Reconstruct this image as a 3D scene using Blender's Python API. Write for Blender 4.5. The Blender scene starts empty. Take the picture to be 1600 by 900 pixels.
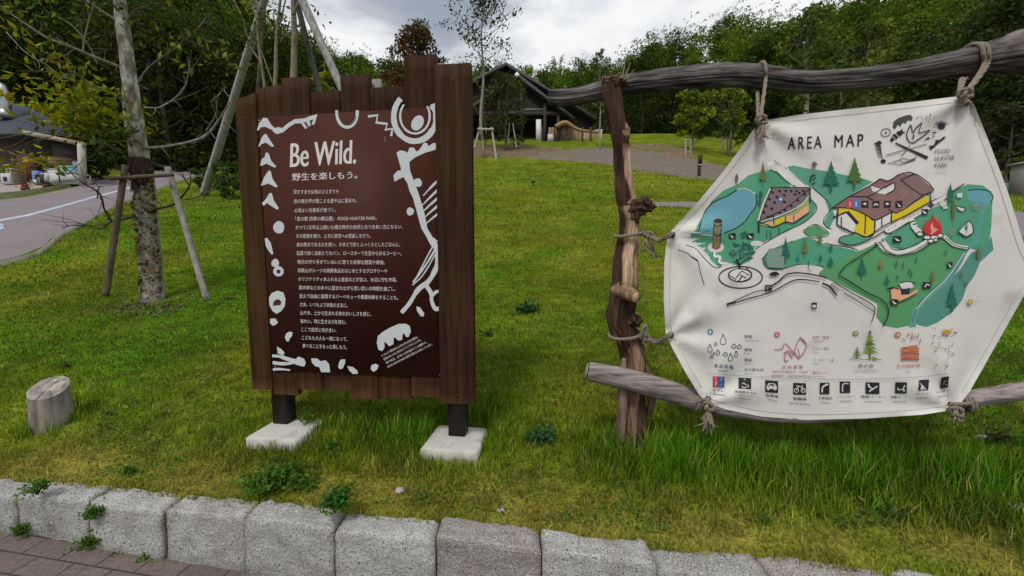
import bpy, bmesh, math, random
import numpy as np
from mathutils import Vector, Matrix
from mathutils.geometry import delaunay_2d_cdt

# ------------------------------------------------------------------ camera, sky, sun
S = bpy.context.scene
COL = S.collection
CAMZ, PITCH, F = 1.5, math.radians(5.0), 601.0
cam_d = bpy.data.cameras.new("camera"); cam = bpy.data.objects.new("camera", cam_d); COL.objects.link(cam)
cam.location = (0, 0, CAMZ); cam.rotation_euler = (math.radians(90) - PITCH, 0, 0)
cam_d.sensor_width = 36.0; cam_d.lens = 36.0 * F / 1600.0
cam_d.clip_start = 0.05; cam_d.clip_end = 3000
S.camera = cam
S.view_settings.view_transform = 'Standard'; S.view_settings.look = 'None'
S.view_settings.exposure = -0.10; S.view_settings.gamma = 1.0
SUN_EL, SUN_AZ = math.radians(56), math.radians(205)      # azimuth from +Y towards +X
W = bpy.data.worlds.new("World"); S.world = W; W.use_nodes = True
nt = W.node_tree; nt.nodes.clear()
def nn(t, typ, **kw):
    n = t.nodes.new(typ)
    for k, v in kw.items(): setattr(n, k, v)
    return n
out = nn(nt, 'ShaderNodeOutputWorld'); mixs = nn(nt, 'ShaderNodeMixShader')
sky = nn(nt, 'ShaderNodeTexSky'); sky.sky_type = 'NISHITA'; sky.sun_disc = False
sky.sun_elevation = SUN_EL; sky.sun_rotation = SUN_AZ
bg1 = nn(nt, 'ShaderNodeBackground'); bg1.inputs[1].default_value = 0.10
bg2 = nn(nt, 'ShaderNodeBackground'); bg2.inputs[1].default_value = 1.0
tc = nn(nt, 'ShaderNodeTexCoord'); mp = nn(nt, 'ShaderNodeMapping'); mp.inputs['Scale'].default_value = (1.0, 1.0, 2.6)
n1 = nn(nt, 'ShaderNodeTexNoise'); n1.inputs['Scale'].default_value = 3.4; n1.inputs['Detail'].default_value = 9; n1.inputs['Roughness'].default_value = 0.52; n1.inputs['Distortion'].default_value = 0.25
r1 = nn(nt, 'ShaderNodeValToRGB')
r1.color_ramp.elements[0].position = 0.38; r1.color_ramp.elements[0].color = (0.52, 0.56, 0.62, 1)
r1.color_ramp.elements[1].position = 0.56; r1.color_ramp.elements[1].color = (1.0, 1.01, 1.02, 1)
e = r1.color_ramp.elements.new(0.46); e.color = (0.80, 0.83, 0.87, 1)
n2 = nn(nt, 'ShaderNodeTexNoise'); n2.inputs['Scale'].default_value = 3.3; n2.inputs['Detail'].default_value = 6
r2 = nn(nt, 'ShaderNodeValToRGB'); r2.color_ramp.elements[0].position = 0.30; r2.color_ramp.elements[1].position = 0.44
r2.color_ramp.elements[0].color = (0.6, 0.6, 0.6, 1)
L = nt.links
L.new(tc.outputs['Generated'], mp.inputs[0]); L.new(mp.outputs[0], n1.inputs['Vector']); L.new(mp.outputs[0], n2.inputs['Vector'])
L.new(n1.outputs['Fac'], r1.inputs[0]); L.new(n2.outputs['Fac'], r2.inputs[0])
L.new(r1.outputs[0], bg2.inputs[0]); L.new(sky.outputs[0], bg1.inputs[0])
L.new(r2.outputs[0], mixs.inputs[0]); L.new(bg1.outputs[0], mixs.inputs[1]); L.new(bg2.outputs[0], mixs.inputs[2]); L.new(mixs.outputs[0], out.inputs[0])
sd = bpy.data.lights.new("sun", 'SUN'); sun = bpy.data.objects.new("sun", sd); COL.objects.link(sun)
sd.energy = 2.35; sd.angle = math.radians(10); sd.color = (1.0, 0.96, 0.90)
sdir = Vector((math.sin(SUN_AZ) * math.cos(SUN_EL), math.cos(SUN_AZ) * math.cos(SUN_EL), math.sin(SUN_EL)))
sun.rotation_euler = sdir.to_track_quat('Z', 'Y').to_euler()

# ------------------------------------------------------------------ helpers
rng = np.random.default_rng(7)
random.seed(7)
CP, SP = math.cos(PITCH), math.sin(PITCH)
def ray(px, py):
    u = (px - 800) / F; v = (py - 450) / F
    return np.array([u, CP - v * SP, -SP - v * CP])
def P(px, py, y):
    r = ray(px, py); return np.array([0, 0, CAMZ]) + r * (y / r[1])
def _h(ix, iy, iz):
    n = (ix * 374761393 + iy * 668265263 + iz * 2147483647 + 1013904223) & 0xffffffff
    n = ((n ^ (n >> 13)) * 1274126177) & 0xffffffff
    n = ((n ^ (n >> 16)) * 2246822519) & 0xffffffff
    return ((n ^ (n >> 15)) & 0xffff) / 65535.0
def vn(p):
    p = np.asarray(p, float); i = np.floor(p).astype(np.int64); f = p - i; f = f * f * (3 - 2 * f); r = 0
    for dx in (0, 1):
        for dy in (0, 1):
            for dz in (0, 1):
                w = (f[..., 0] if dx else 1 - f[..., 0]) * (f[..., 1] if dy else 1 - f[..., 1]) * (f[..., 2] if dz else 1 - f[..., 2])
                r = r + w * _h(i[..., 0] + dx, i[..., 1] + dy, i[..., 2] + dz)
    return r
def fbm(p, o=4):
    p = np.asarray(p, float); r = 0; a = 0.5; s = 0
    for k in range(o):
        r = r + a * vn(p * (2 ** k) + 17.3 * k); s += a; a *= 0.5
    return r / s
def n2d(x, y, sc, o=3, seed=0.0):
    x = np.asarray(x, float); y = np.asarray(y, float)
    return fbm(np.stack([x * sc, y * sc, np.full(x.shape, seed + 0.5)], -1), o)

# terrain -----------------------------------------------------------
KX = [-14, -4.2, -2.57, 0.119, 0.965, 1.57, 4.0, 14]; KY = [2.6, 2.03, 1.84, 1.47, 1.335, 1.245, 0.80, -0.3]
def yk(x): return np.interp(x, KX, KY)
KTOP = 0.295
def pave_z(x): return np.clip(-(np.asarray(x, float)) - 0.55, 0, 3) * 0.055
AZ = [-3.0, -1.45, -1.0, -0.83, -0.75, -0.62, -0.52, -0.33, -0.16, 0.08, 0.17, 0.33, 0.43, 0.5, 0.6, 0.75, 0.9, 1.08, 1.3, 3.0]
SK = [0.95, 0.92, 0.90, 0.76, 0.59, 0.50, 0.465, 0.445, 0.43, 0.435, 0.44, 0.475, 0.51, 0.535, 0.545, 0.55, 0.58, 0.66, 0.74, 0.8]
Y0 = [25, 24.5, 21.5, 21, 22, 26, 34, 52, 54, 52, 50, 44, 40, 38, 36, 33, 30, 28, 27, 27]
Y1 = [48, 50, 54, 58, 64, 76, 86, 92, 94, 92, 90, 84, 80, 78, 76, 72, 68, 60, 56, 56]
def Hl(x, y):       # the lawn slope without hills
    a = 0.278 + 0.05 * (y - yk(x)); b = -0.24 + 0.28 * y
    k = 0.05; m = np.maximum(a, b) + k * np.log1p(np.exp(-np.abs(a - b) / k))
    yy = np.clip(y, 10, 40)
    m = m + 0.003 * (yy - 10) ** 2
    far = np.clip(y - 40, 0, None); m = m - far * 0.12
    und = np.clip((y - 2.5) / 8, 0, 1)
    m = m + 0.032 * np.clip(x + 0.2, -3, 3) * np.exp(-(y / 4.5) ** 2) * np.clip((y - yk(x)) / 0.5, 0, 1)
    return m + und * 0.16 * (n2d(x, y, 0.35, 3, 4) - 0.5) + 0.02 * (n2d(x, y, 2.2, 2, 9) - 0.5)
def H(x, y):
    x = np.asarray(x, float); y = np.asarray(y, float)
    z = Hl(x, y); az = x / np.maximum(y, 6)
    y0 = np.interp(az, AZ, Y0); y1 = np.interp(az, AZ, Y1); s = np.interp(az, AZ, SK)
    t = np.clip((y - y0) / (y1 - y0), 0, 1.0); t = t * t * (3 - 2 * t) * 0.55 + t * 0.45
    top = CAMZ + s * y1 - 7.0
    zz = z + (top - z) * t
    return zz + np.clip((y - y1) / 40, 0, 1) * 4 * (n2d(x, y, 0.05, 2, 3) - 0.5) - np.clip(y - y1, 0, 300) * 0.05
def G(px, py, lift=0.0):      # where the line of sight through a photo point meets the terrain
    r = ray(px, py); r = r / r[1]; lo = 1.3; yv = np.concatenate([np.linspace(1.6, 12, 500), np.linspace(12.05, 90, 900)])
    z = CAMZ + r[2] * yv; h = H(r[0] * yv, yv) + lift
    d = np.where(h >= z)[0]
    y = yv[d[0]] if len(d) else 45.0
    return np.array([r[0] * y, y, float(H(np.array([r[0] * y]), np.array([y]))[0])])

# materials ---------------------------------------------------------
def mat(name, col=(0.5, 0.5, 0.5), rough=0.8, attr=False, n_scale=8.0, n_amt=0.25, stretch=(1, 1, 1), bump=0.3, bump_scale=None, metal=0.0, trans=0.0, detail=6, speck=None, bdist=0.02, spec=0.3):
    m = bpy.data.materials.new(name); m.use_nodes = True; t = m.node_tree; t.nodes.clear(); K = t.links
    o = nn(t, 'ShaderNodeOutputMaterial'); b = nn(t, 'ShaderNodeBsdfPrincipled')
    b.inputs['Roughness'].default_value = rough; b.inputs['Metallic'].default_value = metal
    b.inputs['Specular IOR Level'].default_value = spec
    c = nn(t, 'ShaderNodeTexCoord'); mpn = nn(t, 'ShaderNodeMapping'); mpn.inputs['Scale'].default_value = stretch
    K.new(c.outputs['Object'], mpn.inputs[0])
    nz = nn(t, 'ShaderNodeTexNoise'); nz.inputs['Scale'].default_value = n_scale; nz.inputs['Detail'].default_value = detail; nz.inputs['Roughness'].default_value = 0.65
    K.new(mpn.outputs[0], nz.inputs['Vector'])
    mr = nn(t, 'ShaderNodeMapRange'); mr.inputs[1].default_value = 0.25; mr.inputs[2].default_value = 0.75
    mr.inputs[3].default_value = 1 - n_amt; mr.inputs[4].default_value = 1 + n_amt
    K.new(nz.outputs['Fac'], mr.inputs[0])
    vm = nn(t, 'ShaderNodeVectorMath', operation='SCALE')
    if attr:
        a = nn(t, 'ShaderNodeAttribute'); a.attribute_name = 'Col'; K.new(a.outputs['Color'], vm.inputs[0])
    else: vm.inputs[0].default_value = col
    K.new(mr.outputs[0], vm.inputs['Scale'])
    colout = vm.outputs[0]
    if speck:
        for (sc, cc, p0, p1) in speck:
            v = nn(t, 'ShaderNodeTexNoise'); v.inputs['Scale'].default_value = sc; v.inputs['Detail'].default_value = 2; K.new(c.outputs['Object'], v.inputs['Vector'])
            q = nn(t, 'ShaderNodeMapRange'); q.inputs[1].default_value = p0; q.inputs[2].default_value = p1; K.new(v.outputs['Fac'], q.inputs[0])
            mx = nn(t, 'ShaderNodeMix', data_type='RGBA'); mx.inputs['B'].default_value = (*cc, 1)
            K.new(q.outputs[0], mx.inputs['Factor']); K.new(colout, mx.inputs['A']); colout = mx.outputs['Result']
    K.new(colout, b.inputs['Base Color'])
    if bump:
        bn = nn(t, 'ShaderNodeBump'); bn.inputs['Strength'].default_value = bump; bn.inputs['Distance'].default_value = bdist
        if bump_scale:
            nb = nn(t, 'ShaderNodeTexNoise'); nb.inputs['Scale'].default_value = bump_scale; nb.inputs['Detail'].default_value = 5; K.new(mpn.outputs[0], nb.inputs['Vector']); K.new(nb.outputs['Fac'], bn.inputs['Height'])
        else: K.new(nz.outputs['Fac'], bn.inputs['Height'])
        K.new(bn.outputs[0], b.inputs['Normal'])
    if trans:
        tr = nn(t, 'ShaderNodeBsdfTranslucent'); K.new(colout, tr.inputs[0]); ms = nn(t, 'ShaderNodeMixShader'); ms.inputs[0].default_value = trans
        K.new(b.outputs[0], ms.inputs[1]); K.new(tr.outputs[0], ms.inputs[2]); K.new(ms.outputs[0], o.inputs[0])
    else: K.new(b.outputs[0], o.inputs[0])
    return m
M = {}
M['leaf'] = mat('leaf', attr=True, rough=0.7, spec=0.08, n_scale=1.5, n_amt=0.25, bump=0, trans=0.35)
M['grass_blade'] = mat('grass_blade', attr=True, rough=0.6, n_scale=3, n_amt=0.25, bump=0, trans=0.3, spec=0.04)
M['bark'] = mat('bark', attr=True, rough=0.95, spec=0.08, n_scale=16, n_amt=0.6, stretch=(1, 1, 0.35), bump=0.8, bdist=0.015)
M['log'] = mat('weathered_log', attr=True, rough=0.9, spec=0.12, n_scale=30, n_amt=0.8, stretch=(0.10, 1.2, 1.6), bump=0.8, bdist=0.008)
M['post'] = mat('driftwood_post', attr=True, rough=0.9, spec=0.1, n_scale=24, n_amt=0.85, stretch=(1.5, 1.5, 0.14), bump=0.8, bdist=0.01)
M['plank'] = mat('stained_plank', (0.032, 0.0195, 0.0135), rough=0.62, attr=False, n_scale=20, n_amt=0.5, stretch=(1.6, 1.6, 0.07), bump=0.35, bdist=0.004,
                 speck=[(2.3, (0.065, 0.032, 0.014), 0.55, 0.85)])
M['plank_attr'] = mat('stained_plank_tones', attr=True, rough=0.75, spec=0.08, n_scale=26, n_amt=0.7, stretch=(1.6, 1.6, 0.07), bump=0.4, bdist=0.004)
M['panel'] = mat('maroon_panel', (0.051, 0.0150, 0.0100), rough=0.6, n_scale=3, n_amt=0.25, bump=0, spec=0.10)
M['ink'] = mat('printed_ink', attr=True, rough=0.6, n_scale=6, n_amt=0.05, bump=0)
M['cloth'] = mat('banner_cloth', (0.69, 0.68, 0.64), rough=0.8, n_scale=2.5, n_amt=0.10, bump=0.08, bump_scale=260, bdist=0.002, trans=0.12, speck=[(5.5, (0.40, 0.375, 0.33), 0.58, 0.85), (1.6, (0.54, 0.52, 0.48), 0.56, 0.8)])
M['granite'] = mat('granite', attr=True, rough=0.85, n_scale=14, n_amt=0.22, bump=0.6, bump_scale=55, bdist=0.012,
                   speck=[(190, (0.05, 0.05, 0.052), 0.55, 0.63), (150, (0.52, 0.52, 0.53), 0.60, 0.70), (7, (0.12, 0.085, 0.07), 0.62, 0.85)])
M['concrete'] = mat('pale_concrete', (0.43, 0.415, 0.385), rough=0.85, n_scale=12, n_amt=0.15, bump=0.3, bump_scale=60, bdist=0.004, speck=[(9, (0.24, 0.22, 0.16), 0.52, 0.72)])
M['rope'] = mat('rope_fibre', (0.20, 0.165, 0.13), rough=0.95, n_scale=120, n_amt=0.35, bump=0.5, bdist=0.002)
M['steel_dark'] = mat('dark_steel', (0.016, 0.008, 0.007), rough=0.55, n_scale=20, n_amt=0.2, bump=0.05)
M['metal'] = mat('metal', (0.35, 0.35, 0.36), rough=0.35, metal=0.9, n_scale=10, n_amt=0.1, bump=0)
M['paint'] = mat('painted_surface', attr=True, rough=0.6, n_scale=4, n_amt=0.15, bump=0.1)
M['wood_attr'] = mat('timber', attr=True, rough=0.8, n_scale=12, n_amt=0.3, stretch=(1, 1, 0.25), bump=0.3, bdist=0.005)
M['slate'] = mat('slate_roof', (0.055, 0.065, 0.085), rough=0.6, n_scale=6, n_amt=0.25, stretch=(1, 1, 4), bump=0.3)
M['gravel'] = mat('gravel', (0.125, 0.105, 0.085), rough=0.95, n_scale=9, n_amt=0.45, bump=0.8, bdist=0.04, speck=[(14, (0.28, 0.25, 0.22), 0.58, 0.7), (0.6, (0.13, 0.085, 0.05), 0.5, 0.75)])
M['earth'] = mat('earth', (0.15, 0.095, 0.055), rough=0.95, n_scale=3, n_amt=0.5, bump=0.6, bdist=0.05, speck=[(2.2, (0.07, 0.10, 0.02), 0.52, 0.6)])
M['asphalt'] = mat('asphalt', (0.185, 0.162, 0.172), rough=0.95, spec=0.1, n_scale=1.3, n_amt=0.14, bump=0.1, bump_scale=50, bdist=0.004)
M['rock'] = mat('rock', (0.33, 0.32, 0.30), rough=0.9, n_scale=18, n_amt=0.3, bump=0.6)
M['chips'] = mat('wood_chips', attr=True, rough=0.95, n_scale=30, n_amt=0.3, bump=0)

def ground_mat():
    m = bpy.data.materials.new('lawn_ground'); m.use_nodes = True; t = m.node_tree; t.nodes.clear(); K = t.links
    o = nn(t, 'ShaderNodeOutputMaterial'); b = nn(t, 'ShaderNodeBsdfPrincipled'); b.inputs['Roughness'].default_value = 0.95; b.inputs['Specular IOR Level'].default_value = 0.02
    c = nn(t, 'ShaderNodeTexCoord'); a = nn(t, 'ShaderNodeAttribute'); a.attribute_name = 'Col'
    x = a.outputs['Color']
    for sc, lo, hi, det, st in ((1.3, 0.72, 1.3, 5, (1, 1, 0.3)), (9, 0.7, 1.3, 5, (0.6, 1.6, 1)), (70, 0.45, 1.6, 4, (1, 1, 1))):
        mpn = nn(t, 'ShaderNodeMapping'); mpn.inputs['Scale'].default_value = st; K.new(c.outputs['Object'], mpn.inputs[0])
        nz = nn(t, 'ShaderNodeTexNoise'); nz.inputs['Scale'].default_value = sc; nz.inputs['Detail'].default_value = det; K.new(mpn.outputs[0], nz.inputs['Vector'])
        mr = nn(t, 'ShaderNodeMapRange'); mr.inputs[1].default_value = 0.3; mr.inputs[2].default_value = 0.7; mr.inputs[3].default_value = lo; mr.inputs[4].default_value = hi
        K.new(nz.outputs['Fac'], mr.inputs[0]); vm = nn(t, 'ShaderNodeVectorMath', operation='SCALE'); K.new(x, vm.inputs[0]); K.new(mr.outputs[0], vm.inputs['Scale']); x = vm.outputs[0]
    K.new(x, b.inputs['Base Color'])
    bn = nn(t, 'ShaderNodeBump'); bn.inputs['Strength'].default_value = 0.7; bn.inputs['Distance'].default_value = 0.03; K.new(nz.outputs['Fac'], bn.inputs['Height']); K.new(bn.outputs[0], b.inputs['Normal'])
    K.new(b.outputs[0], o.inputs[0]); return m
def paver_mat():
    m = bpy.data.materials.new('brick_paving'); m.use_nodes = True; t = m.node_tree; t.nodes.clear(); K = t.links
    o = nn(t, 'ShaderNodeOutputMaterial'); b = nn(t, 'ShaderNodeBsdfPrincipled'); b.inputs['Roughness'].default_value = 0.9
    c = nn(t, 'ShaderNodeTexCoord'); mpn = nn(t, 'ShaderNodeMapping'); mpn.inputs['Rotation'].default_value = (0, 0, math.radians(7)); K.new(c.outputs['Object'], mpn.inputs[0])
    br = nn(t, 'ShaderNodeTexBrick'); K.new(mpn.outputs[0], br.inputs['Vector']); br.inputs['Scale'].default_value = 1.0
    br.inputs['Brick Width'].default_value = 0.2; br.inputs['Row Height'].default_value = 0.1; br.inputs['Mortar Size'].default_value = 0.004; br.inputs['Mortar Smooth'].default_value = 0.3
    br.inputs['Color1'].default_value = (0.135, 0.105, 0.09, 1); br.inputs['Color2'].default_value = (0.105, 0.085, 0.075, 1); br.inputs['Mortar'].default_value = (0.035, 0.03, 0.022, 1)
    nz = nn(t, 'ShaderNodeTexNoise'); nz.inputs['Scale'].default_value = 60; nz.inputs['Detail'].default_value = 6; K.new(c.outputs['Object'], nz.inputs['Vector'])
    mr = nn(t, 'ShaderNodeMapRange'); mr.inputs[1].default_value = 0.3; mr.inputs[2].default_value = 0.7; mr.inputs[3].default_value = 0.7; mr.inputs[4].default_value = 1.25; K.new(nz.outputs['Fac'], mr.inputs[0])
    vm = nn(t, 'ShaderNodeVectorMath', operation='SCALE'); K.new(br.outputs['Color'], vm.inputs[0]); K.new(mr.outputs[0], vm.inputs['Scale']); K.new(vm.outputs[0], b.inputs['Base Color'])
    bn = nn(t, 'ShaderNodeBump'); bn.inputs['Strength'].default_value = 0.8; bn.inputs['Distance'].default_value = 0.004; bn.invert = True; K.new(br.outputs['Fac'], bn.inputs['Height']); K.new(bn.outputs[0], b.inputs['Normal'])
    K.new(b.outputs[0], o.inputs[0]); return m
M['lawn'] = ground_mat(); M['paver'] = paver_mat()

# mesh builder ------------------------------------------------------
def catmull(pts, n):
    pts = np.asarray(pts, float); k = len(pts)
    if k == 2: return pts[0] + (pts[1] - pts[0]) * np.linspace(0, 1, n)[:, None]
    ext = np.vstack([2 * pts[0] - pts[1], pts, 2 * pts[-1] - pts[-2]])
    t = np.linspace(0, k - 1 - 1e-9, n); i = t.astype(int); f = (t - i)[:, None]
    a, b, c, d = ext[i], ext[i + 1], ext[i + 2], ext[i + 3]
    return 0.5 * (2 * b + (c - a) * f + (2 * a - 5 * b + 4 * c - d) * f ** 2 + (3 * b - a - 3 * c + d) * f ** 3)
class MB:
    def __init__(s): s.v = []; s.f3 = []; s.f4 = []; s.c = []; s.n = 0
    def add(s, v, f4=None, f3=None, col=(0.5, 0.5, 0.5)):
        v = np.asarray(v, float).reshape(-1, 3); s.v.append(v)
        c = np.asarray(col, float); s.c.append(np.broadcast_to(c, (len(v), 3)) if c.ndim == 1 else c)
        if f4 is not None and len(f4): s.f4.append(np.asarray(f4, np.int64).reshape(-1, 4) + s.n)
        if f3 is not None and len(f3): s.f3.append(np.asarray(f3, np.int64).reshape(-1, 3) + s.n)
        s.n += len(v); return s
    def box(s, c, size, rz=0, col=(0.5, 0.5, 0.5), taper=1.0, bev=0.0, rx=0, ry=0):
        hx, hy, hz = np.array(size) / 2.0
        if bev <= 0:
            v = np.array([[x * hx, y * hy, z * hz] for z in (-1, 1) for y in (-1, 1) for x in (-1, 1)], float)
            f = [[0, 2, 3, 1], [4, 5, 7, 6], [0, 1, 5, 4], [2, 6, 7, 3], [0, 4, 6, 2], [1, 3, 7, 5]]
            if taper != 1: v[4:, :2] *= taper
        else:
            prof = []
            for (z, i) in ((-hz, bev), (-hz + bev, 0), (hz - bev, 0), (hz, bev)):
                ring = []
                for sx, sy in ((1, 1), (-1, 1), (-1, -1), (1, -1)):
                    X, Y = hx - i, hy - i
                    if (sx, sy) in ((1, 1), (-1, -1)): ring += [[sx * X, sy * (Y - bev), z], [sx * (X - bev), sy * Y, z]]
                    else: ring += [[sx * (X - bev), sy * Y, z], [sx * X, sy * (Y - bev), z]]
                prof.append(ring)
            v = np.array(prof, float).reshape(-1, 3); f = []
            for r in range(3):
                for k in range(8): f.append([r * 8 + k, r * 8 + (k + 1) % 8, (r + 1) * 8 + (k + 1) % 8, (r + 1) * 8 + k])
            for base, rev in ((0, True), (24, False)):
                q = [[0, 1, 2, 3], [0, 3, 4, 7], [4, 5, 6, 7]]
                for a in q: a = [base + x for x in a]; f.append(a[::-1] if rev else a)
            if taper != 1: v[16:, :2] *= taper
        R = (Matrix.Rotation(rz, 3, 'Z') @ Matrix.Rotation(ry, 3, 'Y') @ Matrix.Rotation(rx, 3, 'X'))
        v = v @ np.array(R).T + np.asarray(c, float)
        return s.add(v, f, col=col)
    def bar(s, a, b, w, h, col=(0.5, 0.5, 0.5)):
        a = Vector(a); b = Vector(b); d = (b - a); q = d.to_track_quat('X', 'Z')
        v = np.array([[x, y * w / 2, z * h / 2] for x in (0, d.length) for y in (-1, 1) for z in (-1, 1)])
        v = v @ np.array(q.to_matrix()).T + np.array(a)
        return s.add(v, [[0, 1, 3, 2], [4, 6, 7, 5], [0, 4, 5, 1], [2, 3, 7, 6], [0, 2, 6, 4], [1, 5, 7, 3]], col=col)
    def tube(s, path, rad, seg=8, n=None, noise=0.0, nf=(1.0, 1.0), col=(0.5, 0.5, 0.5), colfn=None, cap=True, seed=0.0, groove=0.0, smooth_path=True):
        path = np.asarray(path, float); k = len(path)
        n = n or max(k, 4); c = catmull(path, n) if smooth_path else path; n = len(c)
        rad = np.asarray(rad, float); r = np.interp(np.linspace(0, 1, n), np.linspace(0, 1, len(rad)), rad) if rad.ndim else np.full(n, float(rad))
        T = np.gradient(c, axis=0); T /= np.linalg.norm(T, axis=1)[:, None] + 1e-12
        u = np.cross(T[0], [0.0, 1.0, 0.0]);
        if np.linalg.norm(u) < 0.2: u = np.cross(T[0], [1.0, 0, 0])
        u /= np.linalg.norm(u); U = [u]
        for i in range(1, n):
            u = U[-1] - T[i] * np.dot(U[-1], T[i]); u /= np.linalg.norm(u) + 1e-12; U.append(u)
        U = np.array(U); V = np.cross(T, U)
        th = np.linspace(0, 2 * np.pi, seg, endpoint=False); ct, st_ = np.cos(th), np.sin(th)
        ln = np.concatenate([[0], np.cumsum(np.linalg.norm(np.diff(c, axis=0), axis=1))])
        R = r[:, None] * np.ones(seg)[None]
        if noise or groove:
            q = np.stack([np.broadcast_to(ct * nf[0], (n, seg)), np.broadcast_to(st_ * nf[0], (n, seg)), np.broadcast_to((ln * nf[1])[:, None], (n, seg))], -1) + seed
            R = R * (1 + noise * 2 * (fbm(q, 4) - 0.5))
            if groove:
                q2 = np.stack([np.broadcast_to(ct * nf[0] * 4, (n, seg)), np.broadcast_to(st_ * nf[0] * 4, (n, seg)), np.broadcast_to((ln * nf[1] * 0.35)[:, None], (n, seg))], -1) + seed + 9
                R = R * (1 - groove * np.abs(vn(q2) - 0.5) * 2)
        v = c[:, None, :] + R[..., None] * (U[:, None, :] * ct[None, :, None] + V[:, None, :] * st_[None, :, None])
        idx = np.arange(n * seg).reshape(n, seg); nx = np.roll(idx, -1, axis=1)
        f = np.stack([idx[:-1], nx[:-1], nx[1:], idx[1:]], -1).reshape(-1, 4)
        vv = v.reshape(-1, 3); f3 = []
        if colfn is not None: cc = colfn(vv, c)
        else: cc = np.broadcast_to(np.asarray(col, float), (len(vv), 3))
        if cap:
            a = len(vv); vv = np.vstack([vv, c[0] - T[0] * r[0] * 0.15, c[-1] + T[-1] * r[-1] * 0.15]); cc = np.vstack([cc, cc[0], cc[-2]])
            f3 = [[a, (j + 1) % seg, j] for j in range(seg)] + [[a + 1, (n - 1) * seg + j, (n - 1) * seg + (j + 1) % seg] for j in range(seg)]
        return s.add(vv, f, f3, cc)
    def build(s, name, m, parent=None, smooth=False, origin=None):
        v = np.vstack(s.v); c = np.vstack(s.c)
        o0 = np.zeros(3)
        p = parent
        while p is not None: o0 = o0 + np.array(p.location); p = p.parent
        loc = np.zeros(3)
        if parent is None:
            loc = np.array(origin if origin is not None else [v[:, 0].mean(), v[:, 1].mean(), v[:, 2].min()]); o0 = loc
        v = v - o0
        f3 = np.vstack(s.f3) if s.f3 else np.zeros((0, 3), int); f4 = np.vstack(s.f4) if s.f4 else np.zeros((0, 4), int)
        me = bpy.data.meshes.new(name); me.vertices.add(len(v)); me.vertices.foreach_set('co', v.astype(np.float32).ravel())
        nl = len(f3) * 3 + len(f4) * 4; me.loops.add(nl); me.loops.foreach_set('vertex_index', np.concatenate([f3.ravel(), f4.ravel()]).astype(np.int32))
        st = np.concatenate([np.arange(len(f3)) * 3, len(f3) * 3 + np.arange(len(f4)) * 4]).astype(np.int32)
        me.polygons.add(len(st)); me.polygons.foreach_set('loop_start', st)
        if smooth: me.polygons.foreach_set('use_smooth', np.ones(len(st), bool))
        at = me.color_attributes.new('Col', 'FLOAT_COLOR', 'POINT')
        at.data.foreach_set('color', np.hstack([c, np.ones((len(c), 1))]).astype(np.float32).ravel())
        me.update(calc_edges=True); me.materials.append(m)
        ob = bpy.data.objects.new(name, me); COL.objects.link(ob); ob.location = loc
        if parent is not None: ob.parent = parent; ob.location = (0, 0, 0)
        return ob
def tag(o, label=None, cat=None, group=None, kind=None):
    if label: o['label'] = label
    if cat: o['category'] = cat
    if group: o['group'] = group
    if kind: o['kind'] = kind
    return o
def thing(name, loc, label, cat, group=None):
    o = bpy.data.objects.new(name, None); COL.objects.link(o); o.location = [float(a) for a in loc]; o.empty_display_size = 0.1
    return tag(o, label, cat, group)
def copy_tree(o, parent=None):
    c = o.copy(); COL.objects.link(c); c.parent = parent
    for ch in [q for q in bpy.data.objects if q.parent == o]: copy_tree(ch, c)
    return c

# leaves: many small rhombic faces ---------------------------------
def leaves(mb, cen, size, col, up=0.3, aspect=0.5, nrm=None, colvar=0.25, r=None, fold=False):
    r = r or rng; n = len(cen); cen = np.asarray(cen)
    if n == 0: return
    d = r.normal(size=(n, 3)); d[:, 2] -= up; d /= np.linalg.norm(d, axis=1)[:, None]
    m = r.normal(size=(n, 3)) + (nrm * 1.4 if nrm is not None else np.array([0, 0, 0.8])); w = np.cross(d, m); w /= np.linalg.norm(w, axis=1)[:, None] + 1e-9
    s = (size * r.uniform(0.6, 1.3, n))[:, None]
    v = np.stack([cen - d * s * 0.5, cen + w * s * aspect * 0.5 + d * s * 0.05, cen + d * s * 0.5, cen - w * s * aspect * 0.5 + d * s * 0.05], 1).reshape(-1, 3)
    col = np.asarray(col, float); cc = np.broadcast_to(col, (n, 3)) * (1 + colvar * r.normal(size=(n, 1))).clip(0.35, 1.9)
    cc = cc * (1 + 0.10 * r.normal(size=(n, 3))).clip(0.6, 1.5)
    f = np.arange(n * 4).reshape(n, 4)
    mb.add(v, f, col=np.repeat(cc, 4, axis=0))
def lobes_pts(r, lob, n, flat=0.75):
    k = len(lob); vol = np.array([q[3] ** 2 for q in lob]); i = r.choice(k, n, p=vol / vol.sum())
    L_ = np.array(lob)[i]; d = r.normal(size=(n, 3)); d /= np.linalg.norm(d, axis=1)[:, None]
    rr = L_[:, 3] * r.uniform(0.25, 1.0, n) ** 0.5 * r.uniform(0.85, 1.12, n)
    p = L_[:, :3] + d * rr[:, None] * np.array([1, 1, flat])
    return p, d
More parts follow.
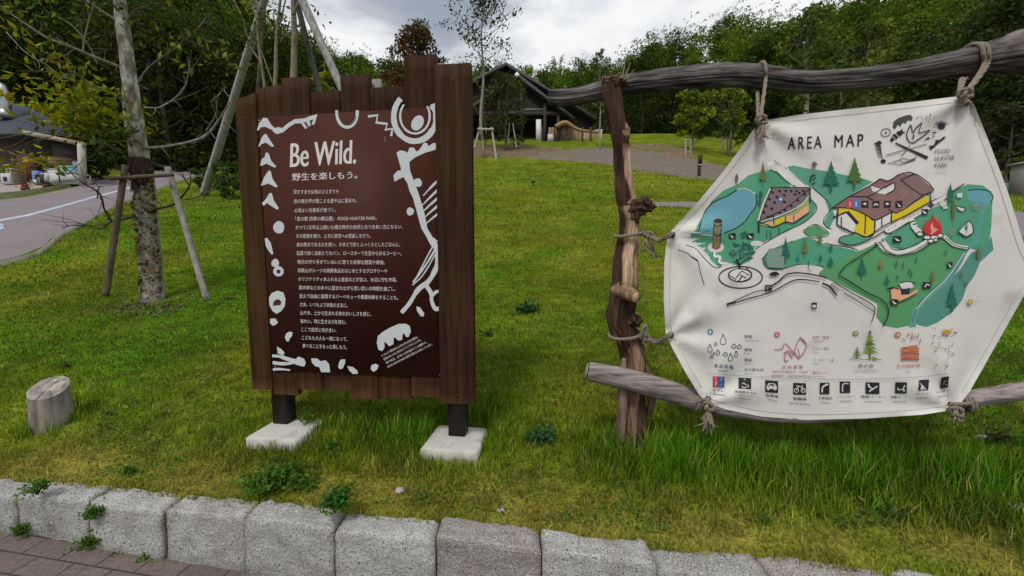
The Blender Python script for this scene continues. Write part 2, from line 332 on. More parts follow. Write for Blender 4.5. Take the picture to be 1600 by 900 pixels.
def make_tree(name, base, h, cr, r, label, cat='tree', group=None, style='round', nleaf=2500, ls=0.16, col=(0.05, 0.09, 0.02), col2=None, tr=0.12, tcol=(0.13, 0.11, 0.09), cb=0.35, lean=0.0, nl=16):
    base = np.asarray(base, float); t = thing(name, base, label, cat, group); mb = MB(); top = base + [lean * h, 0.02 * h, h]
    wob = r.normal(size=(5, 3)) * [0.03 * h, 0.03 * h, 0]; wob[0] = 0
    tp = np.array([base + (top - base) * q for q in (0, 0.25, 0.5, 0.75, 0.96)]) + wob * 0.5; tp[0, 2] -= 0.2
    mb.tube(tp, [tr * 1.25, tr, tr * 0.75, tr * 0.45, tr * 0.12], seg=8, n=14, noise=0.12, nf=(1.5, 3), col=tcol)
    lob = []; tpc = catmull(tp, 40)
    for i in range(nl):
        q = cb + (1 - cb) * (i + r.uniform(0, 1)) / nl
        c = tpc[min(39, int(q * 39))]; a = i * 2.4 + r.uniform(-0.5, 0.5)
        if style == 'conifer': wv = cr * (1.08 - (q - cb) / (1 - cb)) ; rr = wv * 0.42 + 0.05
        elif style == 'sparse': wv = cr * math.sin(math.pi * min(1, 0.15 + 0.85 * (q - cb) / (1 - cb))) ** 0.6; rr = cr * r.uniform(0.20, 0.34)
        else: wv = cr * math.sin(math.pi * min(0.97, 0.18 + 0.75 * (q - cb) / (1 - cb))) ** 0.7; rr = cr * r.uniform(0.30, 0.50)
        d = wv * r.uniform(0.45, 0.95)
        e_ = c + np.array([math.cos(a) * d, math.sin(a) * d, d * (0.5 if style != 'conifer' else -0.1)])
        if style == 'sparse': e_ = c + np.array([math.cos(a) * d, math.sin(a) * d, d * 0.9]); 
        e_[2] = min(e_[2], base[2] + h)
        mid = (c + e_) / 2 + [0, 0, -0.05 * d]
        mb.tube([c, mid, e_], [tr * 0.38 * (1.1 - q) + 0.012, tr * 0.2 * (1.1 - q) + 0.009, 0.006], seg=5, n=5, col=tcol)
        lob.append((*e_, rr))
        if style == 'sparse':
            for kk in range(3):
                e2 = mid + r.normal(size=3) * d * 0.45; e2[2] = abs(e2[2] - mid[2]) + mid[2]
                mb.tube([mid, e2], [0.012, 0.004], seg=4, n=3, col=tcol); lob.append((*e2, rr * 0.7))
    mb.build('trunk', M['bark'], t, smooth=True)
    lm = MB(); p, d = lobes_pts(r, lob, nleaf); cc = np.broadcast_to(np.asarray(col, float), (nleaf, 3)).copy()
    if col2 is not None:
        w = (fbm(p * 0.9 + 3.3, 2) > 0.52)[:, None] * 1.0; cc = cc * (1 - w) + np.asarray(col2) * w
    leaves(lm, p, ls, cc, nrm=d, r=r); lm.build('crown', M['leaf'], t)
    return t

# ------------------------------------------------------------------ ground sheet
BARE = (0.13, 0.095, 0.055)
def lawn_color(x, y):
    a = n2d(x, y, 0.55, 4, 1); b = n2d(x, y, 2.4, 3, 2); c = n2d(x, y, 0.17, 2, 5)
    g1 = np.array([0.059, 0.117, 0.006]); g2 = np.array([0.106, 0.121, 0.010]); g3 = np.array([0.030, 0.080, 0.005]); dry = np.array([0.19, 0.150, 0.035])
    w = np.clip((a - 0.40) * 4.5, 0, 1)[..., None]; r = g1 * (1 - w) + g2 * w
    w = np.clip((0.47 - b) * 5, 0, 1)[..., None] * 0.55; r = r * (1 - w) + g3 * w
    w = np.clip((b - 0.60) * 6, 0, 1)[..., None] * 0.4; r = r * (1 - w) + dry * w
    s = y - yk(x); w = (np.clip(1 - np.abs(s - 0.2) / 0.38, 0, 1) * np.clip((n2d(x, y, 3.2, 3, 8) - 0.36) * 4, 0, 1))[..., None] * 0.8; r = r * (1 - w) + dry * w
    th = np.clip(1 - (y - 2.5) / 3, 0, 1)[..., None] * np.clip((0.55 - n2d(x, y, 9, 2, 66)) * 4, 0, 1)[..., None] * 0.6; r = r * (1 - th) + np.array([0.045, 0.045, 0.012]) * th
    fy = np.clip((y - 6) / 14, 0, 1)[..., None] * 0.5; r = (r * (1 - fy) + g2 * 1.1 * fy) * 1.12; r = r * (0.62 + 0.76 * n2d(x, y * 1.6, 0.9, 4, 81))[..., None]
    return r
srow = np.concatenate([[-260, -60, -12, -4, -1, -0.05, 0.08], [0.105], 0.105 + np.cumsum(0.05 * 1.028 ** np.arange(215))])
xcol = np.concatenate([-np.cumsum(0.06 * 1.045 ** np.arange(118))[::-1], [0], np.cumsum(0.06 * 1.045 ** np.arange(118))])
X, Sg = np.meshgrid(xcol, srow); Yg = yk(X) + Sg
Zg = np.where(Sg > 0.095, H(X, Yg), -0.02)
Zg = np.where(np.abs(Sg - 0.105) < 1e-6, np.minimum(Zg, 0.262), Zg)
C0 = lawn_color(X, Yg)
azg = X / np.maximum(Yg, 6); hill = np.clip((Yg - np.interp(azg, AZ, Y0)) / 3, 0, 1)[..., None]
C0 = C0 * (1 - hill) + np.array([0.030, 0.034, 0.014]) * hill
C0 = np.where((Sg < 0.10)[..., None], np.array(BARE), C0)
gm = MB(); nr, nc = X.shape; idx = np.arange(nr * nc).reshape(nr, nc)
gm.add(np.stack([X, Yg, Zg], -1).reshape(-1, 3), np.stack([idx[:-1, :-1], idx[:-1, 1:], idx[1:, 1:], idx[1:, :-1]], -1).reshape(-1, 4), col=C0.reshape(-1, 3))
tag(gm.build('ground', M['lawn'], origin=(0, 0, 0), smooth=True), 'grassy slope rising from the kerb to the wooded hill', 'ground', kind='structure')

def strip(name, A, B, m, lift, na=70, nb=10, col=(0.5, 0.5, 0.5), edge=0.0, label=None, zfn=None):
    A = catmull(np.array(A, float), na); B = catmull(np.array(B, float), na); w = np.linspace(0, 1, nb)
    xy = A[:, None, :2] * (1 - w)[None, :, None] + B[:, None, :2] * w[None, :, None]
    if edge: xy = xy + edge * (np.stack([n2d(xy[..., 0], xy[..., 1], 1.1, 3, 5), n2d(xy[..., 0], xy[..., 1], 1.1, 3, 6)], -1) - 0.5)
    z = (zfn or H)(xy[..., 0], xy[..., 1]) + lift; z[:, 0] -= lift + 0.02; z[:, -1] -= lift + 0.02
    v = np.dstack([xy, z]).reshape(-1, 3); i = np.arange(na * nb).reshape(na, nb)
    mb = MB().add(v, np.stack([i[:-1, :-1], i[1:, :-1], i[1:, 1:], i[:-1, 1:]], -1).reshape(-1, 4), col=col)
    return tag(mb.build(name, m, smooth=True, origin=(0, 0, 0)), label, None, kind='structure')
# brick pavement in front of the kerb
xs = np.concatenate([np.linspace(-14, -5, 10), np.linspace(-4.8, 5, 50), np.linspace(5.5, 14, 8)]); ss = np.array([-9, -4, -2, -1, -0.5, -0.2, 0.06])
PX, PS = np.meshgrid(xs, ss); PY = yk(PX) + PS; PZ = pave_z(PX) + 0.0
i = np.arange(PX.size).reshape(PX.shape)
tag(MB().add(np.stack([PX, PY, PZ], -1).reshape(-1, 3), np.stack([i[:-1, :-1], i[:-1, 1:], i[1:, 1:], i[1:, :-1]], -1).reshape(-1, 4)).build('pavement', M['paver'], origin=(0, 0, 0)), 'brown brick pavement below the granite kerb', kind='structure')

# road climbing on the left
rn = [np.array([-17.0, 1.6]), np.array([-9.0, 3.1]), G(0, 415)[:2], G(100, 365)[:2], G(190, 318)[:2], G(290, 280)[:2], G(345, 266)[:2] + [0, 2]]
rf = [np.array([-40.0, 8.5]), G(-140, 318)[:2], G(0, 311)[:2], G(60, 303)[:2], G(118, 291)[:2], G(190, 272)[:2], G(262, 258)[:2] + [0, 2]]
strip('road', rn, rf, M['asphalt'], 0.03, 80, 14, label='grey asphalt road climbing past the shop')
rn_ = np.array(rn); rf_ = np.array(rf)
def lerp_line(w0, w1): return rn_ * (1 - w0) + rf_ * w0, rn_ * (1 - w1) + rf_ * w1
ln0 = np.array([np.array([-26.0, 5.3]), G(-140, 372)[:2], G(0, 351)[:2], G(90, 329)[:2], G(185, 302)[:2], G(235, 287)[:2]]); ln1 = np.array([np.array([-26.0, 5.5]), G(-140, 364)[:2], G(0, 343)[:2], G(90, 323)[:2], G(185, 297.5)[:2], G(235, 284)[:2]])
o = strip('road_line', ln0, ln1, mat('road_line_paint', (0.36, 0.42, 0.50), n_scale=5, n_amt=0.25, bump=0.1), 0.055, 50, 3, label='pale blue line painted along the road')
A_ = rn_.copy(); d = np.gradient(A_, axis=0); d /= np.linalg.norm(d, axis=1)[:, None]; nrm_ = np.stack([d[:, 1], -d[:, 0]], -1)
if nrm_[1, 1] > 0: nrm_ = -nrm_
strip('road_edging', A_ + nrm_ * 0.07, A_ - nrm_ * 0.02, mat('old_concrete', (0.20, 0.185, 0.16), n_scale=9, n_amt=0.4, bump=0.4), 0.05, 90, 4, label='pale concrete edging between lawn and road')
yv_front = [G(-140, 318)[:2], G(0, 311)[:2], G(60, 303)[:2], G(118, 291)[:2]]
strip('verge', [G(-140, 321)[:2], G(0, 313)[:2], G(60, 303.5)[:2], G(112, 292.5)[:2]], [G(-140, 311)[:2], G(0, 304)[:2], G(60, 297.5)[:2], G(112, 290)[:2]], mat('verge_grass', (0.06, 0.075, 0.02), n_scale=5, n_amt=0.5, bump=0.8, bdist=0.06), 0.10, 60, 5, edge=0.15, label='weedy verge between road and shop forecourt')
strip('forecourt', [G(-140, 309)[:2], G(0, 304)[:2], G(60, 297)[:2], G(140, 286)[:2]], [G(-140, 280)[:2] + [0, 3], G(0, 283)[:2] + [0, 2.5], G(60, 283)[:2] + [0, 1.5], G(140, 281)[:2] + [0, 1]], mat('forecourt_concrete', (0.27, 0.25, 0.22), n_scale=4, n_amt=0.15, bump=0), 0.04, 40, 5, label='pale concrete forecourt of the shop')
# gravel and earth at the top of the lawn
strip('gravel_bed', [G(820, 247)[:2], G(880, 251)[:2], G(940, 257)[:2], G(1000, 268)[:2], G(1060, 276)[:2], G(1150, 285)[:2], G(1300, 290)[:2]],
      [G(850, 240)[:2], G(890, 234)[:2], G(940, 230)[:2], G(1000, 234)[:2], G(1060, 243)[:2], G(1150, 262)[:2], G(1300, 272)[:2]], M['gravel'], 0.06, 80, 12, edge=0.6, label='grey gravel bed along the top of the lawn')
strip('earth_bank', [G(700, 247)[:2], G(760, 247)[:2], G(815, 246)[:2], G(850, 241)[:2], G(880, 236)[:2]],
      [G(700, 229)[:2], G(760, 227)[:2], G(815, 226)[:2], G(850, 229)[:2], G(880, 233)[:2]], M['earth'], 0.10, 60, 8, edge=0.7, label='bare brown earth bank below the barn')
strip('earth_mound', [G(985, 234)[:2], G(1020, 238)[:2], G(1055, 243)[:2], G(1085, 250)[:2]], [G(990, 228)[:2], G(1020, 226.5)[:2], G(1050, 229)[:2], G(1080, 238)[:2]], M['earth'], 0.18, 40, 8, edge=0.5, label='low mound of dry earth beside the gravel')
strip('path', [G(1010, 322)[:2], G(1100, 326)[:2], G(1300, 345)[:2], G(1480, 362)[:2], G(1700, 400)[:2]], [G(1010, 317)[:2], G(1100, 316)[:2], G(1300, 318)[:2], G(1480, 321)[:2], G(1700, 332)[:2]], M['asphalt'], 0.035, 60, 6, label='grey path crossing the slope behind the banner')

# ------------------------------------------------------------------ kerb stones
joints = [(-190, 742), (-60, 745), (75, 752), (185, 758), (297, 768), (415, 778), (545, 790), (690, 808), (843, 824), (1010, 846), (1180, 868), (1390, 895), (1640, 925), (1950, 960)]
JX = []
for (px, py) in joints:
    r = ray(px, py); t = (KTOP - CAMZ) / r[2]; JX.append(r[0] * t)
kr = np.random.default_rng(11)
kerb_info = [None, 'moss', 'stain', None, None, None, None, 'brown', None, 'stain2', 'brown', None, None]
for q in range(len(JX) - 1):
    x0, x1 = JX[q] + 0.0015, JX[q + 1] - 0.0015
    nx, ny, nz = 22, 9, 14; g = np.linspace(-1, 1, nx)
    bm = bmesh.new(); bmesh.ops.create_cube(bm, size=2.0); bmesh.ops.subdivide_edges(bm, edges=bm.edges[:], cuts=15, use_grid_fill=True)
    v = np.array([w.co[:] for w in bm.verts]); fc = np.array([[w.index for w in f.verts] for f in bm.faces]); bm.free()
    p = v.copy(); pw = (np.abs(p) ** 22).sum(1) ** (1 / 22.0); mx = np.abs(p).max(1); p = p * (mx / pw)[:, None]
    cx = (x0 + x1) / 2; L_ = (x1 - x0); D_ = 0.125; hgt = KTOP + 0.07 + kr.uniform(-0.012, 0.012)
    xw = cx + p[:, 0] * L_ / 2; s_ = 0.0625 + p[:, 1] * D_ / 2; zw = -0.07 + (p[:, 2] + 1) / 2 * hgt
    zw = zw + (p[:, 2] > 0) * (p[:, 0] * kr.uniform(-0.012, 0.012))
    s_ = s_ - 0.012 * (1 - (p[:, 2] + 1) / 2) + kr.uniform(-0.008, 0.008)
    nz3 = np.stack([xw * 7, s_ * 7, zw * 7], -1) + q * 3.1; nzf = np.stack([xw * 30, s_ * 30, zw * 30], -1)
    dn = (fbm(nz3, 3) - 0.5) * 0.028 + (fbm(nzf, 2) - 0.5) * 0.016
    zw = zw + dn * np.clip(p[:, 2], 0, 1); s_ = s_ + dn * np.where(p[:, 1] < 0, -1, 1) * np.abs(p[:, 1])
    pos = np.stack([xw, yk(xw) + s_, zw], -1)
    base = np.array([0.335, 0.332, 0.32]) * kr.uniform(0.85, 1.1)
    info = kerb_info[q]
    if info == 'brown': base = np.array([0.29, 0.265, 0.245]) * kr.uniform(0.9, 1.0)
    cc = np.broadcast_to(base, (len(pos), 3)).copy(); blot = np.clip((fbm(np.stack([xw * 11, s_ * 11, zw * 8], -1) + q * 1.7, 4) - 0.52) * 6, 0, 1)[:, None] * 0.35; cc = cc * (1 - blot) + np.array([0.20, 0.165, 0.125]) * blot
    jn = np.clip((np.abs(p[:, 0]) - 0.90) / 0.10, 0, 1)[:, None] * 0.55 * np.clip(vn(nzf) * 1.8, 0, 1)[:, None]; cc = cc * (1 - jn) + np.array([0.17, 0.13, 0.07]) * jn
    if info in ('stain', 'stain2'):
        a = np.clip(1 - np.hypot((xw - cx + 0.01) / 0.05, (zw - 0.14) / 0.11), 0, 1) * np.clip(vn(nzf * 1.5) * 2 - 0.3, 0, 1)
        if info == 'stain2': a = np.clip(1 - np.hypot((xw - cx) / 0.12, (zw - 0.05) / 0.12), 0, 1) * np.clip(vn(nzf) * 2 - 0.2, 0, 1)
        cc = cc * (1 - a[:, None]) + np.array([0.07, 0.045, 0.035]) * a[:, None]
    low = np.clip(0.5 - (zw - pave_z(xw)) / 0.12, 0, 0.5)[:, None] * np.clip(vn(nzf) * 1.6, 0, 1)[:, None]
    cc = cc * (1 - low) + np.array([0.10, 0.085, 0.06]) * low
    lab = {None: 'light grey granite kerb block between lawn and paving', 'moss': 'leftmost granite kerb block with weeds growing over its top', 'stain': 'grey granite kerb block with a dark rusty stain on its face',
           'brown': 'brownish granite kerb block at the lawn edge', 'stain2': 'granite kerb block with dark blotches along its lower face, right of centre'}[info]
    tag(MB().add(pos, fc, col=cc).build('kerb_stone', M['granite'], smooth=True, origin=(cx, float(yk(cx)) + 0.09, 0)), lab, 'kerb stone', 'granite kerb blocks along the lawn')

# ------------------------------------------------------------------ decals (printed shapes on a surface)
def tess(poly, step=None):
    pts = [Vector((float(a), float(b))) for a, b in poly]; n = len(pts); edges = [(k, (k + 1) % n) for k in range(n)]
    if step:
        a = np.array(poly); x0, y0 = a.min(0); x1, y1 = a.max(0)
        for gx in np.arange(x0 + step / 2, x1, step):
            for gy in np.arange(y0 + step / 2, y1, step): pts.append(Vector((gx, gy)))
    r = delaunay_2d_cdt(pts, edges, [], 1, 1e-5)
    return np.array([p[:] for p in r[0]]), [f[:] for f in r[2]]
class Decal:
    def __init__(s, fn, lift=0.0010, inc=0.00004, step=None): s.fn = fn; s.mb = MB(); s.done = []; s.l = lift; s.inc = inc; s.step = step
    def _put(s, v, f, col):
        if len(f) == 0: return
        s.l += s.inc; w = s.fn(v[:, 0], v[:, 1], s.l); s.mb.add(w, None, [list(q) for q in f], col)
    def poly(s, pts, col, smooth=0):
        pts = np.array(pts, float)
        if smooth:
            cl = np.vstack([pts[-1:], pts, pts[:2]]); n = len(pts); o_ = []
            for k in range(n):
                a, b, c, d = cl[k], cl[k + 1], cl[k + 2], cl[k + 3] if k + 3 < len(cl) else cl[(k + 3) % n]
                for t in np.linspace(0, 1, smooth, endpoint=False): o_.append(0.5 * (2 * b + (c - a) * t + (2 * a - 5 * b + 4 * c - d) * t * t + (3 * b - a - 3 * c + d) * t ** 3))
            pts = np.array(o_)
        ext = (pts.max(0) - pts.min(0)).max()
        st = s.step if (s.step and ext > s.step * 1.5) else None
        try: v, f = tess(pts, st)
        except Exception: return
        s._put(v, f, col)
    def stroke(s, pts, w, col, closed=False, n=None, w2=None):
        pts = np.array(pts, float)
        if closed: pts = np.vstack([pts, pts[:1]])
        n = n or max(2, int((len(pts) - 1) * 5)); c = catmull(pts, n) if len(pts) > 2 else (np.linspace(pts[0], pts[1], max(2, int(np.hypot(*(pts[1] - pts[0])) / 12) + 1)))
        T = np.gradient(c, axis=0); T /= np.linalg.norm(T, axis=1)[:, None] + 1e-9; N = np.stack([-T[:, 1], T[:, 0]], -1)
        ww = np.linspace(w, w if w2 is None else w2, len(c))[:, None] / 2
        if w >= 1.5: ww = ww * (1 + 0.18 * (vn(np.stack([c[:, 0] * 0.13, c[:, 1] * 0.13, np.zeros(len(c))], -1))[:, None] - 0.5) * 2)
        v = np.vstack([c + N * ww, c - N * ww]); k = len(c); f = []
        for q in range(k - 1): f += [[q, q + 1, k + q + 1], [q, k + q + 1, k + q]]
        s._put(v, f, col)
    def ell(s, cx, cy, rx, ry, col, rot=0, n=20, jit=0.0):
        a = np.linspace(0, 2 * np.pi, n, endpoint=False); j = 1 + jit * np.sin(a * 3 + cx) + jit * 0.6 * np.sin(a * 5 + cy)
        x = np.cos(a) * rx * j; y = np.sin(a) * ry * j; s.poly(np.stack([cx + x * math.cos(rot) - y * math.sin(rot), cy + x * math.sin(rot) + y * math.cos(rot)], -1), col)
    def ring(s, cx, cy, rx, ry, w, col, rot=0, a0=0, a1=360, n=30):
        a = np.radians(np.linspace(a0, a1, n)); x = np.cos(a) * rx; y = np.sin(a) * ry
        s.stroke(np.stack([cx + x * math.cos(rot) - y * math.sin(rot), cy + x * math.sin(rot) + y * math.cos(rot)], -1), w, col, n=n)
    def text(s, body, p0, p1, h, col, bold=0.0, spacing=1.0):
        cu = bpy.data.curves.new('t', 'FONT'); cu.body = body; cu.size = 1; cu.resolution_u = 3; cu.space_character = spacing; cu.fill_mode = 'FRONT'
        ob = bpy.data.objects.new('t', cu); COL.objects.link(ob); dg = bpy.context.evaluated_depsgraph_get()
        me = bpy.data.meshes.new_from_object(ob.evaluated_get(dg)); bpy.data.objects.remove(ob); bpy.data.curves.remove(cu)
        if not me.vertices: return
        v = np.array([q.co[:2] for q in me.vertices]); me.calc_loop_triangles(); f = [list(t.vertices) for t in me.loop_triangles]; bpy.data.meshes.remove(me)
        mn, mxx = v.min(0), v.max(0); u = (v[:, 0] - mn[0]) / (mxx[0] - mn[0]); w = (v[:, 1] - (mn[1] + mxx[1]) / 2) / (mxx[1] - mn[1])
        p0 = np.array(p0, float); p1 = np.array(p1, float); d = (p1 - p0) / np.linalg.norm(p1 - p0); upv = np.array([d[1], -d[0]])
        upv = upv if abs(d[1]) > 0.2 else np.array([0.03, -1.0])
        q = p0 + u[:, None] * (p1 - p0) + w[:, None] * h * upv
        nd = 0 if bold <= 0 else (1 if bold < 0.02 else 2); em = np.linalg.norm(p1 - p0) / (mxx[0] - mn[0])
        for k in range(-nd, nd + 1): s._put(q + d * (k / max(nd, 1)) * bold * em * 0.9, f, col)
    def cut(s, nm=None):
        if s.mb.n: s.done.append((s.mb, s.nm)); s.mb = MB()
        s.nm = nm
    nm = None
    def build(s, name, parent, label=None):
        for mb_, nm_ in s.done: mb_.build(nm_ or name, M['ink'], parent)
        if not s.mb.n: return
        o_ = s.mb.build(s.nm or name, M['ink'], parent)
        if label: o_['label'] = label
        return o_

# ------------------------------------------------------------------ the brown notice board
BR = P(742, 628, 2.14); BL = P(395, 605, 2.34); bdir = (BR - BL); bdir[2] = 0; bdir /= np.linalg.norm(bdir); bn_ = np.array([bdir[1], -bdir[0], 0]); bn_ = bn_ if bn_[1] < 0 else -bn_
def BP(px, py, lift=0.0):
    px = np.asarray(px, float); py = np.asarray(py, float); u = (px - 800) / F; v = (py - 450) / F
    R = np.stack([u, CP - v * SP, -SP - v * CP], -1); t = ((BR - [0, 0, CAMZ]) @ bn_) / (R @ bn_)
    return R * t[..., None] + [0, 0, CAMZ] + bn_ * (lift if np.ndim(lift) == 0 else lift)
brz = math.atan2(bdir[1], bdir[0])
def bl(px, py):     # board local (s along, z)
    p = BP(px, py); return float((p - BL) @ bdir), float(p[2])
bcen = (BL + BR) / 2; bcen[2] = float(H(np.array([bcen[0]]), np.array([bcen[1]]))[0])
board = thing('notice_board', bcen, 'dark brown plank notice board on two legs headed Be Wild in white', 'notice board')
planks = [(367, 401, 157, 146, 607, 0.008), (400, 441, 138, 132, 616, 0.000), (440, 483, 123, 120, 608, 0.006), (483, 531, 143, 141, 609, -0.003), (531, 576, 119, 117, 622, 0.005),
          (576, 631, 137, 135, 622, 0.0), (631, 681, 90, 86, 619, 0.010), (680, 738, 104, 101, 629, 0.022)]
prg = np.random.default_rng(3)
tones = [(0.044, 0.022, 0.008), (0.038, 0.0185, 0.008), (0.033, 0.016, 0.008), (0.026, 0.012, 0.006), (0.031, 0.015, 0.008), (0.028, 0.013, 0.007), (0.035, 0.017, 0.009), (0.031, 0.015, 0.008)]
# boundaries at the board's mid height in local coordinates
for k, (xa, xb, ta, tb, bt, pr) in enumerate(planks):
    s0, z0 = bl(xa, ta); s1, z1 = bl(xb, tb); zb = bl((xa + xb) / 2 + 10, bt)[1]
    s0 += 0.0015; s1 -= 0.0015; n = 26; zz = np.linspace(0, 1, n); th = 0.030
    bow = 0.002 * np.sin(zz * 3 + k)
    vs = []; fcs = []
    for i_, q in enumerate(zz):
        e0 = s0 + bow[i_] + 0.0018 * (vn(np.array([[q * 9, k * 3.1, 0.5]]))[0] - 0.5); e1 = s1 + bow[i_] + 0.0018 * (vn(np.array([[q * 9, k * 5.7, 2.5]]))[0] - 0.5)
        za = zb + (z0 - zb) * q; zc = zb + (z1 - zb) * q
        b_ = 0.004
        for (s_, d_, z_) in ((e0, pr + 0.004 + b_ * 0, za), (e0 + b_, pr + 0.004 + b_, za), (e1 - b_, pr + 0.004 + b_, zc), (e1, pr + 0.004, zc), (e1, pr - th, zc), (e0, pr - th, za)):
            p = BL + bdir * s_ + bn_ * (d_ - 0.008); p[2] = z_; vs.append(p)
    ring = 6; f4 = [[i_ * ring + j, i_ * ring + (j + 1) % ring, (i_ + 1) * ring + (j + 1) % ring, (i_ + 1) * ring + j] for i_ in range(n - 1) for j in range(ring)]
    for b0 in (0, (n - 1) * ring): f4 += [[b0, b0 + 1, b0 + 2, b0 + 3], [b0, b0 + 3, b0 + 4, b0 + 5]]
    vs = np.array(vs); base = np.array(tones[k]); cc = np.tile(base, (len(vs), 1))
    low = np.clip((bl(500, 560)[1] - vs[:, 2]) / 0.12, 0, 1)[:, None] * np.clip(vn(vs * 9)[:, None] * 1.6 - 0.3, 0, 1) * 0.6
    cc = cc * (1 - low) + np.array([0.075, 0.030, 0.012]) * low
    st_ = np.clip(vn(np.stack([vs[:, 2] * 2.5, np.full(len(vs), k * 3.3), np.zeros(len(vs))], -1))[:, None] * 2 - 1.1, 0, 1) * 0.5; cc = cc * (1 - st_) + np.array([0.060, 0.032, 0.015]) * st_
    pk = MB().add(vs, f4, col=cc).build('plank', M['plank_attr'], board)
    for zk in (zb + 0.05, zb + (z0 - zb) * 0.955):
        if k in (0, 7) or zk < zb + 0.1: p = BL + bdir * (s0 + s1) / 2 + bn_ * (pr + 0.0015); p[2] = zk; q_ = p + bdir * 0.045; MB().tube([p - bn_ * 0.003, p + bn_ * 0.0018], [0.0055, 0.005], seg=10, n=2, col=(0.05, 0.04, 0.035)).build('bolt_head', M['paint'], pk)
# weathered boards at the back and rails
rb = MB()
for (xa, xb, tp_) in ((445, 470, 119), (565, 587, 118), (672, 690, 92)):
    s0, z0 = bl(xa, tp_); s1, _ = bl(xb, tp_); c = BL + bdir * (s0 + s1) / 2 - bn_ * 0.062; z1 = bl(500, 600)[1]
    c[2] = (z0 + z1) / 2; rb.box(c, (abs(s1 - s0), 0.022, z0 - z1), rz=brz, col=(0.22, 0.21, 0.19))
rb.build('back_batten', M['wood_attr'], board)['label'] = 'pale weathered batten showing behind the planks'
def BPo(px, py, off):
    r = ray(px, py); t = ((BR - np.array([0, 0, CAMZ])) @ bn_ + off) / (r @ bn_); return np.array([0, 0, CAMZ]) + r * t
for px_, py_, zt in ((445, 655, 0.420), (716.5, 672, 0.418)):
    c = BPo(px_, py_, -0.095); tp_ = bl(px_, 300)[1]; z1_ = tp_; c[2] = (z1_ + zt) / 2
    MB().box(c, (0.102, 0.09, z1_ - zt + 0.002), rz=brz, bev=0.004).build('leg', M['steel_dark'], board)
    pd = c + bn_ * 0.055 + bdir * (0.085 if px_ < 600 else 0.0); pd[2] = zt - 0.055
    MB().box(pd, (0.33, 0.36 if px_ < 600 else 0.31, 0.11), rz=brz, bev=0.012).build('footing', M['concrete'], board)
# maroon panel
pc = [(405, 186), (684.5, 167), (692, 589), (430, 576.5)]
pl = [bl(*q) for q in pc]; sL = (pl[0][0] + pl[3][0]) / 2; sR = (pl[1][0] + pl[2][0]) / 2; zT = (pl[0][1] + pl[1][1]) / 2; zB = (pl[2][1] + pl[3][1]) / 2
c = BL + bdir * (sL + sR) / 2 + bn_ * 0.0125; c[2] = (zT + zB) / 2
PANEL_OFF = 0.0145
panel = MB().box(c, (sR - sL, 0.004, zT - zB), rz=brz).build('panel', M['panel'], board)
for k_, (a, b) in enumerate(((408, 190), (682, 171), (689, 585), (433, 572))):
    sc_ = bl(a, b); p = BL + bdir * sc_[0] + bn_ * 0.0165; p[2] = sc_[1]; MB().box(p, (0.008, 0.003, 0.008), rz=brz).build('screw', M['metal'], panel)
# white lettering and drawings, traced on the panel
WH = (0.50, 0.54, 0.55); WT = (0.62, 0.60, 0.56)
def bf(x, y, l): return BP(x, y, l)
D = Decal(bf, lift=PANEL_OFF + 0.0004, inc=0.00002)
def Z(ox, oy, s): return lambda pts: [(ox + a * s, oy + b * s) for a, b in pts]
z7 = Z(400, 160, 0.26667); z8 = Z(400, 400, 0.22222); z4 = Z(350, 330, 0.4335)
# arrowheads on the left, one joined to a wavy line
D.poly(z7([(18, 165), (30, 125), (55, 95), (78, 98), (100, 135), (122, 155), (140, 150), (165, 155), (200, 125), (240, 103), (290, 100), (330, 85), (370, 75), (352, 135), (335, 135), (345, 105), (325, 112), (330, 140), (318, 148), (305, 120), (290, 122), (312, 155), (298, 160), (275, 128), (240, 128), (205, 150), (170, 180), (135, 190), (118, 182), (105, 165), (65, 148), (40, 150), (25, 172)]), WH)
for q in ([(25, 262), (45, 210), (60, 192), (72, 190), (85, 212), (118, 262), (105, 265), (70, 240), (45, 248), (30, 264)], [(35, 372), (45, 335), (62, 325), (68, 298), (85, 300), (100, 345), (130, 378), (122, 386), (72, 362), (45, 375)],
          [(40, 490), (60, 440), (85, 402), (98, 405), (108, 450), (138, 495), (130, 502), (85, 478), (45, 490)], [(50, 605), (48, 590), (68, 570), (90, 534), (104, 534), (115, 575), (145, 622), (135, 630), (95, 605), (75, 590), (62, 605)]): D.poly(z7(q), WH)
D.build('arrow_figure', panel); D = Decal(bf, lift=PANEL_OFF + 0.0004, inc=0.00002)
D.ell(438.5, 355.5, 8.6, 9.6, WH, jit=0.02)
D.cut('seed_mark'); D.poly(z7([(62, 795), (78, 796), (98, 825), (112, 885), (104, 893), (85, 870), (68, 840)]), WH)
D.cut('seed_mark'); D.ell(433, 411, 6, 6.5, WH, jit=0.05); D.ring(438, 424, 5.6, 5.6, 5.0, WH); D.stroke([(434, 414), (437, 420)], 6, WH)
D.cut('ring_mark'); D.poly(z8([(165, 242), (205, 255), (220, 300), (215, 350), (190, 385), (158, 404), (130, 385), (108, 345), (104, 290), (125, 258)]), WH); D.poly(z8([(150, 305), (175, 303), (192, 320), (185, 345), (160, 345), (132, 350), (134, 325)]), (0.051, 0.0150, 0.0100))
D.cut('seed_mark'); D.poly(z8([(112, 438), (150, 436), (168, 465), (150, 482), (130, 487), (112, 470)]), WH)
D.cut('seed_mark'); D.poly(z8([(225, 540), (250, 528), (270, 533), (265, 560), (250, 575), (245, 595), (228, 597), (216, 570)]), WH)
D.cut('fork_mark'); D.poly(z8([(160, 632), (190, 650), (212, 672), (208, 692), (185, 690), (165, 680)]), WH)
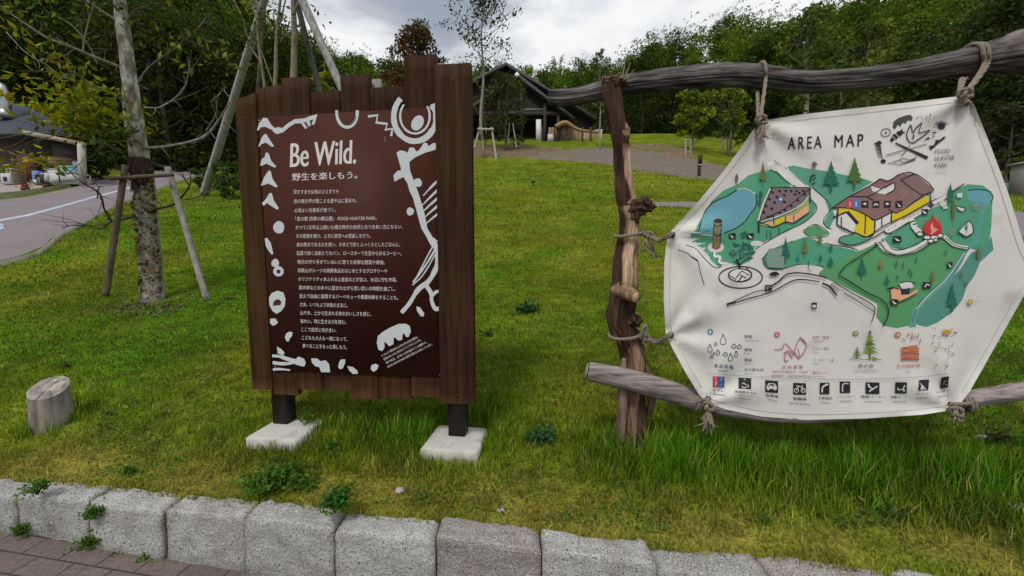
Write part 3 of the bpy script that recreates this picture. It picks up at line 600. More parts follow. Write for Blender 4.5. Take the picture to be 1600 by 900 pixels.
D.stroke(z8([(126, 697), (180, 702), (240, 722), (290, 738), (340, 742)]), 3.6, WH, w2=9); D.stroke(z8([(130, 745), (190, 752), (250, 750), (290, 738)]), 5.4, WH, w2=4); D.stroke(z8([(132, 793), (180, 790), (252, 797)]), 4, WH, w2=2.6)
D.poly(z8([(285, 728), (310, 702), (350, 718), (362, 745), (352, 772), (325, 768), (290, 758)]), WH)
for q in ([(400, 715), (440, 715), (465, 735), (500, 728), (525, 755), (532, 812), (470, 812), (455, 775), (430, 772), (405, 745)], [(610, 722), (638, 722), (636, 750), (620, 785), (600, 792), (588, 775), (595, 740)],
          [(652, 768), (690, 775), (722, 800), (726, 822), (690, 824), (665, 800)], [(820, 762), (850, 752), (872, 765), (858, 795), (835, 810), (815, 790)], [(1135, 352), (1160, 358), (1190, 400), (1185, 423), (1165, 420), (1140, 385)]): D.cut('seed_mark'); D.poly(z8(q), WH)
D.build('seed_figure', panel); D = Decal(bf, lift=PANEL_OFF + 0.0004, inc=0.00002)
D.poly(z8([(865, 560), (900, 530), (950, 500), (1010, 475), (1060, 472), (1090, 490), (1096, 530), (1080, 565), (1062, 565), (1050, 540), (1038, 548), (1035, 585), (1010, 592), (985, 568), (975, 575), (975, 615), (945, 630), (925, 610), (912, 595), (912, 640), (895, 665), (870, 655), (858, 610)]), WH)
D.build('comb_figure', panel); D = Decal(bf, lift=PANEL_OFF + 0.0004, inc=0.00002)
D.ring(544.5, 177, 16, 23, 5, WH, a0=-8, a1=188); D.ring(546, 175, 10.5, 17, 0.8, (0.051, 0.0150, 0.0100), a0=0, a1=180)
D.ring(545.5, 180, 13, 17, 1.4, (0.051, 0.0150, 0.0100), a0=10, a1=150)
D.stroke([(577, 183.5), (592, 181.5), (590, 193), (607, 195), (604, 204), (615, 202.5), (613, 214)], 4.2, WH, n=7)
D.ring(650, 184, 33, 38, 8.5, WH, a0=-32, a1=228, rot=0); D.ring(649, 190, 30, 31, 7, WH, a0=25, a1=155); D.ring(650, 183, 23, 27, 3.2, WH, a0=-35, a1=222)
D.poly([(672, 168.5), (684, 168), (684.5, 184), (678, 176)], WH); D.poly([(680, 190), (685, 186), (685, 200), (679, 206)], WH)
D.ell(654, 193.5, 9, 12.5, WH, rot=0.5); D.stroke([(603, 214), (604, 223)], 1.6, (0.2, 0.12, 0.1))
D.build('ring_figure', panel); D = Decal(bf, lift=PANEL_OFF + 0.0004, inc=0.00002)
D.poly(z7([(830, 300), (850, 285), (880, 290), (895, 300), (905, 270), (930, 268), (945, 292), (960, 285), (990, 240), (1010, 245), (1015, 262), (1045, 242), (1065, 245), (1075, 268), (1055, 282), (1000, 298), (940, 325), (905, 352), (908, 400), (930, 460), (960, 540), (990, 640), (1010, 740), (1040, 790), (1058, 800), (1060, 840), (1040, 852), (1025, 830), (1005, 790), (975, 740), (950, 650), (925, 560), (905, 520), (895, 480), (870, 440), (850, 450), (818, 468), (812, 430), (835, 405), (858, 400), (845, 350)]), WH)
D.ell(*z7([(953, 473)])[0], 7, 6.5, WH, rot=0.6, jit=0.05); D.ell(*z7([(910, 641)])[0], 5.8, 6.3, WH, jit=0.04)
for a, b in (((985, 550), (1076, 455)), ((980, 605), (1078, 508)), ((985, 640), (1080, 555)), ((990, 678), (1080, 600)), ((998, 715), (1082, 645))): D.stroke(z7([a, ((a[0] + b[0]) / 2 - 6, (a[1] + b[1]) / 2 + 4), b]), 1.6, WH, w2=4)
D.stroke([(689, 377), (668, 412), (647, 441)], 3, WH); D.stroke([(688, 385), (682, 397), (662, 430), (646, 445)], 2.0, WH)
D.stroke([(680, 382), (686, 395), (684, 415), (672, 438), (655, 452), (641, 474), (629, 488)], 9, WH, w2=6); D.ell(679, 379, 5, 5.5, WH); D.stroke([(689, 372), (676, 388), (650, 438)], 2.0, WH)
D.stroke([(667, 445), (675, 458), (676, 470), (682, 482), (691, 480)], 7, WH, w2=5.5); D.stroke([(677, 462), (683, 455.5), (691.5, 455)], 5, WH)
D.build('spear_figure', panel)
T1 = Decal(bf, lift=PANEL_OFF + 0.0008, inc=0.00002)
T1.text('Be Wild.', (457, 244), (558.5, 238), 37, WT, bold=0.026); T1.build('heading', panel)
T2 = Decal(bf, lift=PANEL_OFF + 0.0008, inc=0.00002); T2.text('野生を楽しもう。', (459.5, 277.5), (560.5, 274), 11.5, WT, bold=0.022); T2.build('subheading', panel)
T3 = Decal(bf, lift=PANEL_OFF + 0.0008, inc=0.00002)
for s_, x0, y0_, x1, y1_ in (("耳をすませば鳥のさえずりや", 461.5, 300.5, 532, 300), ("虫の鳴き声が聞こえる里や山に囲まれ、", 462, 315, 560, 313.8), ("心地よい生態系が息づく。", 463, 329, 527, 328.2),
        ("「道の駅 四季の郷公園」 FOOD HUNTER PARK。", 464, 342.4, 591, 341), ("かつて1万年以上続いた縄文時代の自然とのつきあい方にならい、", 464.5, 355.7, 631, 354.5), ("その恩恵を受け、ときに自然への恩返しを行う。", 465.5, 369, 581, 368.7),
        ("食の原点である火を使い、かまどで炊くふっくらとしたごはんに、", 466, 382.2, 627, 382), ("石窯で焼く出来たてのパン、ロースターで生豆から炒るコーヒー。", 466, 395.5, 629, 395.8), ("地元の作り手がていねいに育てた新鮮な野菜や果物。", 467.3, 409, 603, 410),
        ("和歌山がルーツの発酵食品をはじめとするグロサリーや", 468, 422.3, 607, 423.3), ("オリジナリティあふれる土産品などが並ぶ、水辺に佇む市場。", 468.6, 435.6, 622, 437), ("雑木林などの木々に囲まれながら思い思いの時間を過ごし、", 469.6, 448.8, 620, 451),
        ("炭火で自由に調理するバーベキューや農業体験をすることも。", 470.5, 462, 624, 464.6), ("さあ、いつもより本能のままに。", 471.5, 475, 545.5, 476.6), ("山や木、土から生まれる食のおいしさを感じ、", 472, 488, 582, 490),
        ("味わい、時に生きる力を育む。", 472.3, 501, 543, 502.6), ("ここで自然と向き合い、", 473.5, 513.8, 528, 515.4), ("こどもも大人も一緒になって、", 474.5, 526.6, 545.5, 528.8), ("食べることをもっと楽しもう。", 475.3, 539, 544.5, 541.6)):
    T3.text(s_, (x0, y0_), (x1, y1_), 6.8, WT, bold=0.0)
T3.build('paragraph', panel)
T4 = Decal(bf, lift=PANEL_OFF + 0.0008, inc=0.00002)
for s_, a, b in (("いつもより野性的な心がめざめる食の時間を、", (598, 555), (655, 525)), ("自然のめぐみに包まれてすごすひとときを、", (601.5, 560.5), (660, 529.5)), ("森や水辺、大地と火が出会うこの場所で。", (605, 566), (668, 533.5)), ("FOOD HUNTER PARKは自然の恵みを大切にしています。", (607.5, 572), (676.5, 536.5))): T4.text(s_, a, b, 4.0, WT, bold=0.006)
T4.build('footnote', panel)

# ------------------------------------------------------------------ rustic log frame
fdir = np.array([1.0, -0.17, 0]); fdir /= np.linalg.norm(fdir); fn_ = np.array([fdir[1], -fdir[0], 0]); FO = np.array([0.66, 2.20, 0.0])
if fn_[1] > 0: fn_ = -fn_
def FP(px, py, off=0.0):   # off: metres towards the camera from the post plane
    px = np.asarray(px, float); py = np.asarray(py, float); u = (px - 800) / F; v = (py - 450) / F
    R = np.stack([u, CP - v * SP, -SP - v * CP], -1); o_ = FO + fn_[None] * 0 if False else FO
    num = ((o_ - np.array([0, 0, CAMZ])) @ fn_) + off
    t = num / (R @ fn_); return R * t[..., None] + [0, 0, CAMZ]
def pxr(w, px, py, off=0.0):   # photo width in pixels to radius in metres there
    p = FP(px, py, off); return float(w / 2 / F * (p[1] * CP - (p[2] - CAMZ) * SP))
fb = FP(985, 685); fb[2] = float(H(np.array([fb[0]]), np.array([fb[1]]))[0])
frame = thing('log_frame', fb, 'rustic frame of gnarled driftwood post and rough log rails holding the map banner', 'log frame')
pp = [(952, 120, 24), (955, 145, 30), (960, 175, 28), (966, 205, 27), (971, 235, 27), (973, 270, 29), (977, 305, 31), (984, 340, 33), (983, 370, 33), (977, 400, 36), (977, 430, 41), (974, 462, 43), (968, 492, 42), (973, 515, 38), (985, 540, 36), (990, 580, 38), (989, 630, 40), (990, 700, 46)]
ppath = [FP(a, b, 0.0) for a, b, w in pp]; prad = [pxr(w, a, b) for a, b, w in pp]
def postcol(v, c):
    u = (v - FO) @ fdir; cz = np.interp(v[:, 2], [q[2] for q in ppath][::-1], [float((q - FO) @ fdir) for q in ppath][::-1])
    d = u - cz; nz = fbm(np.stack([u * 9, v[:, 1] * 9, v[:, 2] * 2.2], -1), 4)
    n3 = fbm(np.stack([u * 60, v[:, 1] * 60, v[:, 2] * 5], -1), 4); bark = np.array([0.060, 0.033, 0.023]); pale = np.array([0.40, 0.28, 0.185]); red = np.array([0.15, 0.075, 0.048])
    zt = FP(985, 225)[2]; zb_ = FP(985, 452)[2]
    hm = np.clip((v[:, 2] - zb_) / 0.05, 0, 1) * np.clip((zt - v[:, 2]) / 0.05, 0, 1)
    top = np.clip((v[:, 2] - FP(985, 325)[2]) / 0.05, 0, 1)
    th = -0.040 + 0.045 * top
    w = hm * np.clip((d - th + (nz - 0.5) * 0.10) / 0.008, 0, 1)
    w2 = np.clip((nz - 0.55) * 9, 0, 1)[:, None] * 0.7
    base = (bark * (1 - w2) + red * w2) * (0.25 + 1.5 * n3[:, None])
    low = np.clip((FP(985, 520)[2] - v[:, 2]) / 0.05, 0, 1) * np.clip((nz - 0.47) * 14, 0, 1) * 0.75
    w = np.maximum(w, low * 0.5)[:, None]
    return base * (1 - w) + pale * (0.45 + 1.1 * n3[:, None]) * w
post = MB().tube(ppath, prad, seg=110, n=300, noise=0.24, nf=(1.6, 6.5), groove=0.30, colfn=postcol).build('post', M['post'], frame, smooth=True)
def knot(px, py, r, off, sc=(1, 1, 1), col=(0.06, 0.035, 0.025), rough=0.6, seed=0):
    bm = bmesh.new(); bmesh.ops.create_icosphere(bm, subdivisions=4, radius=1); v = np.array([w.co[:] for w in bm.verts]); f = np.array([[w.index for w in q.verts] for q in bm.faces]); bm.free()
    nz = fbm(v * 2.2 + seed, 4); v = v * (1 + rough * 2 * (nz - 0.5))[:, None] * np.array(sc) * r + FP(px, py, off)
    cc = np.array(col) * (0.6 + 0.9 * nz[:, None]); MB().add(v, None, f, cc).build('knot', M['post'], post, smooth=True)
knot(998, 322, 0.052, 0.03, (1.15, 1, 0.95), seed=1, rough=1.0); knot(1011, 318, 0.024, 0.05, seed=8, rough=1.0); knot(992, 340, 0.03, 0.04, seed=5, rough=0.8); knot(978, 207, 0.027, 0.02, (0.8, 1, 1.5), seed=2, col=(0.2, 0.13, 0.09)); knot(993, 500, 0.032, 0.05, seed=3, rough=0.9)
knot(962, 128, 0.05, 0.0, (1.1, 1, 0.5), seed=6, rough=1.1, col=(0.11, 0.08, 0.06))
MB().tube([FP(966, 450, 0.0), FP(978, 457, 0.06), FP(993, 464, 0.125)], [0.055, 0.043, 0.034], seg=28, n=18, noise=0.22, nf=(1.4, 9), col=(0.20, 0.13, 0.085)).build('branch_stub', M['post'], post, smooth=True)
c = FP(994.5, 464.8, 0.131); d_ = FP(993, 464, 0.125) - FP(978, 457, 0.06); d_ /= np.linalg.norm(d_); MB().tube([c, c + d_ * 0.006], [0.030, 0.027], seg=20, n=2, col=(0.34, 0.25, 0.16)).build('cut_end', M['post'], post); MB().tube([c + d_ * 0.0062, c + d_ * 0.008], [0.011, 0.008], seg=14, n=2, col=(0.10, 0.06, 0.04)).build('heartwood', M['post'], post)
MB().tube([FP(975, 560, 0.09), FP(973, 600, 0.085), FP(972, 640, 0.08), FP(970, 690, 0.07)], [0.012, 0.03, 0.03, 0.028], seg=20, n=40, noise=0.15, nf=(1.5, 8), groove=0.15, col=(0.17, 0.12, 0.095)).build('split_limb', M['post'], post, smooth=True)
MB().tube([FP(1003, 560, 0.0), FP(1012, 590, 0.0), FP(1018, 625, 0.0), FP(1012, 650, 0.0)], [0.01, 0.03, 0.028, 0.01], seg=16, n=30, noise=0.3, nf=(1.5, 12), groove=0.2, col=(0.16, 0.10, 0.065)).build('bark_flake', M['post'], post, smooth=True)
tw = MB()
for a in range(8):
    x = 942 + a * 4.0; tw.tube([FP(x, 128, 0.02), FP(x + random.uniform(-3, 4), 121 - random.uniform(0, 4), 0.02), FP(x + random.uniform(-2, 6), 118 - random.uniform(0, 6), 0.02)], [0.006, 0.004, 0.0015], seg=5, n=6, col=(0.16, 0.12, 0.10))
for (a, b) in ((976, 92), (985, 98), (992, 108)): tw.tube([FP(968, 128, 0.0), FP((968 + a) / 2 + 3, (128 + b) / 2, 0.0), FP(a, b, 0.0)], [0.006, 0.004, 0.0015], seg=5, n=6, col=(0.20, 0.17, 0.14))
tw.build('splinter', M['post'], post)
tbp = [(857, 153, 24), (880, 153, 27), (905, 150, 26), (935, 143, 28), (975, 133, 31), (1050, 124, 33), (1130, 118, 35), (1190, 120, 35), (1260, 128, 33), (1340, 124, 33), (1420, 113, 35), (1500, 98, 40), (1555, 88, 50), (1600, 84, 60), (1690, 78, 62), (1790, 70, 50)]
TBO = -0.085
def beamcol(v, c):
    nz = np.clip(fbm(np.stack([v[:, 0] * 4, v[:, 1] * 40, v[:, 2] * 40], -1), 4)[:, None] * 2.2 - 0.6, 0, 1); nb = fbm(v * 3 + 5, 3)[:, None]
    col = np.array([0.035, 0.032, 0.033]) * (1 - nz) + np.array([0.17, 0.16, 0.155]) * nz
    w = np.clip((nb - 0.55) * 6, 0, 1) * 0.5; return col * (1 - w) + np.array([0.09, 0.075, 0.065]) * w
tbpath = [FP(a, b, TBO) for a, b, w in tbp]
tbeam = MB().tube(tbpath, [pxr(w, a, b, TBO) for a, b, w in tbp], seg=84, n=380, noise=0.15, nf=(2.2, 4.5), groove=0.24, colfn=beamcol).build('top_rail', M['log'], frame, smooth=True)
knot_c = FP(1562, 72, TBO + 0.01)
MB().tube([FP(1552, 88, TBO), FP(1565, 74, TBO + 0.02), FP(1590, 62, TBO + 0.02), FP(1625, 64, TBO)], [0.03, 0.04, 0.045, 0.03], seg=24, n=40, noise=0.25, nf=(1.6, 9), groove=0.15, col=(0.15, 0.135, 0.12)).build('branch_stub', M['log'], tbeam, smooth=True)
bbp = [(920, 580, 30), (960, 588, 34), (1000, 598, 34), (1050, 612, 34), (1090, 625, 32), (1160, 643, 24), (1240, 650, 22), (1330, 646, 20), (1420, 638, 22), (1500, 626, 26), (1560, 616, 27), (1620, 608, 28), (1790, 590, 28)]
BBO = 0.105
def railcol(v, c):
    nz = fbm(np.stack([v[:, 0] * 3, v[:, 1] * 16, v[:, 2] * 16], -1), 4)[:, None]; return np.array([0.13, 0.105, 0.10]) * (1 - nz) + np.array([0.30, 0.265, 0.25]) * nz
brail = MB().tube([FP(a, b, BBO) for a, b, w in bbp], [pxr(w, a, b, BBO) for a, b, w in bbp], seg=40, n=220, noise=0.10, nf=(1.4, 3.5), groove=0.08, colfn=railcol).build('bottom_rail', M['log'], frame, smooth=True)
c0 = FP(919, 579.6, BBO); c1 = FP(960, 588, BBO); dd = (c1 - c0) / np.linalg.norm(c1 - c0); rr0 = pxr(25, 920, 580, BBO)
MB().tube([c0 - dd * 0.012, c0 - dd * 0.006], [rr0 * 0.93, rr0], seg=24, n=2, col=(0.23, 0.21, 0.20)).build('cut_end', M['post'], brail)
# far post outside the right edge carries the rails
fp2 = [FP(1775, 20, -0.02), FP(1770, 200, 0), FP(1765, 400, 0), FP(1770, 600, 0), FP(1775, 760, 0)]
MB().tube(fp2, [0.07, 0.08, 0.085, 0.085, 0.09], seg=32, n=120, noise=0.2, nf=(1.6, 6), groove=0.15, col=(0.06, 0.036, 0.026)).build('post', M['post'], frame, smooth=True)

# ------------------------------------------------------------------ banner
BNO = 0.155
CORN = [(1186, 190), (1510, 150), (1045, 362), (1042, 523), (1103, 630), (1490, 640)]
def bulge(px, py):
    px = np.asarray(px, float); py = np.asarray(py, float)
    z = 0.010 * np.sin(px / 60.0 + py / 190.0) + 0.007 * np.sin(px / 55.0 - py / 75.0 + 1.0) * np.clip((py - 250) / 300, 0.15, 1)
    z = z + 0.020 * np.exp(-((px - 1330) / 170) ** 2 - ((py - 430) / 130) ** 2)
    for (a, b) in CORN:
        d = np.hypot(px - a, py - b); ang = np.arctan2(py - b, px - a); z = z + 0.014 * np.sin(ang * 7 + a) * np.exp(-((d - 45) / 50) ** 2)
    z = z + 0.012 * np.sin(px / 42.0) * np.clip((py - 600) / 50, 0, 1)
    return z
def BN(px, py, l=0.0): return FP(px, py, BNO + bulge(px, py) + l)
def densify(pts, st=9):
    o_ = []; n = len(pts)
    for k in range(n):
        a = np.array(pts[k], float); b = np.array(pts[(k + 1) % n], float); m = max(1, int(np.hypot(*(b - a)) / st))
        for j in range(m): o_.append(a + (b - a) * j / m)
    return np.array(o_)
outl = [(1176, 204), (1189, 189), (1250, 179), (1330, 170), (1420, 160), (1500, 150), (1512, 152), (1522, 163), (1548, 228), (1575, 300), (1598, 375), (1618, 428), (1600, 462), (1570, 515), (1540, 568), (1515, 612), (1500, 632), (1487, 641), (1440, 648), (1350, 654), (1260, 656), (1190, 651), (1140, 641), (1108, 632), (1093, 618), (1070, 580), (1050, 543), (1040, 520), (1037, 470), (1038, 410), (1043, 366), (1058, 350), (1090, 316), (1130, 268), (1160, 228)]
bfoot = FP(1300, 660, BNO)
banner = thing('map_banner', bfoot, 'eight-sided off-white cloth banner printed with a painted area map, roped to the log frame', 'banner')
v, f = tess(densify(outl, 7), 7)
ctr = BN(v[:, 0], v[:, 1]); f = [list(q) for q in f]
bk = FP(v[:, 0], v[:, 1], BNO - 0.0025 + bulge(v[:, 0], v[:, 1])); nv = len(v)
from collections import Counter
ec = Counter()
for q in f:
    for a, b in ((q[0], q[1]), (q[1], q[2]), (q[2], q[0])): ec[(a, b)] += 1
side = [[a, b, b + nv, a + nv] for (a, b) in ec if (b, a) not in ec]
cmb = MB().add(ctr, None, f).add(bk, None, [[q[2], q[1], q[0]] for q in f])
for (a, b, c_, d_) in side: cmb.add(np.array([ctr[a], ctr[b], bk[b], bk[a]]), [[0, 1, 2, 3]])
cloth = cmb.build('cloth', M['cloth'], banner, smooth=True)
K_ = (0.016, 0.016, 0.018); G1 = (0.075, 0.30, 0.175); G2 = (0.085, 0.285, 0.115); G3 = (0.05, 0.26, 0.12); TL = (0.10, 0.30, 0.28); LK = (0.12, 0.32, 0.38); PATH = (0.62, 0.61, 0.575)
RF = (0.21, 0.125, 0.115); YL = (0.60, 0.46, 0.01); OR = (0.70, 0.36, 0.20); RD = (0.48, 0.03, 0.03); DG = (0.015, 0.12, 0.08); OL = (0.13, 0.16, 0.04); GY = (0.30, 0.30, 0.30); BLU = (0.03, 0.15, 0.42)
zA = Z(1080, 230, 0.21104); zB = Z(1290, 250, 0.18893); zC = Z(1290, 390, 0.175); zM = Z(1040, 140, 0.35556); zD = Z(1060, 340, 0.225)
A = Decal(BN, lift=0.0008, inc=0.00003, step=7)
def tree_mark(x, y, w, h, col, jag=True, trunk=None):
    n = 5; pts = []
    for k in range(n): pts += [(x + w * 0.5 * (k + 0.6) / n, y + h * 0.8 * (k + 0.8) / n), (x + w * 0.32 * (k + 0.4) / n, y + h * 0.8 * (k + 0.75) / n)] if jag else [(x + w * 0.5 * math.sin(math.pi * (k + 0.7) / (n + 0.6)), y + h * 0.8 * (k + 0.7) / n)]
    L2 = [(x, y)] + pts + [(x + w * 0.07, y + h * 0.78), (x + w * 0.05, y + h), (x - w * 0.05, y + h), (x - w * 0.07, y + h * 0.78)] + [(2 * x - a, b + (0.03 * h if i_ % 2 else 0)) for i_, (a, b) in enumerate(pts[::-1])]
    A.poly(L2, col)
def icon(x, y, w=7.5, h=7.5, kind=0, D_=None):
    D_ = D_ or A; D_.poly([(x - w / 2, y - h / 2), (x + w / 2, y - h / 2 - 0.3), (x + w / 2, y + h / 2 - 0.3), (x - w / 2, y + h / 2)], K_)
    wt = (0.58, 0.57, 0.55)
    if kind == 0: D_.poly([(x - w * 0.33, y - h * 0.3), (x + w * 0.35, y + h * 0.33), (x - w * 0.02, y + h * 0.33), (x - w * 0.1, y + h * 0.1)], wt)
    elif kind == 1: D_.poly([(x - w * 0.3, y - h * 0.05), (x, y - h * 0.3), (x + w * 0.3, y - h * 0.05), (x, y + h * 0.1)], wt)
    elif kind == 2: D_.stroke([(x - w * 0.3, y + h * 0.2), (x, y - h * 0.1), (x + w * 0.3, y + h * 0.15)], w * 0.16, wt)
# lawns, lakes, river
A.poly(zA([(0, 690), (-5, 640), (40, 590), (100, 480), (160, 390), (240, 320), (350, 270), (420, 210), (500, 185), (590, 165), (650, 190), (720, 270), (740, 300), (880, 300), (890, 380), (930, 440), (900, 500), (830, 560), (720, 620), (560, 690), (470, 740), (440, 840), (350, 880), (260, 850), (205, 890), (150, 840), (60, 740)]), G1)
A.poly(zM([(535, 340), (560, 333), (640, 350), (720, 360), (800, 378), (870, 392), (910, 405), (800, 470), (730, 520), (745, 560), (720, 610), (690, 590), (720, 540), (700, 480), (640, 430), (560, 375)]), (0.085, 0.29, 0.20))
A.poly(zM([(425, 740), (460, 705), (560, 665), (620, 645), (700, 680), (760, 690), (830, 705), (845, 715), (790, 760), (730, 795), (680, 775), (590, 765), (520, 785), (460, 790), (430, 765)]), G1)
A.stroke(zM([(425, 745), (460, 708), (560, 665)]), 1.2, K_); A.stroke(zM([(425, 740), (440, 780), (500, 790), (590, 767), (680, 775), (735, 797), (850, 712), (700, 675)]), 1.4, K_)
A.poly(zM([(605, 620), (660, 592), (718, 632), (680, 650), (615, 640)]), G2); A.stroke(zM([(605, 620), (660, 592), (718, 632), (685, 650), (640, 650), (605, 625)]), 1.1, K_)
A.poly(zB([(-60, 940), (0, 880), (120, 840), (260, 760), (420, 690), (470, 760), (600, 790), (740, 760), (860, 690), (960, 640), (1040, 690), (1180, 730), (1130, 850), (1000, 1060), (900, 1180), (800, 1270), (740, 1360), (590, 1390), (480, 1370), (420, 1300), (430, 1190), (260, 1100), (100, 1020), (-40, 960)]), G2)
A.poly(zB([(480, 650), (600, 560), (700, 500), (800, 440), (900, 390), (1000, 360), (1060, 250), (1180, 200), (1300, 210), (1370, 260), (1380, 340), (1370, 560), (1340, 760), (1190, 730), (1060, 690), (980, 640), (860, 620), (760, 700), (640, 745), (540, 720)]), G1)
A.poly(zC([(1440, -40), (1480, -120), (1500, 0), (1380, 110), (1330, 230), (1260, 330), (1220, 450), (1130, 560), (1000, 650), (900, 690), (820, 670), (800, 620), (900, 480), (1050, 330), (1200, 180), (1300, 30)]), (0.075, 0.25, 0.20))
A.poly(zB([(1165, 260), (1240, 240), (1300, 250), (1350, 260), (1382, 320), (1340, 380), (1310, 440), (1290, 560), (1260, 680), (1180, 740), (1100, 900), (1000, 1040), (840, 1160), (770, 1260), (745, 1380), (690, 1385), (720, 1250), (800, 1130), (960, 1010), (1080, 850), (1170, 720), (1250, 620), (1270, 460), (1290, 400), (1240, 350), (1180, 330)]), TL, 0)
A.poly(zB([(1168, 262), (1240, 242), (1300, 252), (1350, 262), (1380, 320), (1330, 372), (1240, 348), (1180, 328)]), LK)
A.stroke(zB([(1180, 250), (1260, 245), (1340, 255), (1385, 300), (1370, 350)]), 1.6, K_); A.stroke(zC([(1290, -20), (1200, 110), (1120, 230), (1010, 320), (870, 430), (800, 560), (770, 650)]), 1.0, (0.03, 0.09, 0.08)); A.stroke(zC([(1240, 30), (1100, 240), (930, 400), (810, 530)]), 1.2, PATH)
A.poly(zA([(60, 610), (75, 560), (110, 470), (160, 415), (250, 370), (330, 325), (400, 310), (460, 330), (480, 350), (480, 430), (440, 490), (390, 550), (330, 600), (250, 635), (140, 650), (75, 640)]), LK)
A.stroke(zA([(55, 620), (75, 545), (110, 465), (170, 405), (260, 365), (340, 315)]), 1.8, K_); A.stroke(zA([(480, 345), (482, 430), (440, 490), (390, 560), (320, 605), (245, 635)]), 1.6, K_); A.stroke(zA([(340, 315), (400, 305), (478, 345)]), 1.0, PATH)
A.ell(*zA([(110, 625)])[0], 1.4, 0.9, K_); A.ell(*zA([(132, 622)])[0], 1.2, 0.9, K_); A.stroke(zA([(70, 645), (150, 655), (170, 650)]), 1.6, PATH)
# paths
A.poly(zA([(560, 120), (620, 100), (700, 150), (870, 290), (830, 300), (760, 290), (690, 230), (640, 180), (560, 165)]), PATH); A.stroke(zA([(615, 100), (700, 155), (850, 280)]), 1.2, K_); A.stroke(zA([(585, 165), (640, 195), (700, 250), (770, 290)]), 1.8, (0.02, 0.08, 0.06))
A.stroke(zA([(475, 755), (560, 700), (700, 620), (830, 560), (910, 490), (930, 440), (890, 390)]), 1.2, K_); A.stroke(zA([(900, 300), (1010, 400), (1030, 460), (980, 540), (1000, 590), (1040, 605)]), 1.0, K_)
A.stroke(zD([(55, 190), (120, 215), (170, 270), (250, 345), (300, 340)]), 1.0, K_); A.stroke(zD([(0, 225), (60, 245), (95, 275), (135, 300), (150, 370), (180, 470)]), 1.0, K_); A.stroke(zD([(95, 272), (135, 300)]), 1.8, K_)
A.ell(*zD([(260, 205)])[0], 13, 8.5, PATH, jit=0.03); A.stroke(zD([(255, 235), (250, 265), (290, 275), (285, 310), (340, 320)]), 4, PATH); A.stroke(zD([(240, 240), (240, 268), (272, 280), (270, 310), (300, 330)]), 1.0, K_)
A.ell(*zD([(545, 180)])[0], 10, 4.5, PATH)
# round plaza with rocks
A.ring(*zD([(432, 415)])[0], 34, 17, 1.8, K_); A.poly(zD([(345, 410), (370, 370), (430, 350), (500, 360), (510, 385), (470, 430), (420, 445), (370, 440)]), PATH); A.ring(*zD([(428, 400)])[0], 18, 10, 2.0, K_)
for a, b in (((400, 420), (440, 370)), ((440, 370), (490, 400)), ((350, 400), (400, 430)), ((470, 350), (510, 385)), ((420, 440), (440, 410)), ((430, 400), (470, 420))): A.stroke(zD([a, b]), 1.8, K_)
A.stroke(zD([(425, 360), (420, 320), (400, 290)]), 3.0, K_); A.stroke(zD([(425, 330), (380, 300)]), 1.6, K_); A.stroke(zD([(425, 330), (470, 290), (520, 280)]), 1.6, K_)
# big dark tree and hidden caption
for q in range(46):
    a = random.uniform(0, 6.28); r_ = random.uniform(0, 1) ** 0.5; A.ell(1158.5 + math.cos(a) * r_ * 19, 393 + math.sin(a) * r_ * 13, random.uniform(2, 5), random.uniform(1.2, 2.6), DG, rot=random.uniform(0, 3), n=8)
A.poly(zD([(430, 110), (470, 90), (480, 130), (440, 150)]), DG)
A.text('やまぼうし Forest Tree', (1137, 394), (1180, 391), 4, (0.20, 0.30, 0.26)); A.text('Kids Plaza', (1141, 401.5), (1176, 399), 3.4, (0.20, 0.30, 0.26))
for x in (350, 475): A.poly(zD([(x, 112), (x + 48, 106), (x + 48, 148), (x, 150)]), K_); A.poly(zD([(x + 8, 118), (x + 42, 140), (x + 20, 142)]), PATH)
# tower
A.poly(zA([(172, 540), (200, 525), (228, 540), (215, 740), (185, 750), (155, 742), (168, 640)]), (0.22, 0.19, 0.10)); A.stroke(zA([(172, 540), (160, 742)]), 1.5, K_); A.stroke(zA([(226, 545), (212, 735)]), 1.3, K_)
for y_, c_ in ((575, K_), (610, (0.3, 0.25, 0.1)), (645, K_), (680, (0.25, 0.11, 0.05)), (712, K_)): A.stroke(zA([(170, y_), (195, y_ + 12), (220, y_ - 4)]), 1.5, c_)
A.ell(*zA([(199, 545)])[0], 6, 3.5, K_); A.stroke(zA([(160, 742), (190, 750), (212, 735)]), 1.8, (0.3, 0.03, 0.02))
# quarter-round shop
A.poly(zA([(585, 305), (890, 305), (880, 350), (760, 450), (640, 510), (510, 555), (495, 540)]), (0.19, 0.135, 0.15)); A.poly(zA([(510, 570), (640, 530), (770, 470), (870, 370), (875, 470), (760, 555), (700, 550), (620, 590), (520, 578)]), (0.32, 0.33, 0.12))
A.poly(zA([(525, 565), (605, 545), (605, 585), (530, 578)]), OR); A.poly(zA([(625, 540), (690, 510), (692, 552), (625, 578)]), YL); A.poly(zA([(705, 510), (755, 500), (758, 560), (705, 548)]), OR); A.poly(zA([(765, 500), (870, 430), (868, 480), (765, 552)]), OR)
for (a, b) in ((602, 335), (655, 325), (700, 325), (740, 325), (780, 322), (690, 355), (580, 385), (635, 370), (770, 350), (555, 435), (617, 410), (800, 340), (597, 455), (540, 482), (740, 435), (695, 465), (655, 485), (790, 395), (600, 510), (570, 515), (840, 350), (830, 325), (690, 405)): A.ell(*zA([(a, b)])[0], 2.7, 2.1, K_, rot=0.6, n=10)
A.stroke(zA([(585, 305), (535, 420), (495, 545)]), 2.4, PATH); A.stroke(zA([(600, 300), (545, 430), (510, 540)]), 1.2, K_); A.stroke(zA([(585, 300), (700, 297), (885, 300)]), 1.5, K_); A.stroke(zA([(878, 355), (820, 420), (740, 470), (620, 520), (515, 550)]), 1.6, PATH)
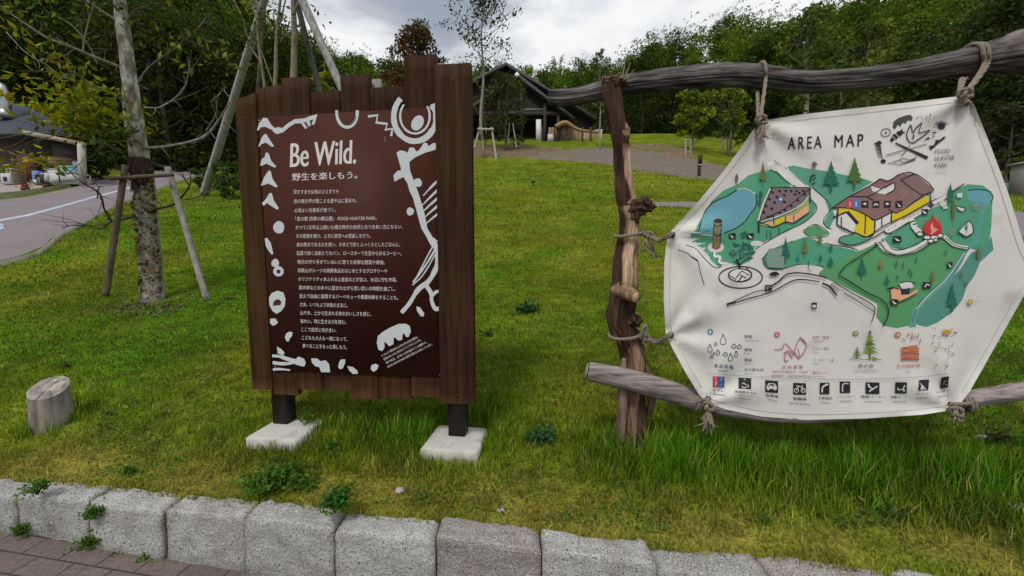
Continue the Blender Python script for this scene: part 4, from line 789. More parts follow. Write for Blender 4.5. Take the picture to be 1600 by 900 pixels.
A.stroke(zA([(885, 300), (700, 450), (540, 530), (490, 552)]), 1.4, K_); A.stroke(zA([(490, 555), (560, 572), (610, 590), (700, 552), (760, 560), (872, 485)]), 1.4, K_); A.stroke(zA([(500, 565), (500, 630)]), 2.6, K_); A.stroke(zA([(877, 300), (880, 410)]), 2.0, K_)
for a in (610, 697, 760): A.stroke(zA([(a, 505), (a, 565)]), 1.2, K_)
A.stroke(zA([(880, 260), (890, 215), (920, 205)]), 2.4, K_); A.stroke(zA([(895, 245), (922, 225)]), 1.6, K_); A.stroke(zA([(890, 275), (920, 258)]), 1.6, K_); A.ell(*zA([(662, 385)])[0], 4.2, 4.2, BLU); A.text('1', *[zA([(656, 385)])[0], zA([(668, 385)])[0]], 4, PATH, bold=0.03)
for (a, b) in ((560, 640), (588, 640), (652, 615)): A.stroke(zA([(a, b - 25), (a, b + 30)]), 1.4, DG)
# main hall
A.poly(zB([(50, 400), (200, 300), (370, 215), (460, 155), (520, 170), (620, 115), (740, 115), (895, 240), (800, 290), (650, 400), (540, 430), (415, 495), (330, 450), (210, 400), (110, 390)]), RF)
A.poly(zB([(110, 395), (210, 400), (340, 460), (400, 500), (400, 600), (330, 635), (240, 590), (235, 550), (280, 520), (180, 430), (105, 465)]), YL); A.poly(zB([(550, 450), (850, 290), (850, 360), (640, 480), (550, 520)]), YL)
A.poly(zB([(110, 465), (170, 440), (250, 530), (235, 600), (130, 545), (100, 540)]), PATH); A.poly(zB([(165, 430), (190, 420), (280, 520), (250, 532)]), K_); A.poly(zB([(415, 500), (545, 440), (545, 520), (410, 600)]), PATH)
A.poly(zB([(375, 215), (460, 240), (500, 230), (570, 190), (565, 250), (500, 285), (440, 275), (385, 255)]), PATH); A.poly(zB([(375, 205), (460, 152), (490, 180), (560, 180), (500, 235), (440, 235)]), (0.24, 0.11, 0.10))
for ln in ([(50, 402), (200, 300), (370, 212), (455, 155), (490, 178), (550, 160), (620, 115), (740, 112), (895, 238), (800, 290), (620, 165)], [(200, 300), (360, 300), (460, 240), (570, 185)], [(500, 285), (570, 245), (570, 190)], [(345, 310), (395, 330)], [(620, 165), (740, 115)], [(50, 400), (110, 392)], [(110, 395), (215, 402), (345, 460), (410, 500), (545, 432)], [(60, 475), (170, 430)],
           [(105, 400), (100, 540), (230, 600), (345, 637), (400, 605), (410, 500)], [(330, 455), (325, 610)], [(520, 405), (600, 435), (800, 300), (870, 265)], [(545, 440), (540, 520)], [(465, 480), (465, 560)], [(870, 290), (865, 370)], [(130, 470), (130, 545)]): A.stroke(zB(ln), 2.0, K_, n=len(ln) * 2 if len(ln) > 2 else None)
A.stroke(zB([(110, 392), (50, 400)]), 1.5, K_); A.poly(zB([(860, 350), (890, 370), (880, 400), (850, 385)]), (0.03, 0.03, 0.10))
A.poly(zB([(175, 330), (228, 330), (228, 398), (175, 398)]), (0.50, 0.05, 0.06)); A.poly(zB([(228, 330), (278, 330), (278, 400), (228, 400)]), (0.05, 0.17, 0.45)); A.stroke(zB([(202, 345), (202, 385)]), 2.5, (0.6, 0.3, 0.3)); A.stroke(zB([(253, 345), (253, 385)]), 2.5, (0.35, 0.45, 0.6))
for x, k in ((325, 1), (417, 2), (510, 1), (607, 0)): icon(*zB([(x, 367)])[0], 11, 11, k)
A.ring(*zB([(645, 272)])[0], 4.3, 4.3, 1.0, (0.45, 0.25, 0.22))
# terrace, stairs, stream side
A.poly(zB([(480, 580), (620, 490), (640, 500), (690, 480), (850, 390), (870, 400), (700, 510), (560, 600), (500, 600)]), PATH); A.stroke(zB([(350, 640), (480, 545), (640, 470), (860, 350), (1000, 290), (1080, 240), (1150, 195)]), 1.6, K_); A.stroke(zB([(480, 580), (530, 605), (700, 505), (850, 410)]), 1.6, K_)
for (a, b) in ((520, 570), (550, 555), (580, 540), (700, 470), (730, 455), (760, 440)): A.ell(*zB([(a, b)])[0], 0.9, 0.9, K_, n=6)
A.poly(zB([(880, 345), (1000, 285), (1020, 300), (900, 370)]), PATH)
for k in range(4): A.stroke(zB([(690 + k * 14, 505 + k * 24), (735 + k * 12, 490 + k * 24)]), 2.6, PATH); A.stroke(zB([(692 + k * 14, 516 + k * 24), (738 + k * 12, 501 + k * 24)]), 0.9, K_)
for k in range(4): A.stroke(zB([(930 + k * 14, 345 + k * 18), (975 + k * 12, 335 + k * 18)]), 2.6, PATH)
A.poly(zB([(700, 530), (740, 540), (800, 585), (760, 620), (710, 560)]), PATH); A.poly(zB([(110, 655), (150, 630), (240, 615), (330, 650), (380, 640), (290, 690), (200, 705), (130, 690)]), G1); A.stroke(zB([(240, 612), (150, 630), (110, 660), (150, 692), (240, 700), (380, 650), (480, 590)]), 1.5, K_)
A.stroke(zB([(465, 650), (520, 720), (600, 745), (700, 720), (800, 670), (870, 620)]), 1.5, K_); A.stroke(zB([(410, 680), (470, 750), (560, 790), (640, 790), (760, 760), (860, 700)]), 1.4, K_); A.stroke(zB([(470, 670), (520, 735), (600, 765), (720, 735), (840, 670), (960, 625), (1060, 700), (1180, 725)]), 5, PATH); A.stroke(zB([(990, 640), (1070, 705), (1190, 730)]), 1.2, K_)
for k in range(3): A.stroke(zB([(405 + k * 28, 690 - k * 10), (435 + k * 25, 705 - k * 16)]), 1.6, K_)
# camp fire, stones, tent
A.poly(zB([(890, 430), (905, 500), (925, 480), (965, 560), (955, 610), (900, 625), (830, 615), (805, 570), (820, 530), (850, 490), (870, 520)]), RD); A.poly(zB([(880, 510), (895, 560), (920, 570), (880, 600), (865, 560)]), (0.62, 0.30, 0.22)); A.stroke(zB([(925, 575), (870, 612)]), 1.8, (0.6, 0.4, 0.4)); A.poly(zB([(905, 480), (925, 470), (930, 520)]), (0.65, 0.12, 0.10))
for (a, b, w_, h_) in ((780, 612, 5, 3.5), (840, 640, 6, 3.5), (900, 640, 7, 3.5), (950, 625, 5, 3.5), (870, 670, 5, 3.0), (910, 662, 4, 2.5)): A.ell(*zB([(a, b)])[0], w_ + 1, h_ + 1, K_, n=7); A.ell(*zB([(a, b)])[0], w_ - 0.6, h_ - 0.7, PATH, n=6)
A.poly(zB([(1180, 500), (1210, 530), (1218, 600), (1165, 635), (1100, 590)]), PATH); A.stroke(zB([(1180, 500), (1215, 540), (1218, 600), (1165, 635)]), 1.6, K_); A.stroke(zB([(1180, 500), (1150, 540), (1100, 595), (1165, 635)]), 1.3, K_); A.stroke(zB([(1180, 505), (1160, 630)]), 1.0, (0.15, 0.13, 0.14))
A.poly(zB([(1085, 385), (1150, 405), (1135, 425), (1100, 410)]), PATH); A.stroke(zB([(1060, 375), (1155, 400), (1140, 425)]), 1.2, K_); A.poly(zB([(1085, 280), (1130, 270), (1130, 310), (1090, 310)]), PATH); A.text('もりのいけ', (1523, 322), (1530, 322), 3, GY)
A.ring(*zB([(1048, 590)])[0], 4, 4, 0.8, (0.5, 0.2, 0.18))
for k in range(3): A.stroke(zB([(1215, 370 + k * 18), (1265, 366 + k * 18)]), 1.3, GY)
# field house
A.poly(zC([(580, 350), (660, 340), (680, 400), (760, 390), (820, 350), (820, 385), (730, 430), (670, 465), (590, 440)]), OR); A.poly(zC([(655, 300), (700, 285), (760, 290), (790, 330), (750, 350), (680, 350)]), PATH); A.poly(zC([(670, 345), (750, 340), (750, 400), (675, 405)]), (0.03, 0.02, 0.06)); A.stroke(zC([(550, 350), (600, 340), (660, 355)]), 2, K_); A.stroke(zC([(660, 300), (730, 285), (810, 300)]), 1.5, K_); A.stroke(zC([(660, 465), (740, 430), (820, 385)]), 1.8, DG); A.poly(zC([(545, 350), (605, 330), (600, 358)]), K_)
A.poly(zC([(870, 290), (940, 290), (940, 350), (870, 350)]), K_); A.stroke(zC([(885, 335), (905, 310), (930, 320)]), 1.5, PATH); A.poly(zC([(580, 440), (650, 445), (645, 500), (582, 492)]), K_); A.poly(zC([(590, 450), (638, 485), (610, 488)]), PATH)
A.poly(zC([(1090, 110), (1135, 112), (1132, 165), (1088, 162)]), K_); A.poly(zC([(1096, 120), (1128, 155), (1105, 156)]), PATH); A.poly(zB([(560, 628), (628, 628), (626, 682), (558, 680)]), K_); A.poly(zB([(568, 640), (618, 668), (590, 670)]), PATH); A.poly(zB([(790, 405), (845, 405), (850, 450), (800, 450)]), K_); A.poly(zB([(798, 412), (840, 440), (815, 444)]), PATH)
# lower roads
for ln, w_ in (([(340, 605), (520, 520), (600, 505)], 1.4), ([(650, 475), (700, 440), (760, 392), (860, 385), (1000, 410), (1030, 420)], 2.2), ([(340, 605), (500, 560), (650, 515), (780, 445), (860, 430), (980, 445)], 1.8), ([(1000, 455), (1050, 480), (1100, 540)], 3.0), ([(1080, 450), (1200, 520), (1340, 600), (1365, 650), (1340, 730)], 1.6), ([(1150, 525), (1260, 590), (1360, 655)], 1.2), ([(1115, 400), (1200, 450), (1310, 520), (1420, 575), (1460, 640), (1450, 700), (1420, 755)], 2.0), ([(1115, 395), (1170, 330), (1340, 220), (1380, 190)], 1.6), ([(905, 300), (905, 350), (920, 375)], 1.0)): A.stroke(zD(ln), w_, K_)
A.stroke(zD([(335, 605), (400, 580)]), 4, K_, w2=1); A.poly(zD([(602, 468), (650, 468), (650, 508), (602, 510)]), K_); A.text('P', zD([(612, 488)])[0], zD([(640, 488)])[0], 5, GY)
for k in range(5): A.stroke(zD([(1045 + k * 14, 480 + k * 8), (1075 + k * 10, 455 + k * 12)]), 1.2, K_)
A.poly(zD([(625, 400), (650, 378), (680, 374), (702, 390), (700, 402), (685, 398), (675, 410), (662, 400), (650, 410), (640, 400)]), K_); A.poly(zD([(925, 590), (962, 590), (962, 632), (925, 632)]), K_); A.poly(zD([(930, 606), (957, 606), (957, 624), (930, 624)]), PATH)
A.poly(zD([(630, 215), (735, 215), (735, 350), (620, 345), (605, 290)]), (0.17, 0.30, 0.24))
for y_ in (235, 290, 330): A.text('いこいの広場', zD([(632, y_)])[0], zD([(732, y_ - 4)])[0], 3.6, (0.48, 0.22, 0.22))
# painted trees
for (x, y, w_, h_, c_, zz_) in ((1036, 95, 150, 235, DG, zA), (1210, 70, 145, 235, (0.06, 0.13, 0.03), zA)):
    tree_mark(*zz_([(x, y)])[0], w_ * 0.211, h_ * 0.211, c_)
tree_mark(1192, 251, 16, 38, OL); tree_mark(1151, 271, 5.5, 17, (0.10, 0.11, 0.10), False); tree_mark(1272.5, 252, 9, 11, (0.13, 0.10, 0.10), False)
tree_mark(1189, 297, 7, 13, DG, False); tree_mark(1187, 310, 6, 12, DG, False)
for (x, y, w_, h_, c_) in ((745, 130, 80, 180, DG), (880, 130, 60, 140, OL), (985, 105, 45, 80, OL), (1060, 185, 45, 50, DG), (832, 240, 36, 60, (0.02, 0.22, 0.20)), (988, 250, 36, 55, DG), (1058, 265, 60, 80, DG), (1275, 270, 90, 150, DG), (1405, 285, 45, 75, (0.25, 0.14, 0.05)), (1450, 395, 45, 80, DG), (1515, 290, 20, 60, DG), (1562, 298, 18, 55, DG), (1522, 395, 20, 30, DG), (1620, 360, 20, 55, DG)): tree_mark(*zD([(x, y)])[0], w_ * 0.225, h_ * 0.225, c_)
for (x, y, w_, h_, c_) in ((812, 40, 22, 85, DG), (750, 155, 28, 60, DG), (960, 165, 50, 140, OL), (1130, 290, 120, 270, DG), (1370, -50, 60, 150, OL), (1215, 190, 45, 60, (0.12, 0.14, 0.10)), (1255, 270, 35, 55, (0.10, 0.13, 0.10)), (645, 215, 20, 45, DG), (1075, -10, 25, 60, DG), (1255, -230, 30, 60, DG)): tree_mark(*zC([(x, y)])[0], w_ * 0.175, h_ * 0.175, c_)
tree_mark(*zB([(1032, 180)])[0], 16, 34, DG); tree_mark(*zB([(1060, 300)])[0], 5, 46, (0.10, 0.14, 0.05), False)
for (a, b) in ((450, 80), (495, 70), (1028, 430), (1048, 480)): pass
A.ell(*zC([(1293, 468)])[0], 4.2, 4.2, (0.35, 0.30, 0.06)); A.ell(*zC([(1293, 468)])[0], 2.6, 2.6, (0.5, 0.42, 0.12)); A.text('入口', *[zC([(1325, 462)])[0], zC([(1390, 462)])[0]], 2.2, GY)
A.build('map_drawing', cloth)
# heading
B2 = Decal(BN, lift=0.0030, inc=0.00003, step=11); B2.text('AREA', (1231, 224), (1284, 221.5), 19, K_, bold=0.012, spacing=1.35); B2.build('heading', cloth); B2 = Decal(BN, lift=0.0030, inc=0.00003, step=11); B2.text('MAP', (1304, 220.7), (1349, 218.5), 19, K_, bold=0.012, spacing=1.35); B2.build('heading', cloth)
# emblem
zE = Z(1360, 160, 0.14448); E = Decal(BN, lift=0.0030, inc=0.00004, step=7)
E.poly(zE([(245, 270), (250, 210), (300, 170), (370, 145), (430, 132), (458, 160), (450, 195), (425, 190), (400, 190), (385, 225), (365, 215), (345, 215), (330, 260), (310, 240), (295, 235), (285, 262), (265, 285)]), (0.05, 0.05, 0.05))
E.ring(*zE([(167, 325)])[0], 7.4, 6.0, 1.3, (0.10, 0.10, 0.10), rot=-0.3); E.ell(*zE([(168, 328)])[0], 1.6, 1.5, K_)
E.poly(zE([(210, 405), (235, 375), (240, 345), (275, 340), (290, 315), (325, 305), (345, 280), (350, 315), (385, 320), (350, 335), (330, 360), (300, 370), (290, 395), (260, 400), (235, 430)]), K_)
for a, b in (((240, 365), (268, 398)), ((275, 340), (305, 372))): E.stroke(zE([a, b]), 0.9, PATH)
E.stroke(zE([(440, 240), (450, 290), (462, 330), (500, 270), (560, 215)]), 1.5, K_); E.stroke(zE([(560, 215), (540, 270), (525, 325), (570, 320), (645, 300)]), 1.5, K_); E.stroke(zE([(645, 300), (590, 350), (520, 400), (470, 435), (430, 430), (400, 390), (395, 340), (415, 280), (440, 240)]), 1.8, K_); E.poly(zE([(465, 345), (478, 350), (470, 395), (452, 400)]), K_)
for k in range(7): E.stroke(zE([(45 + k * 6, 440 + k * 24), (75 + k * 8, 450 + k * 24), (115 + k * 3, 480 + k * 22)]), 1.9 - k * 0.15, K_)
E.poly(zE([(60, 435), (95, 412), (125, 430), (120, 450), (90, 450)]), K_); E.ell(*zE([(140, 635)])[0], 4.2, 3.2, K_)
E.stroke(zE([(272, 437), (380, 490), (500, 545), (620, 600)]), 2.0, K_, w2=5.0); E.stroke(zE([(170, 570), (340, 520), (470, 490), (615, 448)]), 1.1, (0.12, 0.12, 0.12)); E.stroke(zE([(175, 582), (330, 535)]), 0.7, GY); E.stroke(zE([(430, 460), (400, 510), (335, 580)]), 1.2, (0.1, 0.1, 0.1))
for k in range(3): E.stroke(zE([(190 + k * 60, 660 - k * 22), (250 + k * 60, 655 - k * 24), (310 + k * 50, 675 - k * 26), (350 + k * 50, 665 - k * 26), (430 + k * 30, 640 - k * 20), (490, 620 - k * 20)]), 1.0, K_)
for q in range(7): a = -2.9 + q * 0.42; E.stroke([(1360 + 112, 196), (1360 + 112 + math.cos(a) * 10, 196 + math.sin(a) * 8)], 2.4, K_, w2=1.0)
E.ell(1471.5, 197.5, 5.5, 4.2, K_)
for (a, b) in ((500, 170), (520, 150), (550, 155), (565, 175), (600, 150), (620, 165), (650, 145), (600, 185), (640, 180), (650, 130), (690, 170), (630, 210), (705, 230), (690, 265), (720, 215)): E.ell(*zE([(a, b)])[0], 1.1, 0.8, K_, rot=a, n=7)
E.poly(zE([(580, 408), (625, 375), (655, 395), (620, 398)]), K_); E.poly(zE([(665, 325), (700, 315), (720, 325), (690, 335)]), K_); E.poly(zE([(670, 370), (695, 350), (690, 372)]), K_)
E.poly(zE([(635, 465), (680, 465), (700, 440), (705, 405), (750, 405), (790, 370), (825, 370), (770, 415), (730, 445), (690, 485), (655, 515)]), K_)
E.text('FOOD', (1461, 236.8), (1484, 235.5), 7.0, (0.13, 0.13, 0.13), bold=0.0); E.text('HUNTER', (1461, 247.8), (1492, 246), 7.0, (0.13, 0.13, 0.13)); E.text('PARK', (1461, 258.6), (1481, 257.3), 7.0, (0.13, 0.13, 0.13)); E.text('道の駅 四季の郷公園', (1461, 267.2), (1478, 266.5), 2.0, GY); E.text('WAKAYAMA', (1461, 271.8), (1480, 271), 1.8, GY)
E.build('emblem', cloth)
# legend
Lg = Decal(BN, lift=0.0030, inc=0.00004, step=7); zL = Z(1080, 500, 0.17784); zR = Z(1320, 490, 0.18893); PK = (0.42, 0.12, 0.14)
Lg.ell(*zL([(168, 105)])[0], 4.2, 4.6, BLU); Lg.text('1', (1108.6, 518.8), (1110.8, 518.8), 4.5, PATH, bold=0.03); DB = (0.08, 0.08, 0.12)
def drop(x, y, w_, h_): x, y = zL([(x, y)])[0]; Lg.stroke([(x, y - h_), (x + w_ * 0.8, y), (x + w_ * 0.7, y + h_ * 0.6), (x, y + h_ * 0.8), (x - w_ * 0.8, y + h_ * 0.5), (x - w_ * 0.6, y - h_ * 0.1), (x, y - h_)], 1.0, DB, n=16)
for q in ((280, 175, 5.5, 9), (215, 210, 3, 3), (165, 250, 4, 7.5), (235, 285, 3, 5), (180, 320, 3, 3), (300, 300, 4, 3.5), (345, 330, 4, 7), (395, 300, 3, 5.5), (375, 228, 4, 4), (422, 235, 4, 3.5), (200, 293, 1.5, 1.5)): drop(*q)
Lg.text('水の市場', (1116, 571), (1146, 574), 6.6, (0.05, 0.08, 0.2), bold=0.02, spacing=1.25); Lg.text('MARKET', (1121.5, 579), (1138.5, 580), 2.8, (0.1, 0.12, 0.2))
for y_, a, b in ((525.5, '野菜', 'Vegetables Fruits'), (546, '鮮魚', 'Fish'), (562, '惣菜', 'Prepared'), (577, 'お土産もの', 'Souvenirs')): Lg.text(a, (1163.5, y_), (1175.5 if len(a) < 4 else 1193, y_ + 0.6), 4.4, (0.08, 0.10, 0.12), bold=0.02); Lg.text(b, (1163.5, y_ + 6), (1163.5 + 1.25 * len(b) + 3, y_ + 6.6), 2.4, (0.15, 0.2, 0.28))
Lg.ell(*zL([(755, 127)])[0], 4.4, 4.4, PK); Lg.text('2', (1212.5, 522.6), (1216, 522.6), 4.5, PATH, bold=0.03)
Lg.stroke(zL([(733, 260), (800, 255), (822, 205), (870, 250), (950, 345)]), 1.3, PK, n=10); Lg.stroke(zL([(905, 280), (960, 150), (1015, 230), (950, 335), (905, 275)]), 1.4, PK, n=9); Lg.stroke(zL([(815, 290), (830, 300), (820, 340), (830, 370)]), 1.5, PK); Lg.stroke(zL([(840, 270), (870, 310), (890, 340)]), 1.5, PK); Lg.stroke(zL([(810, 295), (860, 270), (905, 320)]), 1.1, PK); Lg.stroke(zL([(830, 370), (855, 350)]), 1.1, PK); Lg.stroke(zL([(960, 160), (1010, 210)]), 2.0, PK); Lg.stroke(zL([(940, 250), (955, 325)]), 1.0, PK)
Lg.text('火の食堂', (1222, 573.5), (1255, 573), 5.8, PK, bold=0.012, spacing=1.3); Lg.text('RESTAURANT · CAFE', (1208, 580.5), (1262, 581), 3.0, (0.28, 0.14, 0.15)); Lg.text('BAKERY · INFORMATION', (1206, 587), (1268, 588), 3.2, (0.28, 0.14, 0.15))
for y_, a, b in ((526.5, '定食・喫茶', 'Restaurant'), (544, 'カフェ・軽食', 'Cafe'), (562, 'ベーカリー・窯', 'Bakery'), (582, '案内コーナー', 'Information')): Lg.text(a, (1270, y_), (1296 + (7 if len(a) > 6 else 0), y_ + 0.4), 4.0, PK, bold=0.01); Lg.text(b, (1271, y_ + 6), (1271 + len(b) * 1.6, y_ + 6.3), 2.4, (0.28, 0.16, 0.16))
Lg.ell(*zR([(90, 162)])[0], 4.4, 4.0, (0.18, 0.22, 0.06)); Lg.text('3', (1335.3, 520.6), (1338.8, 520.6), 4.5, PATH, bold=0.03)
GN = (0.17, 0.25, 0.04)
def pine(x, y, w_, h_):
    for k in range(6):
        yy = y + h_ * (0.02 + k * 0.125); ww = w_ * (0.12 + 0.085 * k); Lg.poly([(x, yy), (x + ww, yy + h_ * 0.15), (x + ww * 0.4, yy + h_ * 0.12), (x, yy + h_ * 0.18), (x - ww * 0.4, yy + h_ * 0.12), (x - ww, yy + h_ * 0.15)], GN if k % 3 else (0.08, 0.13, 0.03))
    Lg.stroke([(x, y + h_ * 0.6), (x, y + h_)], w_ * 0.10, (0.12, 0.17, 0.04))
pine(1359.5, 514, 27, 48); pine(1339.5, 542, 17, 19); Lg.stroke(zR([(40, 378), (100, 372), (160, 380), (240, 375), (310, 382)]), 0.9, (0.12, 0.14, 0.06)); Lg.poly(zR([(230, 350), (260, 365), (290, 380), (235, 382)]), GN)
Lg.text('森の庭', (1341, 571), (1365, 571.5), 5.6, (0.09, 0.11, 0.06), bold=0.012, spacing=1.3); Lg.text('PLAYGROUND', (1335, 578.5), (1371, 579), 3.0, GY)
OG = (0.50, 0.17, 0.08); Lg.ell(*zR([(440, 173)])[0], 4.7, 4.2, OG); Lg.text('4', (1401.3, 522.7), (1405, 522.7), 4.5, PATH, bold=0.03)
for k in range(5): Lg.stroke(zR([(470, 290 + k * 22), (530, 282 + k * 23), (615, 292 + k * 22)]), 3.0, OG if k % 2 else (0.42, 0.09, 0.06))
Lg.poly(zR([(520, 285), (545, 265), (600, 262), (612, 300), (560, 310)]), OG)
for (a, b, c_, d_) in ((520, 185, 530, 150), (550, 215, 555, 150), (600, 205, 605, 160), (480, 205, 500, 235), (575, 180, 570, 210), (625, 210, 615, 250)): Lg.stroke(zR([(a, b), ((a + c_) / 2 + 6, (b + d_) / 2), (c_, d_)]), 1.8, (0.35, 0.16, 0.10), w2=0.7)
Lg.text('炎の囲炉裏', (1401, 571.5), (1438, 571), 5.4, OG, bold=0.012, spacing=1.2); Lg.text('BBQ', (1416, 580), (1424, 580), 2.8, GY)
lr = random.Random(5)
for q in range(42): a, b = lr.uniform(725, 900), lr.uniform(120, 350) if q < 34 else lr.uniform(370, 440); Lg.ell(*zR([(a, b)])[0], lr.uniform(0.7, 2.0), lr.uniform(0.6, 1.4), [(0.20, 0.19, 0.15), (0.42, 0.30, 0.12), (0.45, 0.34, 0.2), (0.12, 0.13, 0.12)][q % 4], rot=lr.uniform(0, 3), n=8)
Lg.ell(*zR([(845, 153)])[0], 6.5, 4.0, (0.45, 0.26, 0.05)); Lg.poly(zR([(895, 155), (935, 150), (915, 168)]), (0.1, 0.1, 0.1))
Lg.stroke([(1104, 583), (1150, 586.5), (1220, 590.5), (1280, 592.5), (1340, 592.5), (1400, 591), (1450, 587.5), (1482, 583.5)], 0.7, (0.3, 0.3, 0.29))
Lg.build('legend', cloth)
# icon row
Ic = Decal(BN, lift=0.0030, inc=0.00004, step=6); WTI = (0.56, 0.55, 0.53)
def sq(x, y, w_, h_, dy=0, sk=0): Ic.cut('icon'); Ic.poly([(x - w_ / 2 + sk, y - h_ / 2 - dy / 2), (x + w_ / 2 + sk, y - h_ / 2 + dy / 2), (x + w_ / 2 - sk, y + h_ / 2 + dy / 2), (x - w_ / 2 - sk, y + h_ / 2 - dy / 2)], K_)
Ic.cut('icon'); Ic.poly([(1113.5, 588), (1122.5, 588.3), (1122.5, 605), (1114, 604.5)], (0.45, 0.03, 0.05)); Ic.poly([(1122.5, 588.3), (1132, 588.8), (1132, 605.5), (1122.5, 605)], (0.03, 0.13, 0.40))
for x, c_ in ((1118, (0.6, 0.35, 0.35)), (1127.3, (0.35, 0.45, 0.6))): Ic.ell(x, 591, 1.3, 1.3, c_, n=8); Ic.poly([(x - 1.6, 593), (x + 1.6, 593), (x + 1.4, 603), (x - 1.4, 603)], c_)
sq(1164, 599, 19.5, 17, 1.2); Ic.ell(1163.5, 593.5, 1.6, 1.6, WTI, n=8); Ic.stroke([(1163, 595.5), (1163.5, 600.5), (1168, 601), (1169.5, 605)], 1.6, WTI, n=8); Ic.ring(1163, 602, 4, 3.8, 1.2, WTI, a0=30, a1=250)
sq(1205.7, 604, 20, 18.5, 1.4); Ic.poly([(1198, 603), (1201, 598.5), (1210.5, 599), (1213.5, 603.5), (1214, 608), (1197.5, 607.5)], WTI); Ic.poly([(1201.5, 602.2), (1203, 600), (1209, 600.3), (1210.5, 602.7)], K_); Ic.ell(1200.5, 608, 1.9, 1.9, WTI, n=8); Ic.ell(1211, 608.4, 1.9, 1.9, WTI, n=8)
sq(1249.5, 607.5, 20, 18, 0.6); Ic.ring(1244.5, 610, 3.2, 3.2, 1.2, WTI); Ic.ring(1255, 610, 3.2, 3.2, 1.2, WTI); Ic.stroke([(1244.5, 610), (1247, 604), (1253, 605), (1255, 610)], 1.5, WTI, n=6); Ic.stroke([(1244, 602.5), (1248, 603)], 1.2, WTI); Ic.stroke([(1253, 605), (1254.5, 601.5)], 1.2, WTI)
sq(1288.5, 607, 15, 18, 0); Ic.stroke([(1284.5, 613), (1285.5, 605), (1291, 601.5), (1294, 601)], 2.6, WTI); Ic.ell(1292, 600.8, 2.4, 1.6, WTI, n=8)
sq(1320.5, 605, 16, 18, 0); Ic.stroke([(1316.5, 612), (1317, 601), (1322, 599), (1326, 600)], 1.8, WTI, n=7)
sq(1363.5, 606.5, 21.5, 18, 0.4); Ic.stroke([(1356, 600), (1360, 606)], 2.5, WTI); Ic.stroke([(1358, 611.5), (1371, 603.5)], 2.2, WTI); Ic.stroke([(1358, 604), (1364, 608)], 1.4, WTI)
sq(1408, 606, 18, 17.5, 0.2, 0.3); Ic.stroke([(1402, 606), (1405, 609), (1405, 612)], 1.7, WTI, n=5); Ic.stroke([(1414, 602), (1411, 608), (1413.5, 612)], 1.7, WTI, n=5); Ic.stroke([(1402, 609), (1414, 608.5)], 1.3, WTI)
sq(1443.5, 601.5, 15.5, 16.5, -1.0, 0.8); Ic.poly([(1437, 598), (1441, 601), (1447.5, 608.5), (1438, 609)], WTI)
sq(1476, 597.5, 12, 17.5, -2.0, 1.0); Ic.stroke([(1473, 603), (1475.5, 597), (1479, 594.5)], 1.3, (0.3, 0.3, 0.28)); Ic.ell(1478, 601, 1.2, 1.2, (0.4, 0.4, 0.38), n=8)
for s_, a, b, h_, e_, a2, b2 in (('トイレ', (1115.5, 609), (1131, 610.5), 4.0, 'Restroom', (1115.5, 615.5), (1133.5, 617)), ('多目的トイレ', (1148, 611.5), (1183, 614.3), 4.2, 'Multipurpose', (1154, 617.8), (1177, 619.5)), ('駐車場', (1197, 617), (1216, 619.5), 4.6, 'Parking', (1200, 624.3), (1214, 627)),
        ('駐輪場', (1240, 622.5), (1260, 623.5), 4.6, 'Bicycle Parking', (1234.5, 629.5), (1265.5, 632)), ('公衆電話', (1279, 621.5), (1300, 622.3), 4.0, 'Telephone', (1282, 629.3), (1298, 629.6)), ('ミーティングポイント', (1308, 620), (1336, 619.5), 3.0, 'Meeting Point', (1312, 627), (1333, 627)),
        ('喫煙コーナー', (1346, 619.5), (1384, 620.5), 4.2, 'Smoking Area', (1351.5, 627.3), (1378, 628)), ('休憩コーナー', (1392, 620.5), (1423, 619.5), 4.0, 'Rest Corner', (1396.5, 627.5), (1417, 627)), ('ベビーコーナー', (1430, 616), (1454, 614), 3.2, 'Baby Corner', (1432, 623.5), (1451, 621.5)), ('ペットコーナー', (1463.5, 613), (1485, 610.5), 3.2, 'Pet Corner', (1466, 620), (1483, 618))):
    Ic.cut('caption'); Ic.text(s_, a, b, h_, K_, bold=0.014); Ic.text(e_, a2, b2, 2.9, (0.06, 0.06, 0.06), bold=0.004)
Ic.text('Restroom', (1157, 622.5), (1174, 624), 2.7, (0.06, 0.06, 0.06))
Ic.build('icon_row', cloth)
# hem stitching and eyelets
hem = Decal(BN, lift=0.0016, inc=0.00003); hp = np.array(outl); cc_ = hp.mean(0); hin = cc_ + (hp - cc_) * 0.965
hem.stroke(hin, 0.8, (0.40, 0.39, 0.36), closed=True, n=180); hem.build('hem_stitching', cloth)
for (a, b) in ((1187, 199), (1504, 161), (1050, 367), (1048, 524), (1106, 624), (1487, 632)):
    c = BN(np.array(a), np.array(b), 0.002); t_ = np.linspace(0, 2 * np.pi, 17)
    ringp = [c + fdir * math.cos(q) * 0.013 + np.array([0, 0, 1]) * math.sin(q) * 0.013 for q in t_]
    MB().tube(ringp, [0.0035] * 2, seg=6, n=26, cap=False, col=(0.05, 0.04, 0.035)).build('eyelet', M['steel_dark'], cloth, smooth=True)

